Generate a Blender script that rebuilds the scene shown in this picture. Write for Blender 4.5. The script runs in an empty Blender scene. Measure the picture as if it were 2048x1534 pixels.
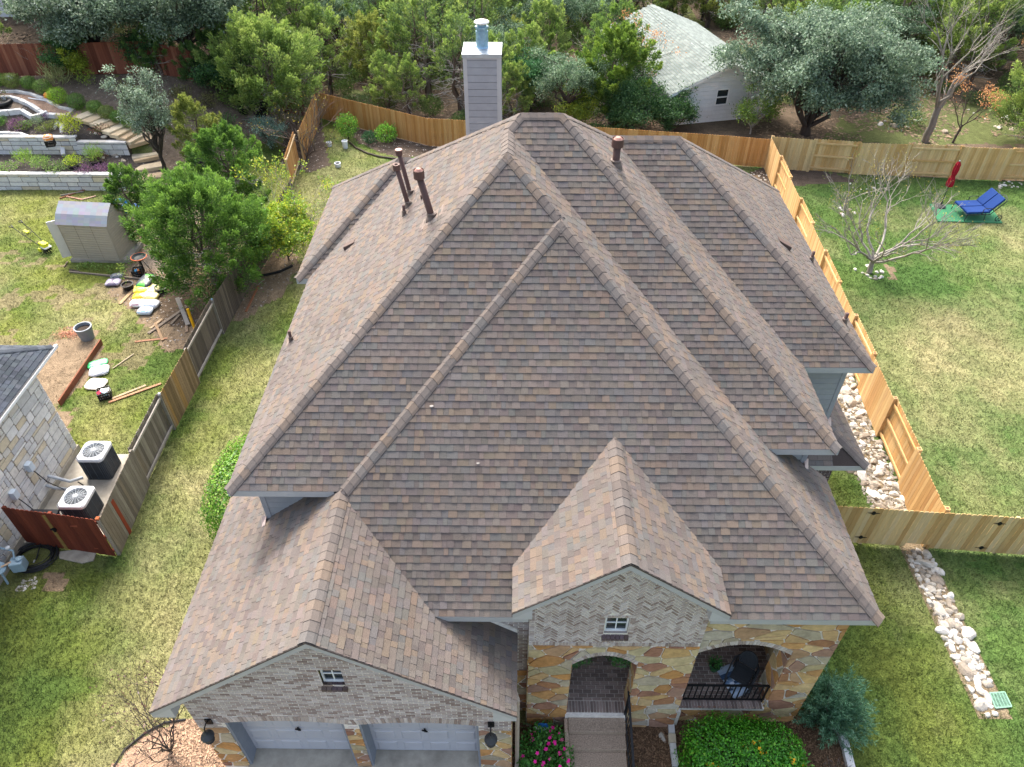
import bpy, bmesh, math, random
import numpy as np
from mathutils import Vector, Matrix
R = math.radians
random.seed(7); rng = np.random.default_rng(7)
scene = bpy.context.scene
col = scene.collection
# ---------------------------------------------------------------- camera
CAMH = 17.0
TH, PSI, RHO, FPX = 0.7338, 0.0115, 0.001, 1452.54
_F = np.array([-math.sin(PSI)*math.cos(TH), math.cos(PSI)*math.cos(TH), -math.sin(TH)])
_R = np.array([math.cos(PSI), math.sin(PSI), 0.0]); _D = np.cross(_F, _R)
_R, _D = _R*math.cos(RHO)+_D*math.sin(RHO), -_R*math.sin(RHO)+_D*math.cos(RHO)
cam = bpy.data.cameras.new('camera'); camo = bpy.data.objects.new('camera', cam); col.objects.link(camo)
m = Matrix.Identity(4)
for i in range(3):
    m[i][0] = _R[i]; m[i][1] = -_D[i]; m[i][2] = -_F[i]
m[2][3] = CAMH
camo.matrix_world = m
cam.sensor_width = 36; cam.lens = 36*FPX/2048; cam.clip_start = .1; cam.clip_end = 600
scene.camera = camo
# ---------------------------------------------------------------- light
SUN_EL, SUN_AZ = 48.0, 340.0        # azimuth clockwise from +y (the depth of the picture)
w = bpy.data.worlds.new("World"); scene.world = w; w.use_nodes = True
nt = w.node_tree; nt.nodes.clear()
sky = nt.nodes.new('ShaderNodeTexSky'); sky.sky_type = 'NISHITA'; sky.sun_disc = False
sky.sun_elevation = R(SUN_EL); sky.sun_rotation = R(SUN_AZ); sky.air_density = 1.0; sky.dust_density = 7.0; sky.ozone_density = 0.6
bg = nt.nodes.new('ShaderNodeBackground'); bg.inputs['Strength'].default_value = 0.15
wo = nt.nodes.new('ShaderNodeOutputWorld')
hs = nt.nodes.new('ShaderNodeHueSaturation'); hs.inputs['Saturation'].default_value = .78      # hazy white sky
nt.links.new(sky.outputs[0], hs.inputs['Color']); nt.links.new(hs.outputs[0], bg.inputs[0]); nt.links.new(bg.outputs[0], wo.inputs[0])
sd = bpy.data.lights.new('sun', 'SUN'); sd.energy = 1.1; sd.angle = R(14.0); sd.color = (1.0, .97, .93)
so = bpy.data.objects.new('sun', sd); col.objects.link(so)
sv = Vector((math.sin(R(SUN_AZ))*math.cos(R(SUN_EL)), math.cos(R(SUN_AZ))*math.cos(R(SUN_EL)), math.sin(R(SUN_EL))))
so.rotation_euler = sv.to_track_quat('Z', 'Y').to_euler(); so.location = (-10, 40, 40)
scene.view_settings.view_transform = 'Standard'; scene.view_settings.look = 'None'
scene.view_settings.exposure = 1.78; scene.view_settings.gamma = 1.0
# ---------------------------------------------------------------- helpers
def lin(h):
    if isinstance(h, (tuple, list)): return tuple(h[:3])
    h = h.lstrip('#'); o = []
    for i in (0, 2, 4):
        c = int(h[i:i+2], 16)/255; o.append(c/12.92 if c <= .04045 else ((c+.055)/1.055)**2.4)
    return tuple(o)
def ss(a, b, x):
    t = np.clip((x-a)/(b-a), 0, 1); return t*t*(3-2*t)
_perm = np.random.default_rng(3).random((256, 256))
def vnoise(x, y, s):
    x = np.asarray(x, float)*s; y = np.asarray(y, float)*s
    xi = np.floor(x).astype(int); yi = np.floor(y).astype(int); fx = x-xi; fy = y-yi
    fx = fx*fx*(3-2*fx); fy = fy*fy*(3-2*fy)
    g = lambda i, j: _perm[(xi+i) & 255, (yi+j) & 255]
    return (g(0,0)*(1-fx)+g(1,0)*fx)*(1-fy)+(g(0,1)*(1-fx)+g(1,1)*fx)*fy
def fbm(x, y, s, n=4):
    t = 0; a = 1; k = 0
    for i in range(n): t = t+a*vnoise(x+17.3*i, y-9.1*i, s*2**i); k += a; a *= .55
    return t/k
G0 = -0.5                                       # level of the lawns
def gz(x, y):                                   # the ground: level lawns, two terraces and a slope up to the left rear
    x = np.asarray(x, float); y = np.asarray(y, float)
    side = ss(-14.0, -18.5, x)
    ter = ss(34.25, 34.35, y)*.80+ss(36.75, 36.85, y)*.85+np.clip((y-37.2), 0, 9)*.25+np.clip(y-46.2, 0, 60)*.05
    slope = ss(33.5, 46, y)*3.2+np.clip(y-46.2, 0, 60)*.05
    right = ss(-18.5, -21.5, x)
    h = right*ter+(1-right)*slope*ss(-12.0, -20, x)
    bump = (fbm(x, y, .25, 3)-.5)*.12*ss(9, 14, np.abs(x))
    back = ss(41, 60, y)*(fbm(x, y, .08, 2)-.4)*1.4*ss(-12, -6, x)
    return G0+h+bump+back
def gzf(x, y): return float(gz(x, y))
def ray(u, v): return _F+_R*(u-1024)/FPX+_D*(v-767)/FPX
def at(u, v, dz=0.0):                            # the spot of the ground seen at a point of the photograph
    d = ray(u, v); t = 10.0
    for k in range(60):
        P = np.array([0, 0, CAMH])+d*t
        e = P[2]-(gzf(P[0], P[1])+dz)
        t += e/(-d[2])*.7
    P = np.array([0, 0, CAMH])+d*t
    return Vector((P[0], P[1], gzf(P[0], P[1])+dz))
def lev(u, v, z):
    d = ray(u, v); P = np.array([0, 0, CAMH])+d*((z-CAMH)/d[2]); return Vector(P)
def onY(u, v, y):
    d = ray(u, v); return Vector(np.array([0, 0, CAMH])+d*(y/d[1]))
def pix(P):
    q = np.array(P)-np.array([0, 0, CAMH]); w_ = q@_F; return (1024+FPX*(q@_R)/w_, 767+FPX*(q@_D)/w_)

ORG = {}
def tag(o, label=None, cat=None, group=None, kind=None):
    if label: o['label'] = label
    if cat: o['category'] = cat
    if group: o['group'] = group
    if kind: o['kind'] = kind
    return o
def thing(name, label, cat, loc=(0, 0, 0), group=None):
    o = bpy.data.objects.new(name, None); o.empty_display_size = .2; col.objects.link(o); o.location = loc
    ORG[o] = Vector(loc); return tag(o, label, cat, group)
def dup(root, loc=None, rz=0.0, sc=None, label=None, group=None):
    def cp(o, par):
        c = o.copy(); col.objects.link(c); ORG[c] = ORG.get(o, Vector()); c.parent = par
        for ch in list(o.children): cp(ch, c)
        return c
    r = cp(root, None)
    if loc is not None: r.location = loc
    r.rotation_euler = (0, 0, rz)
    if sc is not None: r.scale = (sc,)*3 if not isinstance(sc, tuple) else sc
    if label: r['label'] = label
    if group: r['group'] = group
    return r
def raw(name, V, faces=None, mats=(), parent=None, FV=None, FN=None, cols=None, midx=None, smooth=False, loc=None):
    """link a mesh. faces: list of index lists, or (FV: flat loop indices, FN: corners per face)"""
    me = bpy.data.meshes.new(name)
    V = np.asarray(V, np.float32).reshape(-1, 3)
    if loc is None and parent is not None: loc_ = ORG.get(parent, Vector())
    elif loc is not None: loc_ = Vector(loc)
    else: loc_ = Vector((0, 0, 0))
    V = V-np.array(loc_, np.float32)
    if FV is None:
        FN = np.array([len(f) for f in faces], np.int32); FV = np.array([i for f in faces for i in f], np.int32)
    FV = np.asarray(FV, np.int32); FN = np.asarray(FN, np.int32)
    me.vertices.add(len(V)); me.vertices.foreach_set('co', V.ravel())
    me.loops.add(len(FV)); me.loops.foreach_set('vertex_index', FV)
    me.polygons.add(len(FN)); st = np.zeros(len(FN), np.int32); st[1:] = np.cumsum(FN)[:-1]
    me.polygons.foreach_set('loop_start', st); me.polygons.foreach_set('loop_total', FN)
    if midx is not None: me.polygons.foreach_set('material_index', np.asarray(midx, np.int32))
    me.polygons.foreach_set('use_smooth', np.full(len(FN), bool(smooth)))
    me.update(calc_edges=True)
    if cols is not None:
        c = np.ones((len(FN), 4), np.float32); c[:, :3] = np.asarray(cols, np.float32)
        a = me.attributes.new('Col', 'FLOAT_COLOR', 'FACE'); a.data.foreach_set('color', c.ravel())
    for mt in mats: me.materials.append(mt)
    o = bpy.data.objects.new(name, me); col.objects.link(o)
    if parent is not None: o.parent = parent
    else: o.location = loc_
    ORG[o] = loc_
    return o
class MB:
    def __init__(s): s.v = []; s.f = []; s.c = []; s.m = []
    def face(s, pts, c=(1, 1, 1), m=0):
        n = len(s.v); s.v += [tuple(p) for p in pts]; s.f.append(list(range(n, n+len(pts)))); s.c.append(c); s.m.append(m)
    def mesh(s, V, F, c=(1, 1, 1), m=0):
        n = len(s.v); s.v += [tuple(p) for p in V]
        for f in F: s.f.append([i+n for i in f]); s.c.append(c); s.m.append(m)
        return s
    def hexa(s, P, c=(1, 1, 1), m=0):            # 8 points: bottom ring, top ring
        return s.mesh(P, [(3, 2, 1, 0), (4, 5, 6, 7), (0, 1, 5, 4), (1, 2, 6, 5), (2, 3, 7, 6), (3, 0, 4, 7)], c, m)
    def box(s, a, b, c=(1, 1, 1), m=0):
        (x0, y0, z0), (x1, y1, z1) = a, b
        return s.hexa([(x0,y0,z0),(x1,y0,z0),(x1,y1,z0),(x0,y1,z0),(x0,y0,z1),(x1,y0,z1),(x1,y1,z1),(x0,y1,z1)], c, m)
    def obox(s, ctr, size, rz=0.0, tilt=0.0, roll=0.0, c=(1, 1, 1), m=0, bev=0.0):
        M_ = Matrix.Rotation(rz, 3, 'Z') @ Matrix.Rotation(tilt, 3, 'X') @ Matrix.Rotation(roll, 3, 'Y')
        h = [q/2 for q in size]; P = []
        for z in (-1, 1):
            for x, y in ((-1, -1), (1, -1), (1, 1), (-1, 1)):
                P.append(Vector(ctr)+M_ @ Vector((x*h[0], y*h[1], z*h[2])))
        return s.hexa(P, c, m)
    def beam(s, p, q, wd, th, c=(1, 1, 1), m=0, up=(0, 0, 1)):
        p = Vector(p); q = Vector(q); d = (q-p).normalized(); u = Vector(up)
        if abs(d.dot(u)) > .98: u = Vector((0, 1, 0))
        sx = d.cross(u).normalized(); up_ = sx.cross(d)
        a = sx*wd/2; b = up_*th/2
        return s.hexa([p-a-b, p+a-b, p+a+b, p-a+b, q-a-b, q+a-b, q+a+b, q-a+b], c, m)
    def tube(s, path, rad, n=8, c=(1, 1, 1), m=0, cap=True):
        path = [Vector(p) for p in path]
        if not hasattr(rad, '__len__'): rad = [rad]*len(path)
        V = []; F = []; ref = None
        for i, p in enumerate(path):
            d = (path[min(i+1, len(path)-1)]-path[max(i-1, 0)])
            d = d.normalized() if d.length > 1e-9 else Vector((0, 0, 1))
            if ref is None or abs(ref.dot(d)) > .95: ref = Vector((1, 0, 0)) if abs(d.x) < .8 else Vector((0, 1, 0))
            a = d.cross(ref).normalized(); b = d.cross(a)
            for k in range(n):
                t = 2*math.pi*k/n; V.append(p+(a*math.cos(t)+b*math.sin(t))*rad[i])
        for i in range(len(path)-1):
            for k in range(n): F.append((i*n+k, i*n+(k+1) % n, (i+1)*n+(k+1) % n, (i+1)*n+k))
        if cap: F.append(tuple(range(n))[::-1]); F.append(tuple(range((len(path)-1)*n, len(path)*n)))
        return s.mesh(V, F, c, m)
    def lathe(s, o, prof, n=16, c=(1, 1, 1), m=0, axis=None, cap=True):
        V = []; F = []; o = Vector(o)
        Q = Vector((0, 0, 1)).rotation_difference(Vector(axis)) if axis is not None else None
        for r, z in prof:
            for k in range(n):
                t = 2*math.pi*k/n; p = Vector((r*math.cos(t), r*math.sin(t), z)); V.append(o+(Q @ p if Q else p))
        for i in range(len(prof)-1):
            for k in range(n): F.append((i*n+k, i*n+(k+1) % n, (i+1)*n+(k+1) % n, (i+1)*n+k))
        if cap and prof[0][0] > 1e-4: F.append(tuple(range(n))[::-1])
        if cap and prof[-1][0] > 1e-4: F.append(tuple(range((len(prof)-1)*n, len(prof)*n)))
        return s.mesh(V, F, c, m)
    def prism(s, poly, d, c=(1, 1, 1), m=0):      # a 3D polygon swept by the vector d
        n = len(poly); P = [Vector(p) for p in poly]; d = Vector(d); V = P+[p+d for p in P]
        F = [tuple(range(n))[::-1], tuple(range(n, 2*n))]+[(i, (i+1) % n, n+(i+1) % n, n+i) for i in range(n)]
        return s.mesh(V, F, c, m)
    def build(s, name, mats, parent=None, smooth=False, loc=None):
        if not isinstance(mats, (list, tuple)): mats = [mats]
        return raw(name, s.v, s.f, mats, parent, cols=s.c, midx=s.m, smooth=smooth, loc=loc)
def bevel(o, wd=.01, seg=1):
    b = o.modifiers.new('bevel', 'BEVEL'); b.width = wd; b.segments = seg; b.limit_method = 'ANGLE'; return o
# ---- materials
MATS = {}
def mat(name, c=(.5, .5, .5), rough=.85, var=.25, scale=6.0, c2=None, bump=0.0, bscale=None, attr=False, metal=0.0, stretch=(1, 1, 1),
        detail=5.0, spec=.3, var2=0.0, scale2=.6, alpha=1.0, coat=0.0, trans=0.0):
    if name in MATS: return MATS[name]
    mt = bpy.data.materials.new(name); mt.use_nodes = True; n = mt.node_tree.nodes; l = mt.node_tree.links
    p = n['Principled BSDF']; c = lin(c)
    tc = n.new('ShaderNodeTexCoord'); mp = n.new('ShaderNodeMapping'); mp.inputs['Scale'].default_value = stretch
    l.new(tc.outputs['Object'], mp.inputs[0])
    def noise(sc, dt=detail):
        q = n.new('ShaderNodeTexNoise'); q.inputs['Scale'].default_value = sc; q.inputs['Detail'].default_value = dt
        q.inputs['Roughness'].default_value = .65; l.new(mp.outputs[0], q.inputs['Vector']); return q
    def mixc(a, b, f, mode='MIX'):
        q = n.new('ShaderNodeMix'); q.data_type = 'RGBA'; q.blend_type = mode
        for sck, val in ((6, a), (7, b)):
            if hasattr(val, 'links'): l.new(val, q.inputs[sck])
            else: q.inputs[sck].default_value = (*val, 1)
        if hasattr(f, 'links'): l.new(f, q.inputs[0])
        else: q.inputs[0].default_value = f
        return q.outputs[2]
    def stretchf(o, lo, hi):
        q = n.new('ShaderNodeMapRange'); q.inputs[1].default_value = lo; q.inputs[2].default_value = hi; l.new(o, q.inputs[0]); return q.outputs[0]
    n1 = noise(scale)
    lo = tuple(x*(1-var) for x in c) if c2 is None else lin(c2); hi = tuple(min(1, x*(1+var)) for x in c) if c2 is None else c
    out = mixc(lo, hi, stretchf(n1.outputs[0], .3, .7))
    if var2:
        n2 = noise(scale2, 3); out = mixc(out, tuple(x*(1-var2) for x in (1, 1, 1)), stretchf(n2.outputs[0], .4, .72), 'MULTIPLY')
    if attr:
        a = n.new('ShaderNodeAttribute'); a.attribute_name = 'Col'; out = mixc(out, a.outputs['Color'], 1.0, 'MULTIPLY')
    l.new(out, p.inputs['Base Color'])
    p.inputs['Roughness'].default_value = rough; p.inputs['Metallic'].default_value = metal; p.inputs['Specular IOR Level'].default_value = spec
    if coat: p.inputs['Coat Weight'].default_value = coat
    if trans:
        p.inputs['Transmission Weight'].default_value = trans
    if bump:
        b = n.new('ShaderNodeBump'); b.inputs['Strength'].default_value = bump; b.inputs['Distance'].default_value = .02
        nb = noise(bscale or scale*3); l.new(nb.outputs[0], b.inputs['Height']); l.new(b.outputs[0], p.inputs['Normal'])
    MATS[name] = mt; return mt
W1 = (1, 1, 1)
M_roof = mat('roof_shingle', W1, rough=.95, var=.3, scale=60, attr=True, spec=.15, var2=.12, scale2=.5, bump=.25, bscale=120)
M_trim = mat('grey_trim_paint', '#aeaeae', rough=.6, var=.05, scale=4, var2=.08, attr=True)
M_siding = mat('grey_siding', '#989a9e', rough=.6, var=.06, scale=5, var2=.08, attr=True)
M_soffit = mat('white_soffit', '#c3c6cb', rough=.6, var=.05)
M_mortar = mat('pale_mortar', '#dfd9cf', rough=.95, var=.15, scale=12, bump=.3)
M_stone = mat('flagstone', W1, rough=.92, var=.3, scale=9, attr=True, bump=.8, bscale=14, spec=.15, var2=.25, scale2=2.6)
M_brick = mat('washed_brick', W1, rough=.92, var=.3, scale=22, attr=True, bump=.4, bscale=40, spec=.2)
M_lime = mat('limestone_block', W1, rough=.92, var=.18, scale=9, attr=True, bump=.5, bscale=20, spec=.2, var2=.12, scale2=3)
M_pipe = mat('brown_painted_pipe', '#5a4540', rough=.7, var=.12)
M_galv = mat('galvanised_metal', '#a9b3ba', rough=.4, metal=.6, var=.15, scale=5)
M_black = mat('black_metal', '#17181a', rough=.5, var=.1)
M_white = mat('white_vinyl', '#e4e8ea', rough=.45, var=.03)
M_wood = mat('cedar_board', W1, rough=.85, var=.22, scale=3, stretch=(9, 9, .8), attr=True, bump=.25, bscale=9)
M_hwood = mat('timber_board', W1, rough=.88, var=.2, scale=5, attr=True, bump=.2)
M_grain = mat('weathered_board', W1, rough=.92, var=.4, scale=4, stretch=(11, 11, .7), attr=True, bump=.35, bscale=12)
M_conc = mat('concrete', '#a39d90', rough=.95, var=.2, scale=3, bump=.3, bscale=30, var2=.2, scale2=2)
M_aggr = mat('pebble_aggregate', '#8a7b6c', rough=.95, var=.6, scale=38, bump=.5, bscale=40)
def leaf_mat():
    mt = bpy.data.materials.new('leaf'); mt.use_nodes = True; n = mt.node_tree.nodes; l = mt.node_tree.links; n.remove(n['Principled BSDF'])
    a = n.new('ShaderNodeAttribute'); a.attribute_name = 'Col'; d = n.new('ShaderNodeBsdfDiffuse'); t = n.new('ShaderNodeBsdfTranslucent'); g = n.new('ShaderNodeBsdfGlossy'); g.inputs['Roughness'].default_value = .45
    g.inputs['Color'].default_value = (.9, .95, 1, 1); m1 = n.new('ShaderNodeMixShader'); m1.inputs[0].default_value = .38; m2 = n.new('ShaderNodeMixShader'); m2.inputs[0].default_value = .025
    l.new(a.outputs['Color'], d.inputs[0]); l.new(a.outputs['Color'], t.inputs[0]); l.new(d.outputs[0], m1.inputs[1]); l.new(t.outputs[0], m1.inputs[2]); l.new(m1.outputs[0], m2.inputs[1]); l.new(g.outputs[0], m2.inputs[2]); l.new(m2.outputs[0], n['Material Output'].inputs[0])
    return mt
M_leaf = leaf_mat()
M_bark = mat('tree_bark', W1, rough=.95, var=.35, scale=9, attr=True, bump=.5, stretch=(1, 1, .4))
M_soil = mat('dark_soil', '#3b332c', rough=1, var=.5, scale=14, bump=.6, bscale=25)
M_plas = mat('plastic', W1, rough=.5, var=.06, attr=True)
M_fab = mat('fabric', W1, rough=.9, var=.12, scale=14, attr=True)
M_rock = mat('limestone_rock', W1, rough=.92, var=.3, scale=4, attr=True, bump=.7, bscale=9)
def glass_mat():
    mt = bpy.data.materials.new('window_glass'); mt.use_nodes = True; p = mt.node_tree.nodes['Principled BSDF']
    p.inputs['Base Color'].default_value = (.02, .03, .035, 1); p.inputs['Roughness'].default_value = .06; p.inputs['Specular IOR Level'].default_value = .8
    return mt
M_glass = glass_mat()
# ---- flat tilings
def clip(poly, a, b, c):                          # keep a*x+b*y <= c
    out = []; n = len(poly)
    for i in range(n):
        p, q = poly[i], poly[(i+1) % n]; dp = a*p[0]+b*p[1]-c; dq = a*q[0]+b*q[1]-c
        if dp <= 0: out.append(p)
        if (dp < 0 < dq) or (dq < 0 < dp):
            t = dp/(dp-dq); out.append((p[0]+(q[0]-p[0])*t, p[1]+(q[1]-p[1])*t))
    return out
def area(p): return .5*sum(p[i][0]*p[(i+1) % len(p)][1]-p[(i+1) % len(p)][0]*p[i][1] for i in range(len(p)))
def ccw(p): return p if area(p) > 0 else p[::-1]
def clipc(poly, conv, inset=0.0):
    n = len(conv)
    for i in range(n):
        p, q = conv[i], conv[(i+1) % n]; ex, ey = q[0]-p[0], q[1]-p[1]; L = math.hypot(ex, ey)
        if L < 1e-9: continue
        a, b = ey/L, -ex/L; poly = clip(poly, a, b, a*p[0]+b*p[1]-inset)
        if len(poly) < 3: return []
    return poly
def chop(p, k=.18):
    o = []
    for i in range(len(p)):
        a, b = p[i], p[(i+1) % len(p)]
        o += [(a[0]+(b[0]-a[0])*k, a[1]+(b[1]-a[1])*k), (a[0]+(b[0]-a[0])*(1-k), a[1]+(b[1]-a[1])*(1-k))]
    return o
def voro(x0, x1, y0, y1, sx, sy, gap, seed, jit=1.3, rnd=.075):
    gap = gap*1.5; sx = sx*.88
    """irregular stones: polygons over a rectangle"""
    r = random.Random(seed); nx = int((x1-x0)/sx)+3; ny = int((y1-y0)/sy)+3; P = {}
    for i in range(-1, nx+1):
        for j in range(-1, ny+1):
            P[i, j] = (x0+(i-.5+(.5 if j % 2 else 0)+(r.random()-.5)*jit)*sx, y0+(j-.5+(r.random()-.5)*jit)*sy)
    for q in [q for q in P if r.random() < .2]: del P[q]
    k = sx/sy; out = []
    for (i, j), p in P.items():
        px, py = p[0], p[1]*k
        poly = [(px-3*sx, py-3*sx), (px+3*sx, py-3*sx), (px+3*sx, py+3*sx), (px-3*sx, py+3*sx)]
        for di in range(-3, 4):
            for dj in range(-3, 4):
                q = P.get((i+di, j+dj))
                if q is None or (di == 0 and dj == 0): continue
                qx, qy = q[0], q[1]*k; a, b = qx-px, qy-py
                poly = clip(poly, a, b, (qx*qx+qy*qy-px*px-py*py)/2)
        poly = [(a, b/k) for a, b in poly]
        if len(poly) < 3: continue
        poly = clipc(poly, ccw(poly), gap/2)
        if len(poly) >= 3 and area(poly) > 1e-4: out.append(chop(poly, rnd))
    return out
def bond(x0, x1, y0, y1, L, h, gap, seed=0, off=.5, var=0.0):
    r = random.Random(seed); out = []; y = y0; j = 0
    while y < y1:
        hh = h*(1+(r.random()-.5)*var); x = x0-L*(off if j % 2 else 0)-r.random()*L*var
        while x < x1:
            l = L*(1+(r.random()-.5)*2*var)
            out.append([(x+gap/2, y+gap/2), (x+l-gap/2, y+gap/2), (x+l-gap/2, y+hh-gap/2), (x+gap/2, y+hh-gap/2)]); x += l
        y += hh; j += 1
    return out
def herring(x0, x1, y0, y1, L, h, gap):
    out = []; c = math.sqrt(.5); s = h
    n = int(L/h+.5); R_ = max(x1-x0, y1-y0)*1.6; cx, cy = (x0+x1)/2, (y0+y1)/2; N = int(R_/h)
    for a in range(-N, N):
        for b in range(-N//n-1, N//n+2):
            # classic herringbone lattice: horizontal brick at (a, a+2n*b), vertical next to it
            u, v = a*h, (a+2*n*b)*h
            for q in ([(u, v), (u+L, v), (u+L, v+h), (u, v+h)], [(u-0, v+h), (u+h, v+h), (u+h, v+h+L), (u, v+h+L)]):
                p = [(min(max(X, q[0][0]+gap/2), q[2][0]-gap/2), min(max(Y, q[0][1]+gap/2), q[2][1]-gap/2)) for X, Y in q]
                p = [(cx+(X-Y)*c, cy+(X+Y)*c) for X, Y in p]
                if max(t[0] for t in p) < x0 or min(t[0] for t in p) > x1 or max(t[1] for t in p) < y0 or min(t[1] for t in p) > y1: continue
                out.append(p)
    return out
class Fr:
    def __init__(s, o, ux, uy, n=None):
        s.o = Vector(o); s.x = Vector(ux).normalized(); s.y = Vector(uy).normalized(); s.n = Vector(n).normalized() if n else s.x.cross(s.y)
    def __call__(s, a, b, h=0.0): return s.o+s.x*a+s.y*b+s.n*h
def tiles(mb, fr, polys, clips, h, colf, m=0, hv=.3):
    for p in polys:
        c = colf(); hh = h*(1+(random.random()-.5)*hv)
        for cv in clips:
            q = clipc(p, ccw(cv))
            if len(q) < 3 or abs(area(q)) < 2e-5: continue
            n = len(q); top = [fr(a, b, hh) for a, b in q]; bot = [fr(a, b, 0) for a, b in q]
            mb.mesh(top+bot, [tuple(range(n))]+[(i, n+i, n+(i+1) % n, (i+1) % n) for i in range(n)], c, m)
def pieces(outer, ops):
    """cut openings (x0, x1, z0, spring, rise) out of a convex outline; returns convex pieces"""
    xs = {min(p[0] for p in outer), max(p[0] for p in outer)}
    for x0, x1, z0, sp, rise in ops:
        N = 12 if rise > 0 else 1
        for i in range(N+1): xs.add(x0+(x1-x0)*i/N)
    xs = sorted(xs); out = []
    for a, b in zip(xs[:-1], xs[1:]):
        col_ = clip(clip(outer, -1, 0, -a), 1, 0, b)
        if len(col_) < 3: continue
        cur = [col_]
        for x0, x1, z0, sp, rise in ops:
            if a >= x0-1e-6 and b <= x1+1e-6:
                f = lambda x: sp+(rise*(1-((x-(x0+x1)/2)/((x1-x0)/2))**2) if rise > 0 else 0)
                za, zb = f(a), f(b); nw = []
                for q in cur:
                    k = (zb-za)/(b-a); up = clip(q, k, -1, -(za-k*a)); dn = clip(q, 0, 1, z0)
                    nw += [w_ for w_ in (up, dn) if len(w_) >= 3 and abs(area(w_)) > 1e-4]
                cur = nw
        out += cur
    return out
def flat(mb, fr, polys, h=0.0, c=(1, 1, 1), m=0):
    for p in polys: mb.face([fr(a, b, h) for a, b in ccw(p)], c, m)
def sel(*cs, j=.12):
    cs = [lin(c) for c in cs]
    def f():
        c = random.choice(cs); k = 1+(random.random()-.5)*2*j; return tuple(x*k for x in c)
    return f
C_stone = sel('#dcbd8c', '#d2ae78', '#d2a26c', '#c79560', '#c09c7a', '#b08c78', '#d6c296', '#cbbd97', '#bfb29a', '#d8b484', '#ab7f68', '#c8beac', '#d09c62', '#b58562')
C_brick = sel('#b8a9a1', '#c4b7af', '#aa9a92', '#cdc2bc', '#beb0a8', '#9d8b82', '#c7bbb4', '#d6ccc6', j=.06)
C_dbrick = sel('#6b5c55', '#5c4d48', '#74655e', '#66585a')
C_lime = sel('#dcdbd8', '#d3d3d1', '#e2e1dd', '#cfd0d0', '#d9d6cf', '#e4e3e0', '#c9cacb', '#d8d4cb', '#d5c9b0', '#dedddb', j=.05)
_ct = sel('#7d726a', '#746c66', '#655f5c', '#6e6965', '#716f6d', '#666969', '#827262', '#5f5854', '#766d66', '#867461', j=.05)
_cm = lin('#726a65')
def C_tab():
    c = _ct(); return tuple(a*.46+b*.54 for a, b in zip(c, _cm))
# ================================================================ the brick house
H = thing('brick_house', 'large two storey house with brown shingle hip roofs, flagstone porch and brick garage gable', 'house', (0.5, 10, G0))
P_ = .8244; Z1, Z2 = 4.41, 5.84
XE, YA, XAW, XW, YB, XC, YC, YN, XD, YD, YDN, XEB, YES, YEN = 6.955, 7.305, -5.249, -5.737, 9.161, 6.712, 10.39, 21.92, 8.385, 13.01, 21.92, -6.09, 16.595, 22.01
XG, ZG, YG, PG, HWG = -3.46, 5.89, 5.96, .78, 3.47
XT, ZT, YT, PT, HWT = 1.91, 6.61, 7.03, .80, 1.985
class Pl:
    def __init__(s, a, b, c): s.a, s.b, s.c = a, b, c
    def z(s, x, y): return s.a+s.b*x+s.c*y
    def pt(s, x, y, h=0): return Vector((x, y, s.z(x, y)+h))
S_A = Pl(Z1-P_*YA, 0, P_); S_B = Pl(Z2-P_*YB, 0, P_); S_C = Pl(Z2-P_*YC, 0, P_); S_D = Pl(Z2-P_*YD, 0, P_); S_E = Pl(Z2-P_*YES, 0, P_)
W_A = Pl(Z1-P_*XAW, P_, 0); W_B = Pl(Z2-P_*XW, P_, 0); W_E = Pl(Z2-P_*XEB, P_, 0)
E_A = Pl(Z1+P_*XE, -P_, 0); E_C = Pl(Z2+P_*XC, -P_, 0); E_D = Pl(Z2+P_*XD, -P_, 0)
N_C = Pl(Z2+P_*YN, 0, -P_); N_E = Pl(Z2+P_*YEN, 0, -P_)
L_G = Pl(ZG-PG*XG, PG, 0); R_G = Pl(ZG+PG*XG, -PG, 0); L_T = Pl(ZT-PT*XT, PT, 0); R_T = Pl(ZT+PT*XT, -PT, 0)
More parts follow.
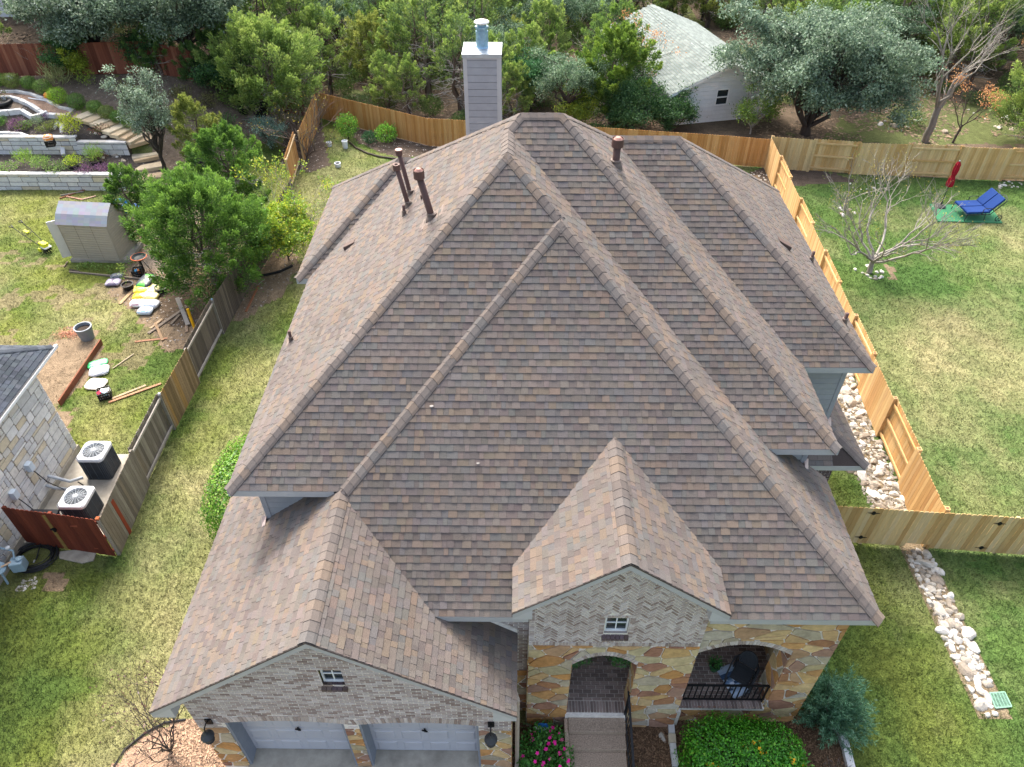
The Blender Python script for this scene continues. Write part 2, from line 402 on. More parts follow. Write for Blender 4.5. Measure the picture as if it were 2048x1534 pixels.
def roof_face(mb, pl, polys, ex=.143):
    g = Vector((pl.b, pl.c)); sl = g.length; g.normalize()
    e = Vector((g.y, -g.x, 0)); s = Vector((g.x, g.y, sl)).normalized(); nrm = e.cross(s)
    o = pl.pt(0, 0)
    L = [[((Vector((x, y, pl.z(x, y)))-o).dot(e), (Vector((x, y, pl.z(x, y)))-o).dot(s)) for x, y in p] for p in polys]
    fr = Fr(o, e, s, nrm)
    for p in L: mb.face([fr(a, b, -.004) for a, b in ccw(p)], lin('#4a4340'))
    smin = min(q[1] for p in L for q in p); smax = max(q[1] for p in L for q in p); amin = min(q[0] for p in L for q in p); amax = max(q[0] for p in L for q in p)
    r = random
    row = smin-.002
    while row < smax:
        a = amin-r.random()*.3; thick = r.random() < .5; mood = .94+.12*r.random(); hj = r.random()*.002
        while a < amax:
            wd = r.choice((.09, .11, .13, .15, .18, .22)) ; c0_ = C_tab() if r.random() < .72 or a < amin else c0_; c = tuple(q*mood*r.uniform(.97, 1.03) for q in c0_); thick = not thick
            hb = (.019 if thick else .0125)+hj; dy = (r.random()-.5)*.004
            cell = [(a+.0015, row+dy), (a+wd-.0015, row+dy), (a+wd-.0015, row+ex+.02), (a+.0015, row+ex+.02)]
            if thick and r.random() < .6: c = tuple(q*1.05 for q in c)
            for p in L:
                q = clipc(cell, ccw(p))
                if len(q) < 3: continue
                top = [fr(x, y, hb*(1-.78*max(0, min(1, (y-row)/ex)))) for x, y in q]
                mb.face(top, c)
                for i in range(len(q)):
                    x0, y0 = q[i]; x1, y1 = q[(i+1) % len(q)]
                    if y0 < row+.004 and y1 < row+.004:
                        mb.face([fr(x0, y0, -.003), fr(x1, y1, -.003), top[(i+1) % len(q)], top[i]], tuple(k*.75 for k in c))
            a += wd
        row += ex
def caps(mb, p0, p1, pa, pb, wd=.15, ex=.2, lift=.027, wl=None):
    p0 = Vector(p0); p1 = Vector(p1); d = p1-p0; L = d.length; d.normalize()
    hx = Vector((d.x, d.y, 0)).normalized(); sd_ = Vector((-hx.y, hx.x, 0))
    n = max(1, int(round(L/ex))); st = L/n
    def sec(t, up, side_wob):
        c = p0+d*t; o = []
        for k in (-1, -.72, -.38, 0, .38, .72, 1):
            wq = wl if (wl and k > 0) else wd; x, y = c.x+sd_.x*k*wq, c.y+sd_.y*k*wq
            z = min(pa.z(x, y), pb.z(x, y)); rd = -.022*(1-abs(k))**1.5 if abs(k) < .5 else 0
            o.append(Vector((x, y, z+up+rd*.8+(.004 if abs(k) < 1 else -.004))))
        return o
    for i in range(n):
        c = C_tab(); w_ = (random.random()-.5)*.006
        a = sec(i*st, lift+.010+w_, 0); b = sec(min(L, (i+1)*st+.03), lift, 0); lo = sec(i*st, lift-.004, 0)
        for k in range(6):
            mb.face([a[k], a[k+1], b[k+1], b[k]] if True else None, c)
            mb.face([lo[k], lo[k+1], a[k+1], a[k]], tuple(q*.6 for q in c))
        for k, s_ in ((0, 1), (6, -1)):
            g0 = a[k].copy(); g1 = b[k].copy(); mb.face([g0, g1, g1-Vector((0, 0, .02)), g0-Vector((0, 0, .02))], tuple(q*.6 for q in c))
def inter(pa, pb, z):        # plan point where two planes reach the height z
    A = np.array([[pa.b, pa.c], [pb.b, pb.c]]); v = np.linalg.solve(A, [z-pa.a, z-pb.a]); return Vector((v[0], v[1], z))
xa = (XE+XAW)/2; ya_ = YA+(XE-XAW)/2; apA = Vector((xa, ya_, S_A.z(0, ya_)))
xb = ((Z1-Z2)/P_+XE+XW)/2; yb_ = YB+(xb-XW); apB = Vector((xb, yb_, S_B.z(0, yb_)))
ycr = (YC+YN)/2; zc = S_C.z(0, ycr); xcl = XW+(zc-Z2)/P_; xcr = XC-(zc-Z2)/P_
yb2 = YC+(apB.z-Z2)/P_
ydr = (YD+YDN)/2; zd = S_D.z(0, ydr); xdl = XC-(zd-Z2)/P_; xdr = XD-(zd-Z2)/P_
yer = (YES+YEN)/2; zer = S_E.z(0, yer); xer = XEB+(zer-Z2)/P_; xer2 = XW+(zer-Z2)/P_
xvE = XE-(Z2-Z1)/P_
kq = -YB+XAW+(Z2-Z1)/P_; yq = (xb+yb_-kq)/2; xq = yq+kq       # where the narrow west strip of the front roof ends
def quadroof(name, faces, par, mats=M_roof):
    mb = MB()
    for pl, polys in faces: roof_face(mb, pl, polys)
    return mb.build(name, mats, par)
main_roof = quadroof('hip_roof', [
    (W_B, [[(XW, YB), (xb, yb_), (xb, yb2), (XW, yb2)], [(XW, yb2), (xb, yb2), (xcl, ycr), (XW, YN)]]),
    (S_B, [[(XW, YB), (YB+kq+.1, YB), (xq+.08, yq-.02), (xb, yb_)]]),
    (W_A, [[(9.0-YA+XAW, 9.0), (9.0+kq, 9.0), (xq, yq), (apA.x, apA.y)]]),
    (S_A, [clip(clip([(XAW+1.2, YA), (XE, YA), (apA.x, apA.y), (XAW+1.2, YA+1.2)], a_, 0, b_), 0, k_, k_*7.75) for a_, b_, k_ in ((1, .235, 0), (-1, -3.705, 0))]+[clip(clip(clip([(XAW+1.2, YA), (XE, YA), (apA.x, apA.y), (XAW+1.2, YA+1.2)], -1, 0, -.235), 1, 0, 3.705), 0, -1, -7.75)]),
    (E_A, [[(XE, YA), (xvE, YC), (xb, yb2), (xb, yb_), (xq, yq)], [(XE, YA), (XE, 10.86), (xvE, 10.86), (xvE, YC)], [(XE, YA), (xq, yq), (apA.x, apA.y)]]),
    (S_C, [[(xvE-.06, YC), (XC, YC), (xcr, ycr), (xcl, ycr), (xb, yb2)]]),
    (E_C, [[(XC, YC), (XC, YN), (xcr, ycr)]]),
    (S_D, [[(XC-.05, YD), (XD, YD), (xdr, ydr), (xdl, ydr)]]),
    (E_D, [[(XD, YD), (XD, YDN), (xdr, ydr)]]),
    (N_C, [[(XD, YDN), (xdr, ydr), (xdl, ydr), (XC-.1, YDN)], [(XC, YN), (xcr, ycr), (xcl, ycr), (XW, YN)]]),
    (W_E, [[(XEB, YES), (xer, yer), (XEB, YEN)]]),
    (S_E, [[(XEB, YES), (XW+.05, YES), (xer2, yer), (xer, yer)]]),
    (N_E, [[(XEB, YEN), (xer, yer), (xer2, yer), (XW, YEN)]])], H)
mb = MB()
def c_(pa, pb, a, b): caps(mb, a, b, pa, pb)
c_(S_A, E_A, (XE, YA, Z1), apA); caps(mb, inter(S_A, W_A, ZG+.03), apA, S_A, W_A, .16, wl=.16); c_(S_B, W_B, (XW, YB, Z2), apB)
c_(S_B, E_A, (xq, yq, S_B.z(xq, yq)), apB); c_(W_B, E_A, apB, (xb, yb2, apB.z))
c_(W_B, S_C, (xb, yb2, apB.z), (xcl, ycr, zc)); c_(S_C, N_C, (xcl, ycr, zc), (xcr, ycr, zc)); c_(S_C, E_C, (XC, YC, Z2), (xcr, ycr, zc))
c_(N_C, E_C, (xdl+.02, YN-(zd-Z2)/P_, zd), (xcr, ycr, zc)); c_(N_C, W_B, (XW, YN, Z2), (xcl, ycr, zc))
c_(S_D, N_C, (xdl, ydr, zd), (xdr, ydr, zd)); c_(S_D, E_D, (XD, YD, Z2), (xdr, ydr, zd)); c_(N_C, E_D, (XD, YDN, Z2), (xdr, ydr, zd))
c_(W_E, S_E, (XEB, YES, Z2), (xer, yer, zer)); c_(W_E, N_E, (XEB, YEN, Z2), (xer, yer, zer)); c_(S_E, N_E, (xer, yer, zer), (xer2, yer, zer))
mb.build('ridge_caps', M_roof, main_roof)
# small apex caps with a nail head
garage_roof = quadroof('garage_roof', [
    (L_G, [[(XG-HWG, YG), (XG, YG), (XG, 9.12), (XG-.9, 9.57), (XG-HWG, 9.57)], [(XG-HWG, 9.57), (-5.34, 9.57), (-5.34, 11.9), (XG-HWG, 11.9)]]),
    (R_G, [[(XG, YG), (-1.52, YG), (-1.52, YA), (XG, 9.15)], [(-1.52, YG), (XG+HWG, YG), (XG+HWG, 7.68), (-1.52, 7.68)]])], H)
mb = MB(); caps(mb, (XG, YG, ZG), (XG, 9.12, ZG), L_G, R_G); mb.build('ridge_caps', M_roof, garage_roof)
zTe = ZT-PT*HWT
yv = lambda z: YA+(z-Z1)/P_
entry_roof = quadroof('entry_gable_roof', [
    (L_T, [[(XT-HWT, YT), (XT, YT), (XT, yv(ZT)), (XT-HWT, yv(zTe))]]),
    (R_T, [[(XT+HWT, YT), (XT+HWT, yv(zTe)), (XT, yv(ZT)), (XT, YT)]])], H)
mb = MB(); caps(mb, (XT, YT, ZT), (XT, yv(ZT)-.1, ZT), L_T, R_T); mb.build('ridge_caps', M_roof, entry_roof)
# low side roof below the right rear wing
Z3 = 3.1; XF, YF = 8.88, 12.37; PF = .62
S_F = Pl(Z3-PF*YF, 0, PF); E_F = Pl(Z3+PF*XF, -PF, 0)
hy = YF+(XF-8.0)
side_roof = quadroof('side_roof', [
    (S_F, [[(6.31, YF), (XF, YF), (8.0, hy), (8.0, 13.42), (6.31, 13.42)]]),
    (E_F, [[(XF, YF), (XF, 15.9), (8.0, 15.9), (8.0, hy)]])], H)
mb = MB(); caps(mb, (XF, YF, Z3), (8.0, hy, Z3+PF*(XF-8.0)), S_F, E_F); mb.build('ridge_caps', M_roof, side_roof)
# eave boards and soffits
mb = MB()
def fascia(p, q, h=.17, inward=None, sof=.42):
    p = Vector(p); q = Vector(q); inn = Vector(inward); z = Vector((0, 0, 1))
    mb.hexa([p-z*h, q-z*h, q-z*h+inn*.03, p-z*h+inn*.03, p-z*.006, q-z*.006, q-z*.006+inn*.03, p-z*.006+inn*.03])
    mb.face([p-z*(h-.02), q-z*(h-.02), q-z*(h-.02)+inn*sof, p-z*(h-.02)+inn*sof], (1.1, 1.1, 1.1))
e_ = .004
fascia((-1.55, YA-e_, Z1), (.23, YA-e_, Z1), inward=(0, 1, 0), sof=.2); fascia((3.71, YA-e_, Z1), (XE, YA-e_, Z1), inward=(0, 1, 0), sof=.2)
fascia((XE+e_, YA, Z1), (XE+e_, 10.84, Z1), inward=(-1, 0, 0))
fascia((XW, YB-e_, Z2), (-3.62, YB-e_, Z2), inward=(0, 1, 0)); fascia((XW-e_, YB, Z2), (XW-e_, YES, Z2), inward=(1, 0, 0))
fascia((xvE-.05, YC-e_, Z2), (XC, YC-e_, Z2), inward=(0, 1, 0)); fascia((XC+e_, YC, Z2), (XC+e_, YD, Z2), inward=(-1, 0, 0))
fascia((XC-.1, YD-e_, Z2), (XD, YD-e_, Z2), inward=(0, 1, 0)); fascia((XD+e_, YD, Z2), (XD+e_, YDN, Z2), inward=(-1, 0, 0))
fascia((XEB-e_, YES, Z2), (XEB-e_, YEN, Z2), inward=(1, 0, 0)); fascia((XEB, YES-e_, Z2), (XW, YES-e_, Z2), inward=(0, 1, 0)); fascia((XEB, YEN+e_, Z2), (XD, YEN+e_, Z2), inward=(0, -1, 0))
fascia((6.31, YF-e_, Z3), (XF, YF-e_, Z3), inward=(0, 1, 0)); fascia((XF+e_, YF, Z3), (XF+e_, 15.9, Z3), inward=(-1, 0, 0))
zGe = ZG-PG*HWG
fascia((XG+HWG+e_, YG, zGe), (XG+HWG+e_, 7.6, zGe), inward=(-1, 0, 0)); fascia((XG-HWG-e_, YG, zGe), (XG-HWG-e_, 11.9, zGe), inward=(1, 0, 0))
mb.build('fascia', M_trim, H)
mb = MB()
def rake(xc, zt, hw, pt, y, d=.17, ret=.42, yw=None):
    for s in (-1, 1):
        a = Vector((xc, y-.004, zt-.012)); b = Vector((xc+s*hw, y-.004, zt-pt*hw-.012)); dz = Vector((0, 0, -d))
        mb.prism([a, b, b+dz, a+dz][::s], (0, .035, 0))
        mb.prism([a+Vector((0,-.012,.016)), b+Vector((s*.02,-.012,.016-.016)), b+Vector((s*.02,-.012,-.026)), a+Vector((0,-.012,-.022))][::s], (0, .02, 0), (.16, .13, .12))
        e0 = b+dz; x2 = xc+s*(hw-ret)            # boxed eave return
        mb.prism([b+dz*.9+Vector((0, .002, 0)), Vector((x2, y-.002, zt-pt*(hw-ret)-.012-d)), Vector((x2, y-.002, b.z-d*1.15)), Vector((b.x, y-.002, b.z-d*1.15))][::s], (0, (yw or y+.3)-y, 0), (1.12, 1.12, 1.12))
rake(XG, ZG, HWG, PG, YG, ret=.44, yw=6.26); rake(XT, ZT, HWT, PT, YT, ret=.36, yw=7.34)
mb.build('rake_board', M_trim, H)
# ---- walls
def lap(mb, fr, outer, z0, z1, h=.18, th=.014, g=.014):
    z = z0
    while z < z1:
        t_ = tuple(.96+.06*random.random() for i in range(1))*3
        for a0, a1, k in ((z, min(z+h-g, z1), 1), (z+h-g, min(z+h, z1), 0)):
            if a1 <= a0: continue
            q = clip(clip(outer, 0, -1, -a0), 0, 1, a1)
            if len(q) < 3: continue
            q = ccw(q); mb.face([fr(a, b, th*(1-.6*(b-z)/h) if k else -.012) for a, b in q], t_)
            for zz, ha, hb in (((a0, -.012, th), (a1, th*.4, -.012)) if k else ()):
                ed = [p for p in q if abs(p[1]-zz) < 1e-5]
                if len(ed) >= 2:
                    x0, x1 = min(p[0] for p in ed), max(p[0] for p in ed); mb.face([fr(x0, zz, ha), fr(x1, zz, ha), fr(x1, zz, hb), fr(x0, zz, hb)], t_)
        z += h
FX = lambda y: Fr((0, y, 0), (1, 0, 0), (0, 0, 1), (0, -1, 0))       # faces the front
FRt = lambda x: Fr((x, 0, 0), (0, 1, 0), (0, 0, 1), (1, 0, 0))       # faces right
FL = lambda x: Fr((x, 0, 0), (0, -1, 0), (0, 0, 1), (-1, 0, 0))      # faces left (a = -y)
mb = MB()
ZW = Z2-.1
lap(mb, FX(9.58), [(-5.34, 3.0), (-2.8, 3.0), (-2.8, ZW), (-5.34, ZW)], 3.0, ZW)
lap(mb, FL(-5.34), [(-21.5, G0), (-9.58, G0), (-9.58, ZW), (-21.5, ZW)], G0, ZW)
lap(mb, FL(-5.69), [(-21.5, G0), (-17.0, G0), (-17.0, ZW), (-21.5, ZW)], G0, ZW)
lap(mb, FX(10.8), [(4.9, 4.0), (6.31, 4.0), (6.31, ZW), (4.9, ZW)], 4.0, ZW)
lap(mb, FRt(6.31), [(10.8, 3.0), (13.42, 3.0), (13.42, ZW), (10.8, ZW)], 3.0, ZW)
lap(mb, FX(13.42), [(6.2, 3.0), (8.0, 3.0), (8.0, ZW), (6.2, ZW)], 3.0, ZW)
lap(mb, FRt(8.0), [(13.42, G0), (21.5, G0), (21.5, ZW), (13.42, ZW)], G0, ZW)
lap(mb, Fr((0, 21.5, 0), (-1, 0, 0), (0, 0, 1), (0, 1, 0)), [(-8.0, G0), (5.69, G0), (5.69, ZW), (-8.0, ZW)], G0, ZW)
for x, y, z0 in ((-5.34, 9.58, 3.6), (6.31, 10.8, 4.0), (8.0, 13.42, 3.3)):
    sx = -1 if x < 0 else 1
    mb.box((x-.09 if sx > 0 else x-.022, y-.022, z0), (x+.022 if sx > 0 else x+.09, y+.09, ZW-.04), (1.0, 1.0, 1.02))
mb.build('siding_wall', M_siding, H)
for x, y, pl in ((-5.41, 9.5, L_G), (6.34, 10.76, E_A), (8.04, 13.37, E_F)):      # step flashing at the foot of the corner boards
    z = pl.z(x, y); mb = MB(); mb.hexa([(x-.04, y-.1, pl.z(x-.04, y-.1)+.014), (x+.05, y-.1, pl.z(x+.05, y-.1)+.014), (x+.05, y+.06, pl.z(x+.05, y)+.02), (x-.04, y+.06, pl.z(x-.04, y)+.02), (x-.04, y-.09, pl.z(x-.04, y-.1)+.03), (x+.05, y-.09, pl.z(x+.05, y-.1)+.03), (x+.05, y+.06, z+.16), (x-.04, y+.06, z+.16)])
    mb.build('flashing', mat('pinkish_flashing', '#c9b3a8', rough=.6), H)
# garage gable wall
YGW = 6.28; GX0, GX1 = -6.5, -.1; doors = [(-5.92, -3.5, -.2, 2.02, .12), (-3.2, -.76, -.2, 2.0, .12)]
zr = lambda x: ZG-.03-PG*abs(x-XG)-.1
outer = [(GX0, -.4), (GX1, -.4), (GX1, zr(GX1)), (XG, zr(XG)), (GX0, zr(GX0))]
gw = (-3.61, -3.19, 3.72, 4.3, 0)
mb = MB(); fr = FX(YGW); pcs = pieces(outer, doors+[gw])
flat(mb, fr, pcs, 0, (1, 1, 1), 0)
brick_zone = [clip(p, 0, -1, -1.78) for p in pcs]; brick_zone = [p for p in brick_zone if len(p) >= 3]
stone_zone = [clip(p, 0, 1, 1.78) for p in pcs]; stone_zone = [p for p in stone_zone if len(p) >= 3]
def archring(mb, fr, x0, x1, sp, rise, depth=.22, bw=.075, colf=C_brick):
    N = int((x1-x0+.2)/bw); ring = []
    for i in range(N):
        a0, a1 = x0-.1+(x1-x0+.2)*(i+.08)/N, x0-.1+(x1-x0+.2)*(i+.92)/N
        f = lambda x: sp+rise*(1-min(1, abs((x-(x0+x1)/2)/((x1-x0)/2)))**2); sl = lambda x: -2*rise*(x-(x0+x1)/2)/((x1-x0)/2)**2
        q = []
        for a, k in ((a0, .004), (a1, .004), (a1, depth), (a0, depth)):
            s_ = sl(a); L_ = math.hypot(1, s_); q.append((a-s_/L_*k, f(a)+k/L_))
        ring.append(q)
    zone = [[(x0-.2, sp-.02), (x1+.2, sp-.02), (x1+.2, sp+rise+depth+.02), (x0-.2, sp+rise+depth+.02)]]
    tiles(mb, fr, ring, zone, .014, colf, 1)
def notring(p, x0, x1, sp, rise, depth=.23):      # keep brick courses clear of the ring
    cx = sum(q[0] for q in p)/len(p); cy = sum(q[1] for q in p)/len(p)
    if x0-.1 < cx < x1+.1:
        f = sp+rise*(1-min(1, abs((cx-(x0+x1)/2)/((x1-x0)/2)))**2)
        return not (cy < f+depth)
    return True
bb = [p for p in bond(GX0, GX1, 1.7, 6.0, .205, .070, .020, 3) if all(notring(p, d[0], d[1], d[3], d[4]) for d in doors)]
tiles(mb, fr, bb, brick_zone, .009, C_brick, 1)
for d in doors: archring(mb, fr, d[0], d[1], d[3], d[4])
tiles(mb, fr, voro(GX0, GX1, -.4, 1.78, .42, .24, .028, 5), [clip(p, 0, -1, .2) for p in stone_zone if len(clip(p, 0, -1, .2)) > 2], .018, C_stone, 2)
# sides of the garage and of the door reveals
mb.face([(GX0, YGW, -.5), (GX0, YGW, zr(GX0)), (GX0, 11.8, zr(GX0)), (GX0, 11.8, -.5)]); mb.face([(GX1, YGW, -.5), (GX1, 7.7, -.5), (GX1, 7.7, zr(GX1)), (GX1, YGW, zr(GX1))])
tiles(mb, FRt(GX1), voro(YGW, 7.7, -.4, 2.9, .42, .24, .028, 8), [[(YGW, -.4), (7.7, -.4), (7.7, 2.9), (YGW, 2.9)]], .018, C_stone, 2)
tiles(mb, FL(GX0), bond(-11.8, -YGW, -.4, 2.9, .205, .070, .020, 9), [[(-11.8, -.4), (-YGW, -.4), (-YGW, 2.9), (-11.8, 2.9)]], .009, C_brick, 1)
mb.build('garage_wall', [M_mortar, M_brick, M_stone], H)
for x0, x1, z0, sp, rise in doors:
    d = MB(); y = 6.62
    f = lambda x: sp+rise*(1-((x-(x0+x1)/2)/((x1-x0)/2))**2)
    jb = MB()
    jb.box((x0-.012, YGW+.004, -.3), (x0+.05, y+.06, f(x0)+.1)); jb.box((x1-.05, YGW+.004, -.3), (x1+.012, y+.06, f(x1)+.1)); 
    jb.box((x0, YGW+.03, sp+.04), (x1, y+.1, sp+rise+.1))
    dx0, dx1, dz0, dz1 = x0+.05, x1-.05, -.14, 2.1
    d.box((dx0, y, dz0), (dx1, y+.04, dz1))
    nsec = 4; hs = (dz1-dz0)/nsec
    for r_ in range(nsec):
        d.box((dx0, y-.004, dz0+r_*hs+.006), (dx1, y, dz0+(r_+1)*hs-.006))
        for k in range(4):
            wq = (dx1-dx0)/4; a0, a1 = dx0+k*wq+.07, dx0+(k+1)*wq-.07; b0, b1 = dz0+r_*hs+.09, dz0+(r_+1)*hs-.09
            o_ = [(a0, b0), (a1, b0), (a1, b1), (a0, b1)]; i_ = [(a0+.03, b0+.03), (a1-.03, b0+.03), (a1-.03, b1-.03), (a0+.03, b1-.03)]
            d.face([(p[0], y-.022, p[1]) for p in i_])
            for t in range(4):
                t2 = (t+1) % 4; d.face([(o_[t][0], y-.0045, o_[t][1]), (o_[t2][0], y-.0045, o_[t2][1]), (i_[t2][0], y-.022, i_[t2][1]), (i_[t][0], y-.022, i_[t][1])])
    od = d.build('garage_door', mat('grey_door_paint', '#b4b6bc', rough=.45, var=.04, scale=2, var2=.07), H)
    jb.build('door_frame', mat('grey_jamb', '#848a93', rough=.7, var=.08), od)
    hb = MB(); xm = (x0+x1)/2+.02; hb.obox((xm, y-.03, .98), (.03, .02, .15)); hb.obox((xm, y-.05, 1.0), (.13, .025, .03), roll=.6); hb.lathe((xm, y-.012, .95), [(.03, 0), (.03, .02)], 10, axis=(0, -1, 0))
    hb.build('handle', M_black, od)
def window(name_par, x0, x1, z0, z1, y, sill=True, grid=2, fw=.035, rows=2):
    fb = MB()
    for a, b in (((x0, z0), (x0+fw, z1)), ((x1-fw, z0), (x1, z1)), ((x0+fw, z1-fw), (x1-fw, z1)), ((x0+fw, z0), (x1-fw, z0+fw*1.3))): fb.box((a[0], y, a[1]), (b[0], y+.06, b[1]))
    for i in range(1, grid): xx = x0+(x1-x0)*i/grid; fb.box((xx-.011, y+.012, z0+fw), (xx+.011, y+.04, z1-fw))
    for i in range(1, rows): zz = z0+(z1-z0)*i/rows; fb.box((x0+fw, y+.0125, zz-.011), (x1-fw, y+.0405, zz+.011))
    rv = .09
    o = fb.build('window', M_white, name_par)
    gb = MB(); gb.face([(x0, y+.03, z0), (x1, y+.03, z0), (x1, y+.03, z1), (x0, y+.03, z1)]); gb.build('pane', M_glass, o)
    if sill:
        sb = MB(); n = max(4, int((x1-x0)/.075))
        for i in range(n):
            a0 = x0-.04+(x1-x0+.08)*i/n; a1 = a0+(x1-x0+.08)/n-.01
            sb.hexa([(a0, y-.12, z0-.17), (a1, y-.12, z0-.17), (a1, y+.02, z0-.11), (a0, y+.02, z0-.11), (a0, y-.125, z0-.09), (a1, y-.125, z0-.09), (a1, y+.02, z0-.004), (a0, y+.02, z0-.004)], C_dbrick())
        sb.build('sill', M_brick, o)
    return o
window(H, -3.61, -3.19, 3.72, 4.3, YGW+.06)
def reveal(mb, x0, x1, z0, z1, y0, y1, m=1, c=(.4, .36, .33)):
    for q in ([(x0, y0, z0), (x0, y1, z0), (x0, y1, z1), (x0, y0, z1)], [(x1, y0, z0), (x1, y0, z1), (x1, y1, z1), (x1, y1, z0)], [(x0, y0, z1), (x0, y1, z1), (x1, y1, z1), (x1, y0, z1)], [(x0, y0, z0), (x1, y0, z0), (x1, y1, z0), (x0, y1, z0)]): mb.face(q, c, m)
# entry tower
YTW = 7.36; TX0, TX1 = .25, 3.69; ZS = 3.26
arch = (1.15, 2.53, G0, 2.45, .42); tw = (1.72, 2.18, 3.75, 4.33, 0)
zt_ = lambda x: ZT-.03-PT*abs(x-XT)-.1
outer = [(TX0, G0), (TX1, G0), (TX1, zt_(TX1)), (XT, zt_(XT)), (TX0, zt_(TX0))]
pcs = pieces(outer, [arch, tw]); fr = FX(YTW); mb = MB(); flat(mb, fr, pcs, 0)
up = [q for q in (clip(clip(p, 0, -1, -(ZS+.14)), 0, 1, 99) for p in pcs) if len(q) > 2]
hb_zone = [q for q in (clip(clip(p, -1, 0, -(TX0+.11)), 1, 0, TX1-.11) for p in up) if len(q) > 2]
hb_zone = [q for q in hb_zone]
hr = [p for p in herring(TX0, TX1, ZS, 6.6, .2, .0667, .020)]
def frame_out(p):
    cx = sum(q[0] for q in p)/len(p); cy = sum(q[1] for q in p)/len(p)
    return not (tw[0]-.12 < cx < tw[1]+.12 and tw[2]-.18 < cy < tw[3]+.09)
tiles(mb, fr, [p for p in hr if frame_out(p)], hb_zone, .009, C_brick, 1)
for sx0, sx1 in ((TX0+.005, TX0+.1), (TX1-.1, TX1-.005)):
    st_ = [[(sx0, z+.006), (sx1, z+.006), (sx1, z+.061), (sx0, z+.061)] for z in np.arange(ZS+.15, 5.2, .0667)]
    tiles(mb, fr, st_, up, .011, C_brick, 1)
so_ = [[(x+.006, ZS+.01), (x+.061, ZS+.01), (x+.061, ZS+.125), (x+.006, ZS+.125)] for x in np.arange(TX0, TX1-.06, .0667)]
tiles(mb, fr, so_, [[(TX0, ZS), (TX1, ZS), (TX1, ZS+.14), (TX0, ZS+.14)]], .014, C_brick, 1)
for k in range(4):          # bricks round the small window
    pass
fr_t = [[(tw[0]-.11+i*.0667+.006, tw[3]+.005), (tw[0]-.11+i*.0667+.061, tw[3]+.005), (tw[0]-.11+i*.0667+.061, tw[3]+.08), (tw[0]-.11+i*.0667+.006, tw[3]+.08)] for i in range(10)]
fr_t += [[(a, z+.006), (a+.1, z+.006), (a+.1, z+.061), (a, z+.061)] for z in np.arange(tw[2]-.15, tw[3], .0667) for a in (tw[0]-.115, tw[1]+.012)]
tiles(mb, fr, fr_t, up, .011, C_brick, 1)
dn = [q for q in (clip(p, 0, 1, ZS) for p in pcs) if len(q) > 2]
def stones(x0, x1, z0, z1, seed, ringarch=None, sx=.46, sy=.27):
    v = voro(x0, x1, z0, z1, sx, sy, .026, seed, rnd=.12)
    if ringarch: v = [p for p in v if notring(p, ringarch[0], ringarch[1], ringarch[3], ringarch[4], .06)]
    return v
ringclip = lambda a, d=.235: (a[0]-.1, a[1]+.1, -9, a[3]-.0, a[4]+d)
dn2 = [q for q in (clip(p, 0, 1, ZS) for p in pieces(outer, [(arch[0], arch[1], G0, arch[3], arch[4]), tw])) if len(q) > 2]
big = [q for q in (clip(p, 0, 1, ZS) for p in pieces(outer, [(arch[0], arch[1], G0, arch[3]+.2, arch[4]), tw])) if len(q) > 2]
tiles(mb, fr, stones(TX0, TX1, G0, ZS, 21), big, .03, C_stone, 2)
archring(mb, fr, arch[0], arch[1], arch[3], arch[4], .19, .07)
# tower sides and reveal
frl = FL(TX0); sidep = [[(-8.2, G0), (-YTW, G0), (-YTW, ZS), (-8.2, ZS)]]
flat(mb, frl, [[(-9.5, G0), (-YTW, G0), (-YTW, zt_(TX0)), (-9.5, zt_(TX0))]], 0); tiles(mb, frl, voro(-8.2, -YTW, G0, ZS, .46, .27, .026, 22), sidep, .018, C_stone, 2)
tiles(mb, frl, bond(-8.4, -YTW, ZS, 5.0, .205, .070, .020), [[(-8.4, ZS), (-YTW, ZS), (-YTW, zt_(TX0)), (-8.4, zt_(TX0))]], .009, C_brick, 1)
flat(mb, FRt(TX1), [[(YTW, G0), (8.3, G0), (8.3, zt_(TX1)), (YTW, zt_(TX1))]], 0)
tiles(mb, FRt(TX1), bond(YTW, 8.3, ZS, 5.0, .205, .070, .020), [[(YTW, ZS), (8.3, ZS), (8.3, zt_(TX1)), (YTW, zt_(TX1))]], .009, C_brick, 1)
TD = .42
flat(mb, FL(arch[1]), [[(-YTW-TD, G0), (-YTW, G0), (-YTW, 2.5), (-YTW-TD, 2.5)]], 0); tiles(mb, FL(arch[1]), voro(-YTW-TD, -YTW, G0, 2.5, .4, .27, .026, 23), [[(-YTW-TD, G0), (-YTW, G0), (-YTW, 2.46), (-YTW-TD, 2.46)]], .015, C_stone, 2)
flat(mb, FRt(arch[0]), [[(YTW, G0), (YTW+TD, G0), (YTW+TD, 2.5), (YTW, 2.5)]], 0); tiles(mb, FRt(arch[0]), voro(YTW, YTW+TD, G0, 2.5, .4, .27, .026, 24), [[(YTW, G0), (YTW+TD, G0), (YTW+TD, 2.46), (YTW, 2.46)]], .015, C_stone, 2)
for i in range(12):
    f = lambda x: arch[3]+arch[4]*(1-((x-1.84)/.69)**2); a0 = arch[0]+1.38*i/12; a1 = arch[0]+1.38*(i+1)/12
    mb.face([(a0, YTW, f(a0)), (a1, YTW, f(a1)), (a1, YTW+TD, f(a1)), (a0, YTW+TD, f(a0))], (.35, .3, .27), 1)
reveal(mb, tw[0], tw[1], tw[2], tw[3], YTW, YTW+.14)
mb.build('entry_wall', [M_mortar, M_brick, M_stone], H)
window(H, tw[0], tw[1], tw[2], tw[3], YTW+.05)
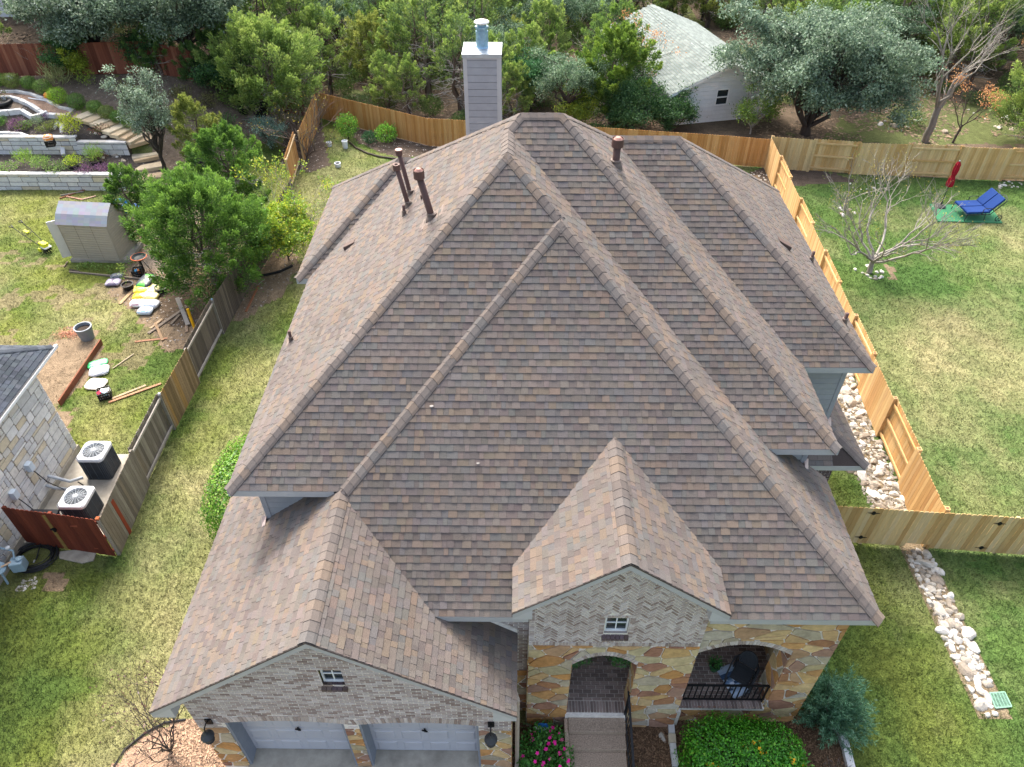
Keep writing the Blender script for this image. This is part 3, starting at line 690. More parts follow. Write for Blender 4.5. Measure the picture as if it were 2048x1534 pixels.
# brick wall between garage and tower, under the eave
mb = MB(); fr = FX(7.7); o2 = [(-1.3, G0), (TX0, G0), (TX0, 4.22), (-1.6, 4.22)]
flat(mb, fr, [o2]); tiles(mb, fr, bond(-1.6, TX0, 1.5, 4.25, .205, .070, .020), [o2], .009, C_brick, 1); tiles(mb, fr, voro(-.1, TX0, G0, 1.5, .4, .25, .026, 31), [[(-.1, G0), (TX0, G0), (TX0, 1.5), (-.1, 1.5)]], .015, C_stone, 2)
a = Vector((-1.55, 7.68, R_G.z(-1.55, 0)+.02)); b = Vector((.02, 7.68, R_G.z(.02, 0)+.02)); mb.prism([a, b, b+Vector((0, 0, .13)), a+Vector((0, 0, .13))], (0, -.03, 0), lin('#a8adb3'), 0)
mb.build('link_wall', [M_mortar, M_brick, M_stone], H)
# porch
YP = 7.52; PX0, PX1 = TX1, 6.55; FLZ = .22
parch = (TX1+.02, 5.72, FLZ, 2.66, .42)
outer = [(PX0, G0), (PX1, G0), (PX1, 4.24), (PX0, 4.24)]
pcs = pieces(outer, [parch]); mb = MB(); fr = FX(YP); flat(mb, fr, pcs)
big = pieces(outer, [(parch[0], parch[1], FLZ, parch[3]+.19, parch[4])])
tiles(mb, fr, stones(PX0, PX1, G0, 4.24, 41), big, .03, C_stone, 2); archring(mb, fr, parch[0], parch[1], parch[3], parch[4], .18, .07)
PD = .55
flat(mb, FL(parch[1]), [[(-YP-PD, G0), (-YP, G0), (-YP, 2.7), (-YP-PD, 2.7)]]); tiles(mb, FL(parch[1]), voro(-YP-PD, -YP, G0, 2.7, .42, .3, .028, 42), [[(-YP-PD, G0), (-YP, G0), (-YP, 2.68), (-YP-PD, 2.68)]], .015, C_stone, 2)
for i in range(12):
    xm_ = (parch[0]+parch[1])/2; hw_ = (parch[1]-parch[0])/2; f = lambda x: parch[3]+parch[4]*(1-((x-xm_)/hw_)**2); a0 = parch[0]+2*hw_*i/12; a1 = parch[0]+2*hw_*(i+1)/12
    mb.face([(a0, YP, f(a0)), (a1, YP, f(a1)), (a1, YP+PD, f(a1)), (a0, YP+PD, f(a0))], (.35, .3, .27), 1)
# right outer side, inner right wall, back wall, tower's inner side, ceiling
flat(mb, FRt(PX1), [[(YP, G0), (10.9, G0), (10.9, 4.24), (YP, 4.24)]]); tiles(mb, FRt(PX1), stones(YP, 8.6, G0, 4.24, 43), [[(YP, G0), (8.6, G0), (8.6, 4.24), (YP, 4.24)]], .018, C_stone, 2)
flat(mb, FL(6.1), [[(-9.35, G0), (-YP-PD, G0), (-YP-PD, 3.5), (-9.35, 3.5)]]); tiles(mb, FL(6.1), voro(-9.35, -YP-PD, G0, 3.3, .42, .3, .028, 44), [[(-9.35, G0), (-YP-PD, G0), (-YP-PD, 3.3), (-9.35, 3.3)]], .015, C_stone, 2)
flat(mb, FX(YP+PD), [[(parch[1], G0), (6.1, G0), (6.1, 3.4), (parch[1], 3.4)]]) ; mb.face([(parch[1], YP+PD, G0), (parch[1], YP+PD, 3.4), (6.1, YP+PD, 3.4), (6.1, YP+PD, G0)])
bw_ = [(.3, G0), (6.1, G0), (6.1, 3.5), (.3, 3.5)]; pw = (3.75, 5.1, 1.05, 2.6, 0)
flat(mb, FX(9.35), pieces(bw_, [pw])); tiles(mb, FX(9.35), stones(.3, 6.1, G0, 3.3, 45), pieces(bw_, [(3.65, 5.2, .85, 2.75, 0)]), .015, C_stone, 2)
tiles(mb, FX(9.35), [[(x+.006, .86), (x+.061, .86), (x+.061, 1.04), (x+.006, 1.04)] for x in np.arange(3.6, 5.2, .0667)], [[(3.6, .8), (5.25, .8), (5.25, 1.05), (3.6, 1.05)]], .03, C_brick, 1)
flat(mb, FRt(.3), [[(YTW+.3, G0), (9.35, G0), (9.35, 3.5), (YTW+.3, 3.5)]])
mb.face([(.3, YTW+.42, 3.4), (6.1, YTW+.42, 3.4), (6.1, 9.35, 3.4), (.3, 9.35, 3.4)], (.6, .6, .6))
mb.build('porch_wall', [M_mortar, M_brick, M_stone], H)
window(H, 3.75, 5.1, 1.06, 2.58, 9.38, grid=3, fw=.06, sill=False)
mb = MB()      # brick floor
flz = FLZ-.012; frf = Fr((0, 0, flz), (1, 0, 0), (0, 1, 0)); z1f = [(.3, YTW+.03), (TX1+.1, YTW+.03), (TX1+.1, 9.35), (.3, 9.35)]; z2f = [(TX1+.1, YP+.0), (6.1, YP+.0), (6.1, 9.35), (TX1+.1, 9.35)]
inner1 = [(arch[0], YTW+.24), (TX1+.1, YTW+.42), (TX1+.1, 9.35), (.3, 9.35), (.3, YTW+.42), (arch[0], YTW+.42)]
mb.box((.31, YTW+.02, G0), (TX1+.1, 9.34, flz)); mb.box((TX1+.1, YP+.02, G0), (6.09, 9.34, flz))
C_floor = sel('#8f7f77', '#84756d', '#998880', '#7d6f69', '#a08f86')
tiles(mb, frf, bond(.3, 6.1, 7.6, 9.35, .21, .098, .012, 61), [[(.3, YTW+.27), (6.1, YTW+.27), (6.1, 9.35), (.3, 9.35)]], .01, C_floor, 1)
row = [[(x+.005, YTW-.01), (x+.065, YTW-.01), (x+.065, YTW+.25), (x+.005, YTW+.25)] for x in np.arange(arch[0], arch[1]-.05, .0705)]; tiles(mb, frf, row, [[(arch[0], 7), (arch[1], 7), (arch[1], 9), (arch[0], 9)]], .012, C_floor, 1)
mb.box((arch[0]-.02, YTW-.06, -.4), (arch[1]+.0, YTW+.03, FLZ-.06), lin('#a8a49c'), 0)
row = [[(x+.005, YP-.05), (x+.065, YP-.05), (x+.065, YP+.2), (x+.005, YP+.2)] for x in np.arange(parch[0], parch[1]-.05, .0705)]; tiles(mb, frf, row, [[(parch[0], 7), (parch[1], 7), (parch[1], 9), (parch[0], 9)]], .014, C_floor, 1)
mb.box((parch[0], YP-.048, FLZ-.1), (parch[1], YP+.02, FLZ-.013), (.5, .45, .42), 0)
mb.build('porch_floor', [M_mortar, M_brick], H)
# front steps
mb = MB(); sx0, sx1 = 1.2, 2.5; ys = [YTW-.06, 6.98, 6.66, 6.32]; zs = [.06, -.1, -.26, -.42]
for i in range(4):
    y0 = ys[i+1] if i < 3 else 2.0; mb.box((sx0, y0, G0-.2), (sx1, ys[i], zs[i]), (1, 1, 1))
mb.box((sx0-.09, 6.25, G0-.2), (sx0-.004, YTW-.07, .03), (1.25, 1.25, 1.25))
o = mb.build('front_steps', mat('step_aggregate', '#9d8c7b', rough=.95, var=.5, scale=42, bump=.4, attr=True), H); bevel(o, .012, 2)
# railings
def railing(name, p, q, h0, h1, n, slope_q=0.0, par=H):
    mb = MB(); p = Vector(p); q = Vector(q); z = Vector((0, 0, 1))
    mb.beam(p+z*h1, q+z*h1, .045, .03); mb.beam(p+z*h0, q+z*h0, .035, .025)
    for i in range(n+1):
        t = i/n; b = p+(q-p)*t; k = .022 if 0 < i < n else .038
        mb.beam(b+z*(h0 if 0 < i < n else 0), b+z*h1, k, k)
    return mb.build(name, M_black, par)
railing('porch_railing', (parch[0]+.02, YP+.12, FLZ), (parch[1]-.02, YP+.12, FLZ), .1, .78, 16)
mb = MB(); A = Vector((2.5, YTW-.02, .2)); B = Vector((2.52, 5.95, -.42))
for p in (A, B): mb.beam(p-Vector((0, 0, .1)), p+Vector((0, 0, .9)), .04, .04)
mb.beam(A+Vector((0, .1, .9)), B+Vector((0, -.05, .9)), .05, .03); mb.beam(A+Vector((0, 0, .12)), B+Vector((0, 0, .12)), .03, .025)
for i in range(1, 12): p = A+(B-A)*i/12; mb.beam(p+Vector((0, 0, .12)), p+Vector((0, 0, .9)), .018, .018)
mb.build('stair_handrail', M_black, H)
# vents
def pipe(x, y, pl, h, r, cap, lean=0.0, name='vent_pipe'):
    z = pl.z(x, y); m_ = MB(); m_.tube([(x, y, z-.1), (x, y, z), (x+lean*h, y, z+h)], r, 14); o = m_.build(name, M_pipe, H, smooth=True)
    f_ = MB(); g = Vector((pl.b, pl.c, 0)).normalized(); t = Vector((-g.y, g.x, 0)); b0 = Vector((x, y, 0))
    f_.lathe((x, y, z-.12), [(r*2.1, 0), (r*1.75, .12), (r*1.3, .2), (r*1.55, .22), (r*1.5, .25), (r*1.02, .26)], 14, (1, .95, .92))
    ps = [b0+t*a*r*3+g*b*r*4 for a, b in ((-1, -1), (1, -1), (1, 1), (-1, 1))]
    f_.mesh([(p.x, p.y, pl.z(p.x, p.y)+.016) for p in ps], [(0, 1, 2, 3)], (1.15, 1.1, 1.05)); 
    f_.build('flashing', mat('pipe_flashing', '#6e645e', rough=.7, var=.3, attr=True), o)
    c_b = MB(); x += lean*h
    if cap == 'big':
        c_b.lathe((x, y, z+h-.06), [(r, 0), (r*1.6, .005), (r*1.6, .19), (r*1.5, .19), (r*1.5, .1), (0, .1)], 18); c_b.lathe((x, y, z+h+.06), [(r*1.35, 0), (r*1.2, .06), (r*.7, .1), (0, .11)], 16, (3.2, 3.1, 3.0))
    elif cap == 'flat': c_b.lathe((x, y, z+h-.05), [(r*1.0, 0), (r*1.5, .0), (r*1.5, .08), (r*1.7, .08), (r*1.7, .12), (0, .125)], 16, (1, 1, 1)); c_b.lathe((x, y, z+h+.08), [(r*1.5, 0), (0, .012)], 14, (5, 5, 5))
    elif cap == 'ring': c_b.lathe((x, y, z+h-.1), [(r, 0), (r*1.5, .005), (r*1.5, .14), (r*.7, .14), (r*.7, .05)], 16)
    if c_b.v: c_b.build('pipe_cap', mat('pipe_cap_paint', '#5f4740', rough=.65, var=.15, attr=True), o)
    return o
def onpl(u, v, pl):
    d = ray(u, v); t = (pl.a-CAMH)/(d[2]-pl.b*d[0]-pl.c*d[1]); return d[0]*t, d[1]*t
pipe(*onpl(864, 436, W_B), W_B, 1.0, .074, 'big', -.2); pipe(*onpl(821, 389, W_B), W_B, 1.1, .055, 'flat', -.16); pipe(*onpl(817, 412, W_B), W_B, 1.04, .058, 'ring', -.18)
pipe(*onpl(809, 431, W_B), W_B, .27, .035, ''); pipe(*onpl(583, 682, W_B), W_B, .3, .038, ''); pipe(*onpl(1231, 330, E_C), E_C, .5, .085, 'big')
pipe(*onpl(1622, 522, E_D), E_D, .3, .042, ''); pipe(*onpl(1688, 645, E_D), E_D, .28, .045, '')
def boxvent(x, y, pl, s):
    z = pl.z(x, y); g = Vector((pl.b, pl.c)).normalized(); t = Vector((-g.y, g.x)); b = MB(); P = []
    for zz, dn_ in ((0.0, .16), (.13, .2)):
        for a, k in ((-1, -1), (1, -1), (1, 1), (-1, 1)):
            q = Vector((x, y))+t*a*.1*s-g*k*dn_*.8*s; P.append((q.x, q.y, pl.z(q.x, q.y)+zz*(1 if k > 0 else .25)+.01))
    b.hexa(P); o = b.build('roof_vent', mat('vent_paint', '#5c4c45', rough=.65, var=.15), H); bevel(o, .01)
boxvent(*onpl(699, 492, W_B), W_B, 1.0); boxvent(*onpl(1568, 490, E_D), E_D, 1.15); boxvent(*onpl(846, 396, W_B), W_B, .4)
mb = MB()
for x, y, r in ((-1.72, 10.42, .045), (-.78, 9.55, .035)): mb.lathe(S_A.pt(x, y, .012), [(r, 0), (r*.8, .008), (0, .01)], 10)
mb.build('roof_patch', mat('pale_sealant', '#8f8a84'), H)
# chimney
CX0, CX1, CY0, CY1, CZ = -1.71, -.61, 22.7, 23.75, 9.78
mb = MB(); lap(mb, FX(CY0), [(CX0+.1, G0), (CX1-.1, G0), (CX1-.1, CZ-.14), (CX0+.1, CZ-.14)], G0, CZ-.14, .215, .016); 
lap(mb, FRt(CX1), [(CY0+.1, G0), (CY1-.1, G0), (CY1-.1, CZ-.14), (CY0+.1, CZ-.14)], G0, CZ-.14, .215); lap(mb, FL(CX0), [(-CY1+.1, G0), (-CY0-.1, G0), (-CY0-.1, CZ-.14), (-CY1+.1, CZ-.14)], G0, CZ-.14, .215)
mb.face([(CX1, CY1, G0), (CX0, CY1, G0), (CX0, CY1, CZ), (CX1, CY1, CZ)])
ch = mb.build('chimney', M_siding, H)
mb = MB()
for x in (CX0, CX1):
    for y in (CY0, CY1):
        sx = 1 if x == CX0 else -1; sy = 1 if y == CY0 else -1
        mb.box((min(x-sx*.02, x+sx*.1), min(y-sy*.02, y+sy*.1), G0), (max(x-sx*.02, x+sx*.1), max(y-sy*.02, y+sy*.1), CZ-.1))
mb.box((CX0-.015, CY0-.025, CZ-.14), (CX1+.015, CY1+.015, CZ-.1)); mb.build('corner_board', M_trim, ch)
mb = MB(); mb.box((CX0-.045, CY0-.05, CZ-.1), (CX1+.045, CY1+.045, CZ)); xm, ym = -1.16, 23.22
mb.mesh([(CX0-.045, CY0-.05, CZ+.002), (CX1+.045, CY0-.05, CZ+.002), (CX1+.045, CY1+.045, CZ+.002), (CX0-.045, CY1+.045, CZ+.002), (xm, ym, CZ+.06)], [(0, 1, 4), (1, 2, 4), (2, 3, 4), (3, 0, 4)])
mb.build('chase_cover', M_galv, ch)
mb = MB(); mb.lathe((xm, ym, CZ), [(.24, .0), (.2, .05), (.185, .08), (.185, .5), (.17, .5), (.17, .56), (.2, .58), (.2, .63), (.14, .64), (.14, .72)], 20)
o = mb.build('flue', mat('flue_metal', '#8fb0c4', rough=.4, metal=.5, var=.2, scale=8), ch, smooth=False)
mb = MB(); mb.lathe((xm, ym, CZ+.72), [(.225, .0), (.23, .03), (.2, .06), (.08, .085), (0, .09)], 20); mb.build('flue_cap', mat('flue_cap_metal', '#cfd0cc', rough=.35, metal=.4, var=.25, scale=6), o)
# wall lamps
for x in (-6.2, -.5):
    z = 2.12; b = MB(); b.obox((x, YGW-.03, z), (.13, .03, .2)); b.tube([(x, YGW-.04, z+.05), (x, YGW-.12, z+.12), (x, YGW-.22, z+.1), (x, YGW-.25, z-.02)], .014, 8)
    o = b.build('wall_lamp', M_black, H)
    b = MB(); b.lathe((x, YGW-.25, z-.34), [(.085, 0), (.085, .16), (.135, .17), (.128, .2), (.05, .28), (.02, .34), (0, .35)], 16, (1.6, 1.6, 1.6)); b.lathe((x, YGW-.25, z-.36), [(.05, 0), (.1, .02)], 12)
    b.build('lamp_shade', mat('dark_lamp_metal', '#3a3d40', rough=.45), o)
# downspouts
mb = MB(); x, y = -.02, 6.5; mb.tube([(x, y, 3.0), (x+.05, y-.1, 2.9), (x+.05, y-.1, -.2), (x+.03, y-.2, -.33), (x-.2, y-.42, -.36)], .05, 6); mb.build('downspout', mat('taupe_metal', '#a39689', rough=.5, var=.1), H)
mb = MB(); mb.box((-.32, 5.85, -.42), (-.12, 6.2, -.36)); mb.build('splash_guard', M_white, H)
mb = MB(); mb.tube([(8.55, 12.45, Z3-.1), (8.6, 12.7, Z3-.35), (8.65, 12.9, Z3-.5)], .05, 8); mb.build('downspout', M_pipe, H)
mb = MB(); fr = FX(12.78); o2 = [(6.31, G0), (8.3, G0), (8.3, Z3-.1), (6.31, Z3-.1)]; flat(mb, fr, [o2]); tiles(mb, fr, bond(6.4, 8.3, G0, Z3, .205, .068, .012), [o2], .009, C_dbrick, 1)
flat(mb, FRt(8.3), [[(12.78, G0), (16, G0), (16, Z3-.1), (12.78, Z3-.1)]]); tiles(mb, FRt(8.3), bond(12.78, 16, G0, Z3, .205, .068, .012), [[(12.78, G0), (16, G0), (16, Z3-.1), (12.78, Z3-.1)]], .009, C_dbrick, 1)
flat(mb, FRt(6.32), [[(10.7, G0), (12.78, G0), (12.78, 4.2), (10.7, 4.2)]])
mb.build('side_wall', [M_mortar, M_brick], H)
# ================================================================ ground
def inpoly(x, y, poly):
    x = np.asarray(x); y = np.asarray(y); r = np.zeros(x.shape, bool); n = len(poly)
    for i in range(n):
        (x0, y0), (x1, y1) = poly[i], poly[(i+1) % n]
        with np.errstate(divide='ignore', invalid='ignore'):
            r ^= ((y0 > y) != (y1 > y)) & (x < (x1-x0)*(y-y0)/(y1-y0+1e-12)+x0)
    return r
def px(*pts): return [tuple(at(u, v)[:2]) for u, v in pts]
def warp(x, y, k=.35, s=1.1): return x+(fbm(x, y, s, 3)-.5)*2*k, y+(fbm(x+31, y+7, s, 3)-.5)*2*k
FENCE_B = [(-12.0, 43.2), (-5.07, 39.4), (3.5, 38.4), (13.2, 36.9), (17.46, 36.15), (25.05, 35.5), (40, 34.3)]
FENCE_RED = [(-46, 40.4), (-29.2, 42.0), (-20, 42.4), (-12.9, 43.2)]
WOOD = [(-140, 38)]+FENCE_RED[1:]+FENCE_B+[(140, 30), (140, 220), (-140, 220)]
Z_mulch = [px((985, 1452), (1345, 1452), (1345, 1534), (1000, 1534))+[(.9, 3), (-.1, 3)], px((1345, 1440), (1610, 1425), (1640, 1420), (1680, 1470), (1700, 1534))+[(7.3, 3), (3.0, 3)]]
Z_mulch2 = [px((395, 1436), (330, 1450), (262, 1490), (215, 1534))+[(-7.2, 3), (-5.9, 5.5), (-6.4, 6.3)]]
Z_bed = [px((640, 232), (700, 262), (715, 285), (760, 305), (810, 318), (880, 300), (960, 250), (660, 205)), px((1500, 345), (1530, 372), (1590, 372), (1720, 362), (1640, 340), (1540, 330)), px((570, 240), (640, 235), (660, 330), (620, 345), (560, 330))]
Z_dirt = [px((235, 545), (300, 520), (370, 560), (430, 600), (395, 690), (330, 700), (290, 650), (265, 620), (215, 590)), px((75, 690), (150, 672), (205, 690), (180, 760), (120, 810), (150, 870), (100, 860), (60, 760)), px((258, 430), (310, 440), (330, 520), (290, 560), (255, 520)),
          px((455, 560), (560, 500), (600, 540), (560, 590), (480, 640), (440, 620)), px((500, 470), (590, 470), (600, 540), (500, 560)), px((90, 1135), (140, 1140), (150, 1170), (110, 1180)), px((1765, 530), (1790, 540), (1800, 558), (1775, 552)), px((130, 655), (190, 655), (200, 690), (140, 690))]
Z_terr = [px((-40, 375), (-40, 200), (60, 205), (140, 232), (290, 300), (330, 300), (330, 375)), px((-40, 215), (-40, 120), (230, 150), (420, 130), (560, 215), (540, 280), (430, 330), (320, 345), (300, 290), (160, 215))]
Z_path = [px((-40, 188), (20, 186), (60, 190), (100, 203), (150, 220), (190, 230), (176, 240), (130, 236), (92, 228), (55, 205), (0, 197), (-40, 198))]
Z_grav = [px((282, 345), (320, 340), (345, 372), (300, 378), (285, 368)), px((315, 420), (390, 400), (430, 400), (330, 540), (280, 540))]
Z_green2 = [px((1640, 285), (1700, 215), (1800, 200), (2060, 215), (2060, 290))]
def blob(x, y, cx, cy, rx, ry): return np.exp(-(((x-cx)/rx)**2+((y-cy)/ry)**2))
def anyz(zs, x, y):
    r = np.zeros(np.shape(x), bool)
    for z in zs: r |= inpoly(x, y, z)
    return r
def ground_info(x, y):
    """-> colour (linear), bare weight, kind of cover (0 lawn .. 1 no grass)"""
    xw, yw = warp(x, y)
    n1 = fbm(x, y, .35, 4); n2 = fbm(x+50, y, 1.6, 4); n3 = fbm(x, y+80, 6, 3)
    dry = .27+(n1-.5)*1.3+(n2-.5)*.55
    dry = dry+.42*blob(x, y, 17.5, 21, 5.5, 4.5)+.25*blob(x, y, 15, 16, 3, 4)+.3*blob(x, y, 21, 28, 3, 1.6)-.30*blob(x, y, 14.6, 29, 2.5, 5)-.3*blob(x, y, 22, 34, 9, 2)-.1*blob(x, y, 20, 15, 4, 4)
    dry = dry+.7*blob(x, y, -8.6, 9.5, 1.7, 7)+.2*blob(x, y, -10.4, 14, .7, 8)-.5*blob(x, y, -12.4, 8, 2.6, 3.6)-.25*blob(x, y, -15, 18.5, 2, 3)+.20*blob(x, y, -24, 31, 4, 3)+.3*blob(x, y, -16.5, 24.2, 2, 1.2)+.15*blob(x, y, -10, 30, 2, 6)
    dry = dry-.25*blob(x, y, 7.4, 9, 1.6, 3)-.34*blob(x, y, 9.5, 8, 4.5, 6)-.05
    dry = np.clip(dry, 0, 1)[..., None]
    yel = np.clip((fbm(x-20, y, .5, 3)-.35)*2.2+.5*blob(x, y, -24, 30, 6, 5), 0, 1)[..., None]
    g = np.array([.078, .125, .030])*(1-yel)+np.array([.155, .18, .04])*yel; d = np.array([.29, .265, .135])
    rgt = ss(9, 13, x)[..., None]; g = g*(1-rgt)+(np.array([.068, .128, .034])*(1-yel*.5)+np.array([.12, .165, .045])*yel*.5)*rgt
    c = g*(1-dry)+d*dry
    c = c*.88*(1-.3*blob(x, y, -12.8, 7.6, 3, 3.8))[..., None]  # the blob paints shade over the lower left lawn into its colour
    c = c*(.80+.4*n3[..., None])
    bare = np.zeros(np.shape(x))
    def paint(mask, colr, amt=1.0, grass=1.0):
        nonlocal c, bare
        f = mask.astype(float)*amt; c = c*(1-f[..., None])+np.array(colr)*(.75+.5*n3[..., None])*f[..., None]; bare = np.maximum(bare, f*grass)
    wood = inpoly(x, y, WOOD); 
    lit = fbm(x, y+9, .5, 4)
    paint(wood, (.12, .092, .066), 1.0, .98); gmask = wood & ((lit+.32*anyz(Z_green2, xw, yw)) > .60); paint(gmask, (.085, .115, .035), .75, .2)
    paint(anyz(Z_dirt, xw, yw), (.20, .145, .10), .92, .93)
    sp = fbm(x+11, y+5, .9, 3); left = (x < -12) & (x > -26) & (y > 17) & (y < 29); paint(left & (sp > .60), (.19, .145, .095), .6, .5)
    paint(anyz(Z_terr[:1], xw, yw), (.07, .06, .053), 1, 1); paint(anyz(Z_terr[1:], xw, yw), (.165, .13, .098), 1, .97); paint(anyz(Z_grav, xw, yw), (.30, .24, .18), .9, 1); paint(anyz(Z_path, x, y), (.30, .205, .15), 1, 1)
    paint(anyz(Z_bed, x, y), (.085, .066, .052), 1, 1); paint(anyz(Z_mulch, x, y), (.115, .072, .045), 1, 1); paint(anyz(Z_mulch2, xw, yw), (.32, .215, .145), 1, 1)
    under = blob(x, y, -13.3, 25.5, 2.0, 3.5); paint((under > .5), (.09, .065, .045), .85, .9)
    strip = (x > 11.1+.0*y) & (x < 11.75) & (y < 14.2) & (y > 7.7) | (x > 10.75+.0*(y-12)) & (x < 11.7+.04*(y-12)) & (y > 12.9) & (y < 36); paint(strip & (inpoly(x, y, WOOD) == False), (.20, .15, .10), .9, .92)
    return c, bare
def axis(a0, f0, f1, a1, fine, coarse):
    return np.concatenate([np.arange(a0, f0, coarse), np.arange(f0, f1, fine), np.arange(f1, a1+coarse, coarse)])
xs = axis(-150, -34, 34, 150, .2, 4.0); ys = axis(-20, 4, 48, 220, .2, 4.0)
X, Y = np.meshgrid(xs, ys); Z = gz(X, Y)
# keep the sheet below the house, pads and beds
V = np.stack([X, Y, Z], -1).reshape(-1, 3); nx, ny = len(xs), len(ys)
a = (np.arange(ny-1)[:, None]*nx+np.arange(nx-1)[None, :]).ravel()
FV = np.stack([a, a+1, a+nx+1, a+nx], 1).ravel(); FN = np.full(len(a), 4)
xc = (X[:-1, :-1]+X[1:, 1:])/2; yc = (Y[:-1, :-1]+Y[1:, 1:])/2
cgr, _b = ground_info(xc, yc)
def ground_mat():
    mt = bpy.data.materials.new('ground_cover'); mt.use_nodes = True; n = mt.node_tree.nodes; l = mt.node_tree.links; p = n['Principled BSDF']
    p.inputs['Roughness'].default_value = 1; p.inputs['Specular IOR Level'].default_value = .05
    tc = n.new('ShaderNodeTexCoord'); a = n.new('ShaderNodeAttribute'); a.attribute_name = 'Col'
    last = a.outputs['Color']
    for sc, lo, hi, dt in ((7, .86, 1.16, 5), (55, .4, 1.65, 3), (2.2, .85, 1.15, 3)):
        q = n.new('ShaderNodeTexNoise'); q.inputs['Scale'].default_value = sc; q.inputs['Detail'].default_value = dt; q.inputs['Roughness'].default_value = .75; l.new(tc.outputs['Object'], q.inputs['Vector'])
        r_ = n.new('ShaderNodeMapRange'); r_.inputs[1].default_value = .3; r_.inputs[2].default_value = .7; r_.inputs[3].default_value = lo; r_.inputs[4].default_value = hi; l.new(q.outputs[0], r_.inputs[0])
        mx = n.new('ShaderNodeMix'); mx.data_type = 'RGBA'; mx.blend_type = 'MULTIPLY'; mx.inputs[0].default_value = 1; l.new(last, mx.inputs[6])
        cb = n.new('ShaderNodeCombineColor'); [l.new(r_.outputs[0], cb.inputs[i]) for i in range(3)]; l.new(cb.outputs[0], mx.inputs[7]); last = mx.outputs[2]
    l.new(last, p.inputs['Base Color'])
    b = n.new('ShaderNodeBump'); b.inputs['Strength'].default_value = .8; b.inputs['Distance'].default_value = .05
    q = n.new('ShaderNodeTexNoise'); q.inputs['Scale'].default_value = 18; q.inputs['Detail'].default_value = 5; l.new(tc.outputs['Object'], q.inputs['Vector']); l.new(q.outputs[0], b.inputs['Height']); l.new(b.outputs[0], p.inputs['Normal'])
    return mt
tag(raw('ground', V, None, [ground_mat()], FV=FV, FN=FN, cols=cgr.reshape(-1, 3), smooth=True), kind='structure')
# driveway: pebble aggregate behind a concrete apron
mb = MB(); mb.box((-6.1, -3, G0-.3), (-.45, 6.02, -.24)); tag(mb.build('driveway', M_aggr), kind='structure')
mb = MB(); mb.box((-5.95, 6.03, G0-.3), (-3.45, 6.7, -.16)); mb.box((-3.24, 6.03, G0-.3), (-.72, 6.7, -.161)); mb.box((-3.45, 6.03, G0-.3), (-3.24, 6.26, -.17)); tag(mb.build('driveway_apron', M_conc), kind='structure')
mb = MB(); mb.box((-3.3, 2, G0), (-3.26, 6.0, -.236)); tag(mb.build('driveway_joint', mat('joint', '#4a443e')), kind='structure')
def scatter(n, x0, x1, y0, y1, r=rng): return r.uniform(x0, x1, n), r.uniform(y0, y1, n)
def blades(name, x, y, z, h, wd, colr, k=3, lean=.5, mt=M_leaf):
    """k little blades at every point"""
    N = len(x); x = np.repeat(x, k); y = np.repeat(y, k); z = np.repeat(z, k); h = np.repeat(h, k)*rng.uniform(.6, 1.3, N*k); c = np.repeat(colr, k, 0)*rng.uniform(.7, 1.35, (N*k, 1))
    a = rng.uniform(0, 2*np.pi, N*k); t = rng.uniform(0, 2*np.pi, N*k); x = x+rng.normal(0, .02, N*k); y = y+rng.normal(0, .02, N*k)
    W = wd*rng.uniform(.7, 1.4, N*k); ln = h*lean*rng.uniform(.4, 1.8, N*k)
    P = np.stack([np.stack([x-np.cos(a)*W, y-np.sin(a)*W, z-.01], -1), np.stack([x+np.cos(a)*W, y+np.sin(a)*W, z-.01], -1), np.stack([x+np.cos(t)*ln, y+np.sin(t)*ln, z+h], -1)], 1)
    return raw(name, P.reshape(-1, 3), None, [mt], FV=np.arange(3*N*k), FN=np.full(N*k, 3), cols=c)
NG = 330000
x, y = scatter(NG*3, -30, 30, 5, 44)
d2 = np.sqrt(x**2+y**2+CAMH**2); keep = rng.random(len(x)) < np.clip((21/d2)**1.6, 0, 1)
keep &= (np.abs(x) < .78*(np.sqrt(y*y+60))+6.5) & ~((x > -6.6) & (x < 6.6) & (y > 6) & (y < 22)) & ~((x < -14.0) & (y < 16.0)) & ~((x > -6.2) & (x < -.4) & (y < 6.2)) & ~((x < -12.2) & (x > -14.3) & (y > 11.8) & (y < 15.8)) & ~((x > 1.1) & (x < 2.55) & (y < 7.4)) & ~((x > -19.8) & (x < -16.5) & (y > 26.8) & (y < 29))
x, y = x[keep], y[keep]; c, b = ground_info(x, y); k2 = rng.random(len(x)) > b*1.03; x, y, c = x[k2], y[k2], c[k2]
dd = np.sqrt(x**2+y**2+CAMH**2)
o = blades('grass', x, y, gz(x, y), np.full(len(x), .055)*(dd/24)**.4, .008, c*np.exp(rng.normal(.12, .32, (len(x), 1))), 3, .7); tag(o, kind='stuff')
print('grass tufts', len(x))
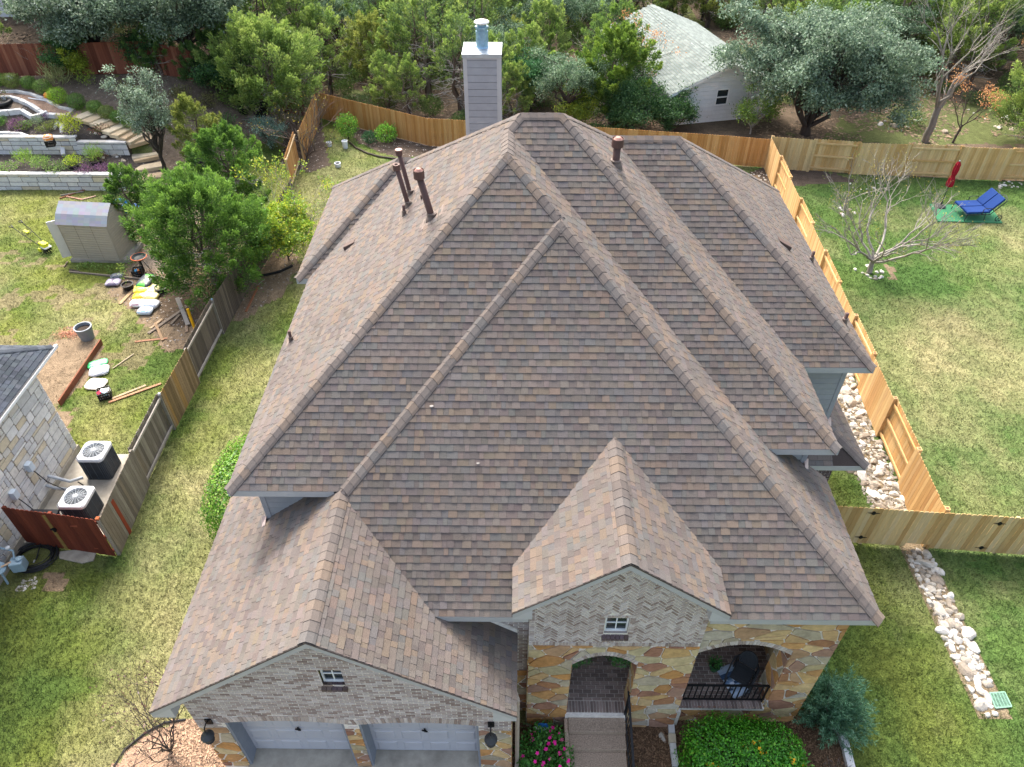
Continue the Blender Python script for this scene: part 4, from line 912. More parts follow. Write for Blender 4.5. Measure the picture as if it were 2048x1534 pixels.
# loose bark chips in the beds
x, y = scatter(60000, -8, 8, 3, 8); mk = anyz(Z_mulch, x, y); m2 = anyz(Z_mulch2, x, y) & ~mk; x, y, m2 = x[mk | m2], y[mk | m2], m2[mk | m2]
c = np.where(m2[:, None], np.array([[.40, .27, .18]]), np.array([[.17, .105, .06]]))*rng.uniform(.3, 1.7, (len(x), 1))
def chips(name, x, y, c, L, W, mt=M_hwood):
    N = len(x); a = rng.uniform(0, 6.28, N); l_ = L*rng.uniform(.5, 1.5, N); w_ = W*rng.uniform(.5, 1.5, N); z = gz(x, y)+rng.uniform(.004, .025, N); t = rng.normal(0, .012, N)
    dx, dy = np.cos(a), np.sin(a); P = []
    for s, r_ in ((-1, -1), (1, -1), (1, 1), (-1, 1)): P.append(np.stack([x+dx*l_*s-dy*w_*r_, y+dy*l_*s+dx*w_*r_, z+t*s+rng.normal(0, .004, N)], -1))
    return raw(name, np.stack(P, 1).reshape(-1, 3), None, [mt], FV=np.arange(4*N), FN=np.full(N, 4), cols=c)
tag(chips('bark_mulch', x, y, c, .03, .009), kind='stuff')
x, y = scatter(120000, -36, 45, 33, 75); mk = inpoly(x, y, WOOD) & (fbm(x, y, .6, 3) > .42); x, y = x[mk], y[mk]; c = np.array([[.17, .12, .08]])*rng.uniform(.3, 2.0, (len(x), 1))
tag(chips('leaf_litter', x, y, c, .07, .04), kind='stuff')
x, y = scatter(26000, -36, 14, 17, 44); mk = anyz(Z_bed+Z_dirt[:1]+Z_dirt[2:5]+Z_terr, x, y) & ~anyz(Z_path, x, y); x, y = x[mk], y[mk]; c = np.array([[.34, .30, .26]])*rng.uniform(.15, 1.5, (len(x), 1))
tag(chips('pale_gravel', x, y, c, .03, .022), kind='stuff')
x, y = scatter(14000, 9, 13, 7.5, 36); mk = ((x > 11.1) & (x < 11.78) & (y < 12.4) & (y > 8.4)) | ((x > 10.6+.02*(y-12)) & (x < 11.75+.035*(y-12)) & (y > 12.9) & (y < 34)); x, y = x[mk], y[mk]
tag(chips('rubble_chips', x, y, np.array([[.42, .38, .32]])*rng.uniform(.3, 1.4, (len(x), 1)), .045, .035, M_rock), kind='stuff')
# ================================================================ plants
def leafgeo(P, D, size, asp, nrm=None):
    """rhombic leaves at P along D"""
    N = len(P); r = rng.normal(0, 1, (N, 3)) if nrm is None else nrm+rng.normal(0, .35, (N, 3))
    if nrm is not None: D = D-nrm*(D*nrm).sum(1, keepdims=True)*.8
    D = D/(np.linalg.norm(D, axis=1, keepdims=True)+1e-9); B = np.cross(D, r); B /= np.linalg.norm(B, axis=1, keepdims=True)+1e-9
    s = np.broadcast_to(np.asarray(size, float), (N,))[:, None]*rng.uniform(.7, 1.3, (N, 1)); w_ = s*asp
    return np.stack([P, P+D*s*.5+B*w_*.5, P+D*s, P+D*s*.5-B*w_*.5], 1).reshape(-1, 3)
def leafmesh(name, V, cols, parent=None, loc=None, mt=M_leaf):
    N = len(V)//4; return raw(name, V, None, [mt], parent, FV=np.arange(4*N), FN=np.full(N, 4), cols=cols, loc=loc)
def pick(cs, n, j=.15, r=None):
    A = np.array([lin(c) for c in cs]); return A[rng.integers(0, len(A), n)]*rng.uniform(1-j, 1+j, (n, 1))
def limb(mb, p, q, r0, r1, c, wob=.12, n=5, sag=0.0, seg=4):
    p = Vector(p); q = Vector(q); L = (q-p).length; path = []
    for i in range(seg+1):
        t = i/seg; k = math.sin(t*math.pi)*wob*L
        path.append(p+(q-p)*t+Vector((random.uniform(-k, k), random.uniform(-k, k), random.uniform(-k, k)*.5+sag*math.sin(t*math.pi)*L)))
    path[0] = p; path[-1] = q
    mb.tube(path, [r0+(r1-r0)*i/seg for i in range(seg+1)], n, c, cap=False); return path
BARK = {'juniper': ('#6e5f55', '#85796f', '#5b4f48'), 'oak': ('#5a524b', '#4b443f'), 'pale': ('#9b958c', '#8b857d', '#aaa59c'), 'dead': ('#a9a49e', '#97918a', '#b5b0ab')}
def bk(k): c = lin(random.choice(BARK[k])); f = random.uniform(.85, 1.15); return tuple(x*f for x in c)
def juniper(h, r, nspray, leaf, cols, tips, seed, trunk_h=.35, stems=2, nl=120, deadw=6, conic=.5, spl=1.0, name='juniper_tree'):
    """bushy juniper: leaning stems and feathery upswept sprays"""
    global rng
    st = random.getstate(); sr = rng; random.seed(seed); rng = np.random.default_rng(seed)
    t = thing(name, None, 'tree'); mb = MB(); tops = []
    for s in range(stems):
        a = s*2*math.pi/stems+random.uniform(-.5, .5); rr = r*.25*random.uniform(.4, 1.3)
        tp = Vector((math.cos(a)*rr, math.sin(a)*rr, h*random.uniform(.75, .92))); tops.append(limb(mb, (math.cos(a)*.08, math.sin(a)*.08, -.15), tp, .05+.016*h, .02, bk('juniper'), .07, 7, seg=6))
    Vs = []; Cs = []
    for i in range(nspray):
        u = (i+random.random())/nspray; z = h*(trunk_h*.75+(1-trunk_h*.75)*u**.85)
        prof = r*(math.sin(min(1, (u*1.0+.22))*math.pi*.62+.35)**.8 if u < .6 else max(.06, (1-u)/.4)**conic*.95)
        a = random.uniform(0, 6.283); q = math.sqrt(random.uniform(.12, 1))*prof*random.uniform(.78, 1.12)
        c = np.array([math.cos(a)*q, math.sin(a)*q, z])
        if random.random() < .4:
            stp = random.choice(tops); b = stp[min(len(stp)-1, max(1, int(u*len(stp))))]; limb(mb, b, c-np.array([0, 0, .1]), .022, .008, bk('juniper'), .08, 4, seg=3)
        out = np.array([math.cos(a)*(.35+.7*q/max(r, .1)), math.sin(a)*(.35+.7*q/max(r, .1)), random.uniform(.35, 1.2)+.8*u]); out /= np.linalg.norm(out)
        L = random.uniform(.55, 1.15)*r*.42*spl; n = int(nl*random.uniform(.7, 1.3)); tt = rng.random(n)**.8
        wid = L*.42*(1-tt*.85)[:, None]; off = rng.normal(0, .55, (n, 3))*wid
        P = c+out*(tt[:, None]*L-.25*L)+off
        D = out+off/(wid+1e-6)*.55+rng.normal(0, .35, (n, 3)); Vs.append(leafgeo(P, D, leaf, .42))
        base = pick(cols, 1)[0]*random.uniform(.85, 1.15); tip = np.array(lin(random.choice(tips))); f = np.clip(tt*1.1-.25+rng.normal(0, .15, n), 0, 1)[:, None]
        Cs.append((base*(1-f)+tip*f)*rng.uniform(.8, 1.2, (n, 1)))
    for i in range(deadw):
        stp = random.choice(tops); b = stp[random.randint(1, 3)]; a = random.uniform(0, 6.28); e = Vector((b.x+math.cos(a)*r*.7, b.y+math.sin(a)*r*.7, b.z+random.uniform(-.2, .5)*r*.5))
        pth = limb(mb, b, e, .028, .009, bk('dead'), .12, 4)
        for k in range(5): pp = random.choice(pth[1:]); limb(mb, pp, pp+Vector((random.uniform(-.4, .4), random.uniform(-.4, .4), random.uniform(-.2, .35))), .012, .006, bk('dead'), .15, 3, seg=2)
    mb.build('trunk', M_bark, t, smooth=True); leafmesh('crown', np.concatenate(Vs), np.concatenate(Cs), t)
    random.setstate(st); rng = sr; return t
def broadleaf(h, r, nclump, nl, leaf, cols, seed, trunk_r=.2, crown0=.35, asp=.5, bark='oak', name='oak_tree', clr=.5, limbs=12, flat_=.7, lean=(0, 0), twig=2, droop=0.0):
    """a crown of many small leaf clumps on forking limbs"""
    global rng
    st = random.getstate(); sr = rng; random.seed(seed); rng = np.random.default_rng(seed)
    t = thing(name, None, 'tree'); mb = MB(); fork = Vector((lean[0]*.4, lean[1]*.4, h*crown0*.8)); limb(mb, (0, 0, -.2), fork, trunk_r*1.2, trunk_r*.8, bk(bark), .03, 9, seg=4)
    ctr = Vector((lean[0], lean[1], h*(crown0+1)/2)); hz = h*(1-crown0)/2; ends = []
    for i in range(limbs):
        a = i*2.4+random.uniform(-.3, .3); el = random.uniform(-.35, 1.0); q = random.uniform(.45, .8)
        q *= random.uniform(.8, 1.35); e = ctr+Vector((math.cos(a)*r*q*math.cos(el), math.sin(a)*r*q*math.cos(el), hz*q*math.sin(el)*1.2)); ends.append(limb(mb, fork+Vector((0, 0, random.uniform(-.1, .3)*hz)), e, trunk_r*random.uniform(.35, .6), .02, bk(bark), .1, 6, seg=5))
    Vs = []; Cs = []
    for i in range(nclump):
        v = rng.normal(0, 1, 3); v /= np.linalg.norm(v); q = random.uniform(.35, 1.05)**.6
        if v[2] < -.55: v[2] *= .5
        if random.random() < .72:
            e_ = ends[random.randrange(len(ends))]; c = np.array(e_[-1])+(np.array(e_[-1])-np.array(ctr))*random.uniform(-.35, .18)+v*np.array([r, r, hz])*random.uniform(.08, .34)
        else: c = np.array(ctr)+v*q*np.array([r, r, hz])*random.uniform(.7, 1.0)
        cr = clr*random.uniform(.5, 1.25)
        n = int(nl*random.uniform(.6, 1.4)); off = rng.normal(0, .5, (n, 3))*np.array([cr, cr, cr*flat_]); D = rng.normal(0, 1, (n, 3))+np.array([0, 0, .25-droop]); P = c+off; P[:, 2] -= droop*.4*np.linalg.norm(off, axis=1)
        Vs.append(leafgeo(P, D, leaf, asp)); Cs.append(pick(cols, n, .22)*random.uniform(.85, 1.15))
        if random.random() < .5:
            l_ = random.choice(ends); limb(mb, l_[random.randint(2, 5)], c, .016, .005, bk(bark), .1, 4, seg=3)
        for k in range(twig): limb(mb, c, c+rng.normal(0, .5, 3)*cr, .006, .003, bk(bark), .1, 3, seg=2)
    mb.build('trunk', M_bark, t, smooth=True); leafmesh('crown', np.concatenate(Vs), np.concatenate(Cs), t)
    random.setstate(st); rng = sr; return t
def baretree(h, r, seed, trunk_r=.08, depth=5, bark='pale', cols=None, nleaf=0, leaf=.06, name='bare_tree', fork_z=.15, n0=5, up=.55, cluster=0, rad=.62):
    global rng
    st = random.getstate(); sr = rng; random.seed(seed); rng = np.random.default_rng(seed)
    t = thing(name, None, 'tree'); mb = MB(); tips = []
    fz = Vector((random.uniform(-.1, .1), random.uniform(-.1, .1), h*fork_z)); limb(mb, (0, 0, -.15), fz, trunk_r*1.25, trunk_r, bk(bark), .04, 7)
    def rec(p, d, L, rd, k):
        e = p+d*L; pth = limb(mb, p, e, rd, rd*rad, bk(bark), .07, 5 if k < 3 else 3, seg=3 if k < 3 else 2)
        if k >= depth: tips.append((e, d)); return
        for i in range(random.choice((2, 2, 3)) if k else 3):
            nd = (d+Vector((random.uniform(-1, 1), random.uniform(-1, 1), random.uniform(-.45, .8)))*.62).normalized(); rec(pth[-1] if i else pth[-1], nd, L*random.uniform(.6, .85), rd*rad*random.uniform(.75, 1), k+1)
        if random.random() < .5: nd = (d+Vector((random.uniform(-1, 1), random.uniform(-1, 1), random.uniform(-.4, .6)))*.8).normalized(); rec(pth[1], nd, L*.5, rd*.5, max(k+2, depth-1))
    for i in range(n0):
        a = i*2*math.pi/n0+random.uniform(-.4, .4); d = Vector((math.cos(a), math.sin(a), up*random.uniform(.5, 1.9))).normalized(); rec(fz-Vector((0, 0, random.uniform(0, .25)*h*fork_z)), d, r*.36*random.uniform(.8, 1.2), trunk_r*.62, 1)
    mb.build('branches', M_bark, t, smooth=True)
    if nleaf and cols:
        P = []; D = []
        for i in range(nleaf):
            e, d = random.choice(tips)
            if cluster and random.random() < .5: continue
            for k in range(cluster or 1): P.append(np.array(e)+rng.normal(0, .16 if cluster else .1, 3)); D.append(np.array(d)+rng.normal(0, .8, 3))
        leafmesh('leaves', leafgeo(np.array(P), np.array(D), leaf, .45), pick(cols, len(P), .2), t)
    random.setstate(st); rng = sr; return t
def shrub(name, label, cat, P, rx, h, n, leaf, cols, asp=.55, stems=7, group=None, box=0.0, lift=.1, upd=.6, seed=1, one=False, shell=.55, ry=None, stemcol='oak', lump=0.0):
    """a bush: leaves through the outer part of a (squarish if box) dome on a few stems"""
    global rng
    sr = rng; rng = np.random.default_rng(seed); P = Vector(P); ry = ry or rx
    v = rng.normal(0, 1, (n, 3)); v /= np.linalg.norm(v, axis=1, keepdims=True)
    if box: m_ = np.max(np.abs(v), axis=1, keepdims=True); v = v*(1-box)+v/m_*box
    q = 1-(1-shell)*rng.random((n, 1))**1.6
    if lump: q = q*(1+lump*(fbm(v[:, 0]*3+seed, v[:, 1]*3+v[:, 2]*2.1, 1.1, 2)-.5)[:, None]*2)
    L = np.stack([v[:, 0]*rx, v[:, 1]*ry, (v[:, 2]*.5+.5)*h], 1)*1.0; ctr = np.array([0, 0, h*.5]); L = ctr+(L-ctr)*q+rng.normal(0, leaf*.5, (n, 3)); L[:, 2] = np.maximum(L[:, 2]+lift*h, .01)
    D = v*.7+rng.normal(0, .6, (n, 3))+np.array([0, 0, upd]); V = leafgeo(L+np.array(P), D, leaf, asp, v*np.array([1, 1, 1.2]) if box else None); C = pick(cols, n, .2); rng = sr
    if one:
        o = leafmesh(name, V, C, loc=P); return tag(o, label, cat, group)
    t = thing(name, label, cat, P, group); leafmesh('foliage', V, C, t); mb = MB()
    for i in range(stems):
        a = random.uniform(0, 6.28); k = random.uniform(.3, .85); limb(mb, P+Vector((random.uniform(-.06, .06), random.uniform(-.06, .06), -.05)), P+Vector((math.cos(a)*rx*k, math.sin(a)*ry*k, h*random.uniform(.5, .9))), .012+.008*h, .004, bk(stemcol), .08, 4, seg=3)
    mb.build('stem', M_bark, t); return t
def place(t, P, rz=0, sc=1.0, label=None, group=None, cat=None):
    t.location = P; t.rotation_euler = (0, 0, rz); t.scale = (sc,)*3 if not isinstance(sc, tuple) else sc
    return tag(t, label, cat, group)
JG = ('#647f42', '#6c8646', '#5a7640', '#74884a'); JT = ('#9db45a', '#92ac54', '#a6b862'); JD = ('#566f42', '#5f7848', '#516a44'); JDT = ('#84a24a', '#8ca64c', '#769646')
JY = ('#74823f', '#7d8a48', '#6b7a3e'); JYT = ('#9ea652', '#a6aa56', '#929e4c')
OAK = ('#5d7858', '#688463', '#526c50', '#789070', '#93a88a'); OAK2 = ('#55704e', '#607c57', '#6d8862', '#86a07a')
# --- the wood behind the fences: a few grown once, then copied
protoJ = [juniper(5.2, 1.9, 80, .15, JG, JT, 11, nl=110, deadw=16), juniper(6.0, 2.1, 90, .17, JD, JDT, 12, nl=100, stems=3, deadw=34), juniper(4.6, 1.7, 70, .16, JY, JYT, 13, nl=110, deadw=10), juniper(5.6, 2.2, 52, .16, JD, JT, 14, nl=90, trunk_h=.5, stems=3, deadw=44)]
protoO = [broadleaf(5.6, 2.3, 110, 110, .13, OAK, 21), broadleaf(4.4, 1.9, 90, 100, .12, OAK2, 22, trunk_r=.12)]
protoB = [baretree(5.2, 3.6, 31, .11, 5, 'dead', n0=4, up=1.2), baretree(4.2, 3.2, 32, .08, 5, 'dead', n0=5, up=.8)]
J_LAB = ['bright green juniper with feathery sprays in the wood behind the fences', 'dark green juniper with bare grey inner twigs in the wood behind the fences', 'yellowish juniper with olive sprays in the wood behind the fences', 'open dark juniper with exposed leaning stems in the wood behind the fences']
O_LAB = ['grey green live oak with a round crown in the wood behind the fences', 'small dark live oak with a dense crown in the wood behind the fences']
B_LAB = ['leafless grey tree with spreading branches in the wood behind the fences', 'low leafless grey tree with tangled twigs in the wood behind the fences']
protos = [(p, l, 'trees of the wood behind the fences') for p, l in zip(protoJ+protoO+protoB, J_LAB+O_LAB+B_LAB)]
wts = [.20, .18, .11, .17, .10, .08, .10, .06]
used = set()
def wood(k, P, rz, sc):
    p, l, g = protos[k]
    g = l
    if k in used: return dup(p, P, rz, sc, l, g)
    used.add(k); return place(p, P, rz, sc, l, g)
rw = random.Random(5); pts = []
for j in range(13):
    for i in range(-16, 22):
        x = i*2.6+(1.3 if j % 2 else 0)+rw.uniform(-1.1, 1.1); y = 41.3+j*2.75+rw.uniform(-1, 1)
        fy = np.interp(x, [p[0] for p in FENCE_RED+FENCE_B], [p[1] for p in FENCE_RED+FENCE_B])
        if y < fy+1.6: continue
        u, v = pix((x, y, 2.5))
        if not (-130 < u < 2180 and v > -190): continue
        if 6.2 < x < 17.5 and 42.0 < y < 60: continue                      # the white cottage
        if 2.2 < x < 5.2 and 42 < y < 56: continue                         # a trodden clearing
        if x > 15 and y < 47: continue
        if 7.0 < x < 15.5 and y < 43: continue                                     # open grassy bank on the right
        if x < -31 and y < 56: continue
        pts.append((x, y))
for x, y in pts:
    k = rw.choices(range(8), wts)[0]
    if x > 15: k = rw.choices([0, 3, 1, 4], [.5, .2, .1, .2])[0]
    sc = rw.uniform(.72, 1.12)*(1.0 if y > 46 else .85); wood(k, (x, y, gzf(x, y)-.05), rw.uniform(0, 6.28), sc)
print('wood trees', len(pts))
# undergrowth
ugp = shrub('underbrush', 'low green bush in the undergrowth of the wood', 'bush', (0, 0, 0), .8, .9, 1500, .09, ('#4f6b35', '#5f7a3c', '#41592f', '#6d8244'), seed=3, group='low bushes in the undergrowth of the wood')
first = True
for i in range(150):
    x, y = rw.uniform(-22, 34), rw.uniform(39, 66)
    fy = np.interp(x, [p[0] for p in FENCE_RED+FENCE_B], [p[1] for p in FENCE_RED+FENCE_B])
    if y < fy+1.0 or (7.5 < x < 16.5 and y < 60) or (x < -12 and y < 45): continue
    P = (x, y, gzf(x, y)); s = (rw.uniform(.6, 1.5), rw.uniform(.6, 1.5), rw.uniform(.5, 1.3))
    if first: place(ugp, P, 0, s); first = False
    else: dup(ugp, P, rw.uniform(0, 6), s)
# --- single trees that stand out
place(broadleaf(6.9, 5.0, 460, 230, .15, ('#667c64', '#728a70', '#596f58', '#839a80', '#9bad95'), 41, trunk_r=.3, crown0=.10, clr=.62, limbs=22, droop=.8), at(1612, 272)+Vector((0, .3, 0)), 0, 1, 'big grey green live oak spreading in front of the white cottage', None, 'tree')
place(broadleaf(5.2, 3.6, 260, 240, .15, ('#5c7058', '#697e65', '#50634d', '#7d907a', '#97a592'), 42, trunk_r=.24, crown0=.25, clr=.6, limbs=16), at(210, 128), 0, 1, 'blue green live oak hanging over the red fence at top left', None, 'tree')
place(broadleaf(5.6, 3.5, 250, 230, .15, ('#5a6e56', '#667b62', '#4d604a', '#798c76'), 48, trunk_r=.2, crown0=.25, clr=.6, limbs=14), at(390, 138), 0, 1, 'blue green live oak right of the overhanging one at top left', None, 'tree')
place(juniper(4.7, 3.1, 210, .14, JG, JT, 43, trunk_h=.2, stems=4, nl=240, deadw=26), at(548, 232), .4, 1, 'broad bright green juniper above the black pots and pallet', None, 'tree')
place(juniper(3.6, 1.35, 80, .11, JY, JYT, 44, trunk_h=.3, stems=1, nl=150, conic=.9), at(412, 340), 0, 1, 'slim yellow green juniper between the stairs and the tyres', None, 'tree')
place(broadleaf(5.3, 1.5, 95, 130, .10, ('#7a8f74', '#8fa38a', '#66795f', '#a3b39f', '#5b6b55'), 45, trunk_r=.1, crown0=.2, clr=.34, limbs=18, asp=.45), at(330, 340), 0, (1, 1, 1), 'silvery small oak beside the stone garden stairs', None, 'tree')
JB = ('#446530', '#4d7034', '#3c5a2c', '#547838'); JBT = ('#7a9f42', '#6f953e', '#86aa49')
place(juniper(4.4, 2.5, 260, .105, JB, JBT, 46, trunk_h=.12, stems=4, nl=260, deadw=30), at(438, 572), .9, 1, 'dense bright green juniper leaning over the grey side fence', None, 'tree')
place(juniper(3.2, 1.25, 80, .10, JB, JBT, 47, trunk_h=.12, stems=2, nl=220, deadw=8), at(292, 475), .9, 1, 'small green juniper drooping over the tan shed', None, 'tree')
place(juniper(3.7, 1.7, 130, .11, JB, JBT, 49, trunk_h=.1, stems=3, nl=230, deadw=22), at(478, 418), 2.9, 1, 'green juniper with dead grey branches behind the dense one', None, 'tree')
place(juniper(4.6, 2.7, 160, .15, JG, JT, 50, trunk_h=.2, stems=3, nl=230, deadw=8), at(2075, 285), .9, 1, 'bright green juniper at the right edge beyond the fence', None, 'tree')
place(juniper(4.9, 2.2, 130, .15, ('#4c6a30', '#56752f', '#445f30'), ('#849e40', '#8ea845', '#78943c'), 51, trunk_h=.3, stems=3, nl=190, deadw=20), at(1222, 246), 1.9, 1, 'olive green juniper left of the white cottage', None, 'tree')
place(broadleaf(3.9, 2.1, 150, 190, .12, ('#4b7a4c', '#598a57', '#3f6a44', '#6d9a68'), 52, trunk_r=.08, crown0=.12, clr=.45), at(1062, 225), 0, 1, 'rounded fresh green bush tree right of the chimney', None, 'tree')
place(broadleaf(3.0, 2.4, 170, 170, .12, ('#3f6338', '#4b7040', '#36552f', '#5d8049'), 53, trunk_r=.06, crown0=.06, clr=.5), at(1255, 262), 0, 1, 'dark green thicket against the back fence left of the cottage', None, 'bush')
place(broadleaf(2.4, 1.2, 60, 110, .12, ('#8a9a35', '#9aaa3c', '#6f8a38'), 54, trunk_r=.05, crown0=.06, clr=.4), at(1150, 258), 0, 1, 'yellow green bush between the two green thickets by the fence', None, 'bush')
place(broadleaf(2.6, 1.5, 50, 90, .11, ('#6f8d3a', '#84a044', '#557235'), 55, trunk_r=.05, crown0=.15, clr=.4, bark='pale'), at(1500, 268), 0, 1, 'light green sapling in front of the cottage window wall', None, 'bush')
place(broadleaf(2.2, 1.5, 90, 120, .11, ('#35542f', '#3f6036', '#4b6d3e'), 56, trunk_r=.05, crown0=.05, clr=.4), at(1340, 262), 0, 1, 'dark green bush at the corner of the cottage', None, 'bush')
place(baretree(6.8, 5.2, 61, .17, 6, 'pale', n0=4, up=1.7, fork_z=.3), at(1850, 284), .3, 1, 'tall leafless grey tree standing behind the plank fence', None, 'tree')
TAN = ('#c98f5f', '#d7a06c', '#b97f52', '#d9ab7c')
place(baretree(4.2, 3.0, 62, .06, 4, 'oak', TAN, 60, .10, n0=4, up=1.6, fork_z=.25, cluster=22), at(1905, 285), 0, 1, 'thin stemmed tree with orange seed clusters behind the plank fence', None, 'tree')
place(baretree(3.9, 3.4, 63, .07, 4, 'oak', TAN, 60, .11, n0=4, up=1.9, fork_z=.4, cluster=24), at(1280, 205), 0, 1, 'thin stemmed tree with orange seed clusters by the cottage roof', None, 'tree')
place(baretree(3.7, 3.2, 64, .07, 4, 'oak', TAN, 50, .12, n0=4, up=1.9, fork_z=.4, cluster=24), at(2060, 215), 1, 1, 'thin stemmed tree with orange seed clusters at the right edge', None, 'tree')
place(baretree(3.4, 4.2, 65, .11, 6, 'pale', ('#b9a94e', '#a5a04a', '#c7b65a'), 900, .06, n0=8, up=1.0, fork_z=.2, rad=.73), at(1738, 545), 3.4, .9, 'nearly bare pale tree with a ring of white stones in the right yard', None, 'tree')
place(baretree(2.7, 2.3, 66, .05, 4, 'pale', ('#9ab04e', '#7f9a44'), 120, .06, n0=4, up=1.3, fork_z=.2), at(1690, 420), 0, 1, 'small bare tree beside the corner of the right yard fence', None, 'tree')
place(baretree(2.4, 3.4, 67, .05, 5, 'pale', ('#a7ad3c', '#b7b845', '#8fa83c', '#6f9838', '#7f9a42'), 2000, .11, n0=6, up=.9, fork_z=.1), at(610, 490), 0, 1, 'scraggly vine tree with yellow leaves by the left roof edge', None, 'tree')
place(baretree(2.6, 3.2, 68, .06, 6, 'juniper', ('#b7a83a', '#8a7a4a'), 300, .08, n0=10, up=1.2, fork_z=.05, rad=.7), at(612, 318), 0, 1, 'brown tangle of bare twigs over the leaning cedar panel', None, 'bush')
place(baretree(2.6, 1.6, 69, .03, 4, 'dead', n0=6, up=2.2, fork_z=.05), at(85, 145), 0, 1, 'bare crape myrtle with pale stems by the red fence', None, 'bush')
place(broadleaf(3.0, 1.7, 95, 150, .11, ('#86a23a', '#93ad41', '#6f9236', '#b3b83c'), 70, trunk_r=.04, crown0=.1, clr=.35), at(578, 520), 0, 1, 'yellow green vine shrub hanging by the grey side fence', None, 'bush')
place(broadleaf(1.7, 1.0, 60, 120, .09, ('#6f9080', '#7d9c8c', '#5b7d6c'), 71, trunk_r=.03, crown0=.05, clr=.3), at(545, 300), 0, 1, 'blue grey shrub left of the leaning cedar panel', None, 'bush')
for u, v, s, l in ((150, 148, 1.0, 'dark green bush under the overhanging oak by the red fence'), (440, 190, 1.0, 'dark green bush right of the stairs near the red fence'), (300, 140, .9, 'dark green bush behind the silvery oak'), (505, 180, .8, 'dark green bush left of the broad juniper')):
    place(broadleaf(2.3*s, 1.4*s, 80, 130, .11, ('#3c6235', '#47703b', '#2f5230', '#5a8043'), 80+u, trunk_r=.05, crown0=.05, clr=.4), at(u, v), 0, 1, l, None, 'bush')
for k_, (u, v, s_, l) in enumerate(((322, 152, .8, 'dark juniper before the red fence behind the silvery oak'), (452, 172, .9, 'dark juniper before the red fence left of the broad juniper'), (500, 200, .8, 'dark juniper beside the black bin on the pallet'), (395, 168, .6, 'short dark juniper before the middle of the red fence'))):
    place(juniper(3.4, 1.5, 70, .13, ('#4a6a3c', '#52723f', '#446238'), ('#6f9048', '#7a9a4c'), 200+k_, trunk_h=.1, stems=2, nl=150, deadw=10), at(u, v), k_, s_, l, None, 'tree')
for k_, (u, v, l) in enumerate(((365, 200, 'dry bush left of the slim juniper'), (420, 215, 'dry bush between the timbers and the red fence'), (300, 200, 'dry bush above the silvery oak trunk'), (260, 190, 'dry bush by the gravel above the stairs'), (455, 255, 'green bush behind the slim juniper'), (480, 290, 'green bush below the pallet'), (395, 300, 'green bush beside the tyres'))):
    shrub('low_shrub', l, 'bush', at(u, v), .6, .7, 420, .1, ('#7a7a4a', '#6a6a42', '#86804f') if 'dry' in l else ('#5a7a42', '#688a4c', '#4e6c3c'), seed=230+k_, shell=.3)
place(broadleaf(1.8, .7, 30, 110, .10, ('#9aa83a', '#a9b541', '#7f9636'), 73, trunk_r=.03, crown0=.1, clr=.28), at(165, 162), 0, 1, 'narrow yellow green bush in front of the dark bushes', None, 'bush')
# ================================================================ fences
CED = sel('#d0a56c', '#c79d66', '#d6af78', '#c29662', '#dab680', '#cda674', j=.07); CEDB = sel('#b98850', '#c0905a', '#b38049', '#c79a63', j=.07)
PALE = sel('#d6b680', '#cfac74', '#dcc08c', '#c8a369', '#d4b482', j=.07); GATEC = sel('#c8ab76', '#c0a06a', '#cfb480', '#d2ba8c', '#b89660', j=.06)
RED = sel('#6d3322', '#783a27', '#622c1d', '#713624', j=.08); REDD = sel('#7a4636', '#84503e', '#6d3d2f', '#8d5c48', j=.08)
GREY = sel('#8b8377', '#7d756a', '#979083', '#6f675d', '#857a6b', j=.1); BRN = sel('#927b5c', '#86704f', '#9c8462', '#7a6648', '#a5824e', j=.1); DARK = sel('#6a6055', '#5d544a', '#756a5d', '#61574c', j=.1)
def fence(name, label, cat, bays, h, pw=.14, mt=None, cap=.06, posts=True, pcol=None, rails=3, gap=.004, bot=.03, boxpost=False):
    """bays: (p, q, side, colour); side +1 = boards on the left of p->q, -1 = on the right"""
    mt = mt or M_wood
    p0 = Vector((*bays[0][0], gzf(*bays[0][0]))); t = thing(name, label, cat, p0)
    for (p, q, sd_, cf) in bays:
        hh = h[0]+(h[1]-h[0])*random.random() if isinstance(h, tuple) else h
        p = Vector((*p, 0)); q = Vector((*q, 0)); d = (q-p); L = d.length; d.normalize(); nrm = Vector((-d.y, d.x, 0))*sd_
        mb = MB(); n = max(1, int(round(L/pw))); w_ = L/n
        for i in range(n):
            a = p+d*(i*w_+gap); b = p+d*((i+1)*w_-gap); z = gzf((a.x+b.x)/2, (a.y+b.y)/2); z0 = z+bot+random.uniform(0, .015); z1 = z+hh+random.uniform(-.008, .008)
            o1 = nrm*(.045+random.uniform(0, .004)); o2 = nrm*.065; c = cf(); k = w_*.2
            prof = [(a, z0), (b, z0), (b, z1-cap*.6), (b-d*k, z1), (a+d*k, z1), (a, z1-cap*.6)]
            mb.prism([Vector((P.x, P.y, zz))+o1 for P, zz in prof][::sd_], o2-o1, c)
        mb.build('picket_panel', mt, t)
        for k in range(rails):
            zz = .22+(hh-.42)*k/(rails-1) if rails > 1 else hh*.5; r = MB()
            r.beam((p.x, p.y, gzf(p.x, p.y)+zz), (q.x, q.y, gzf(q.x, q.y)+zz), .045, .085, (pcol or cf)()); r.build('rail', M_hwood, t)
        if posts:
            r = MB(); z = gzf(p.x, p.y)
            if boxpost:
                c = cf(); r.obox((p.x, p.y, z+hh/2+.01), (.13, .13, hh+.02), math.atan2(d.y, d.x), c=c); r.obox((p.x, p.y, z+hh+.022), (.085, .085, .006), math.atan2(d.y, d.x), c=lin('#7a5f45'))
            else: r.obox((p.x, p.y, z+hh/2-.03), (.09, .09, hh-.06), math.atan2(d.y, d.x), c=(pcol or cf)())
            r.build('post', M_hwood, t)
    return t
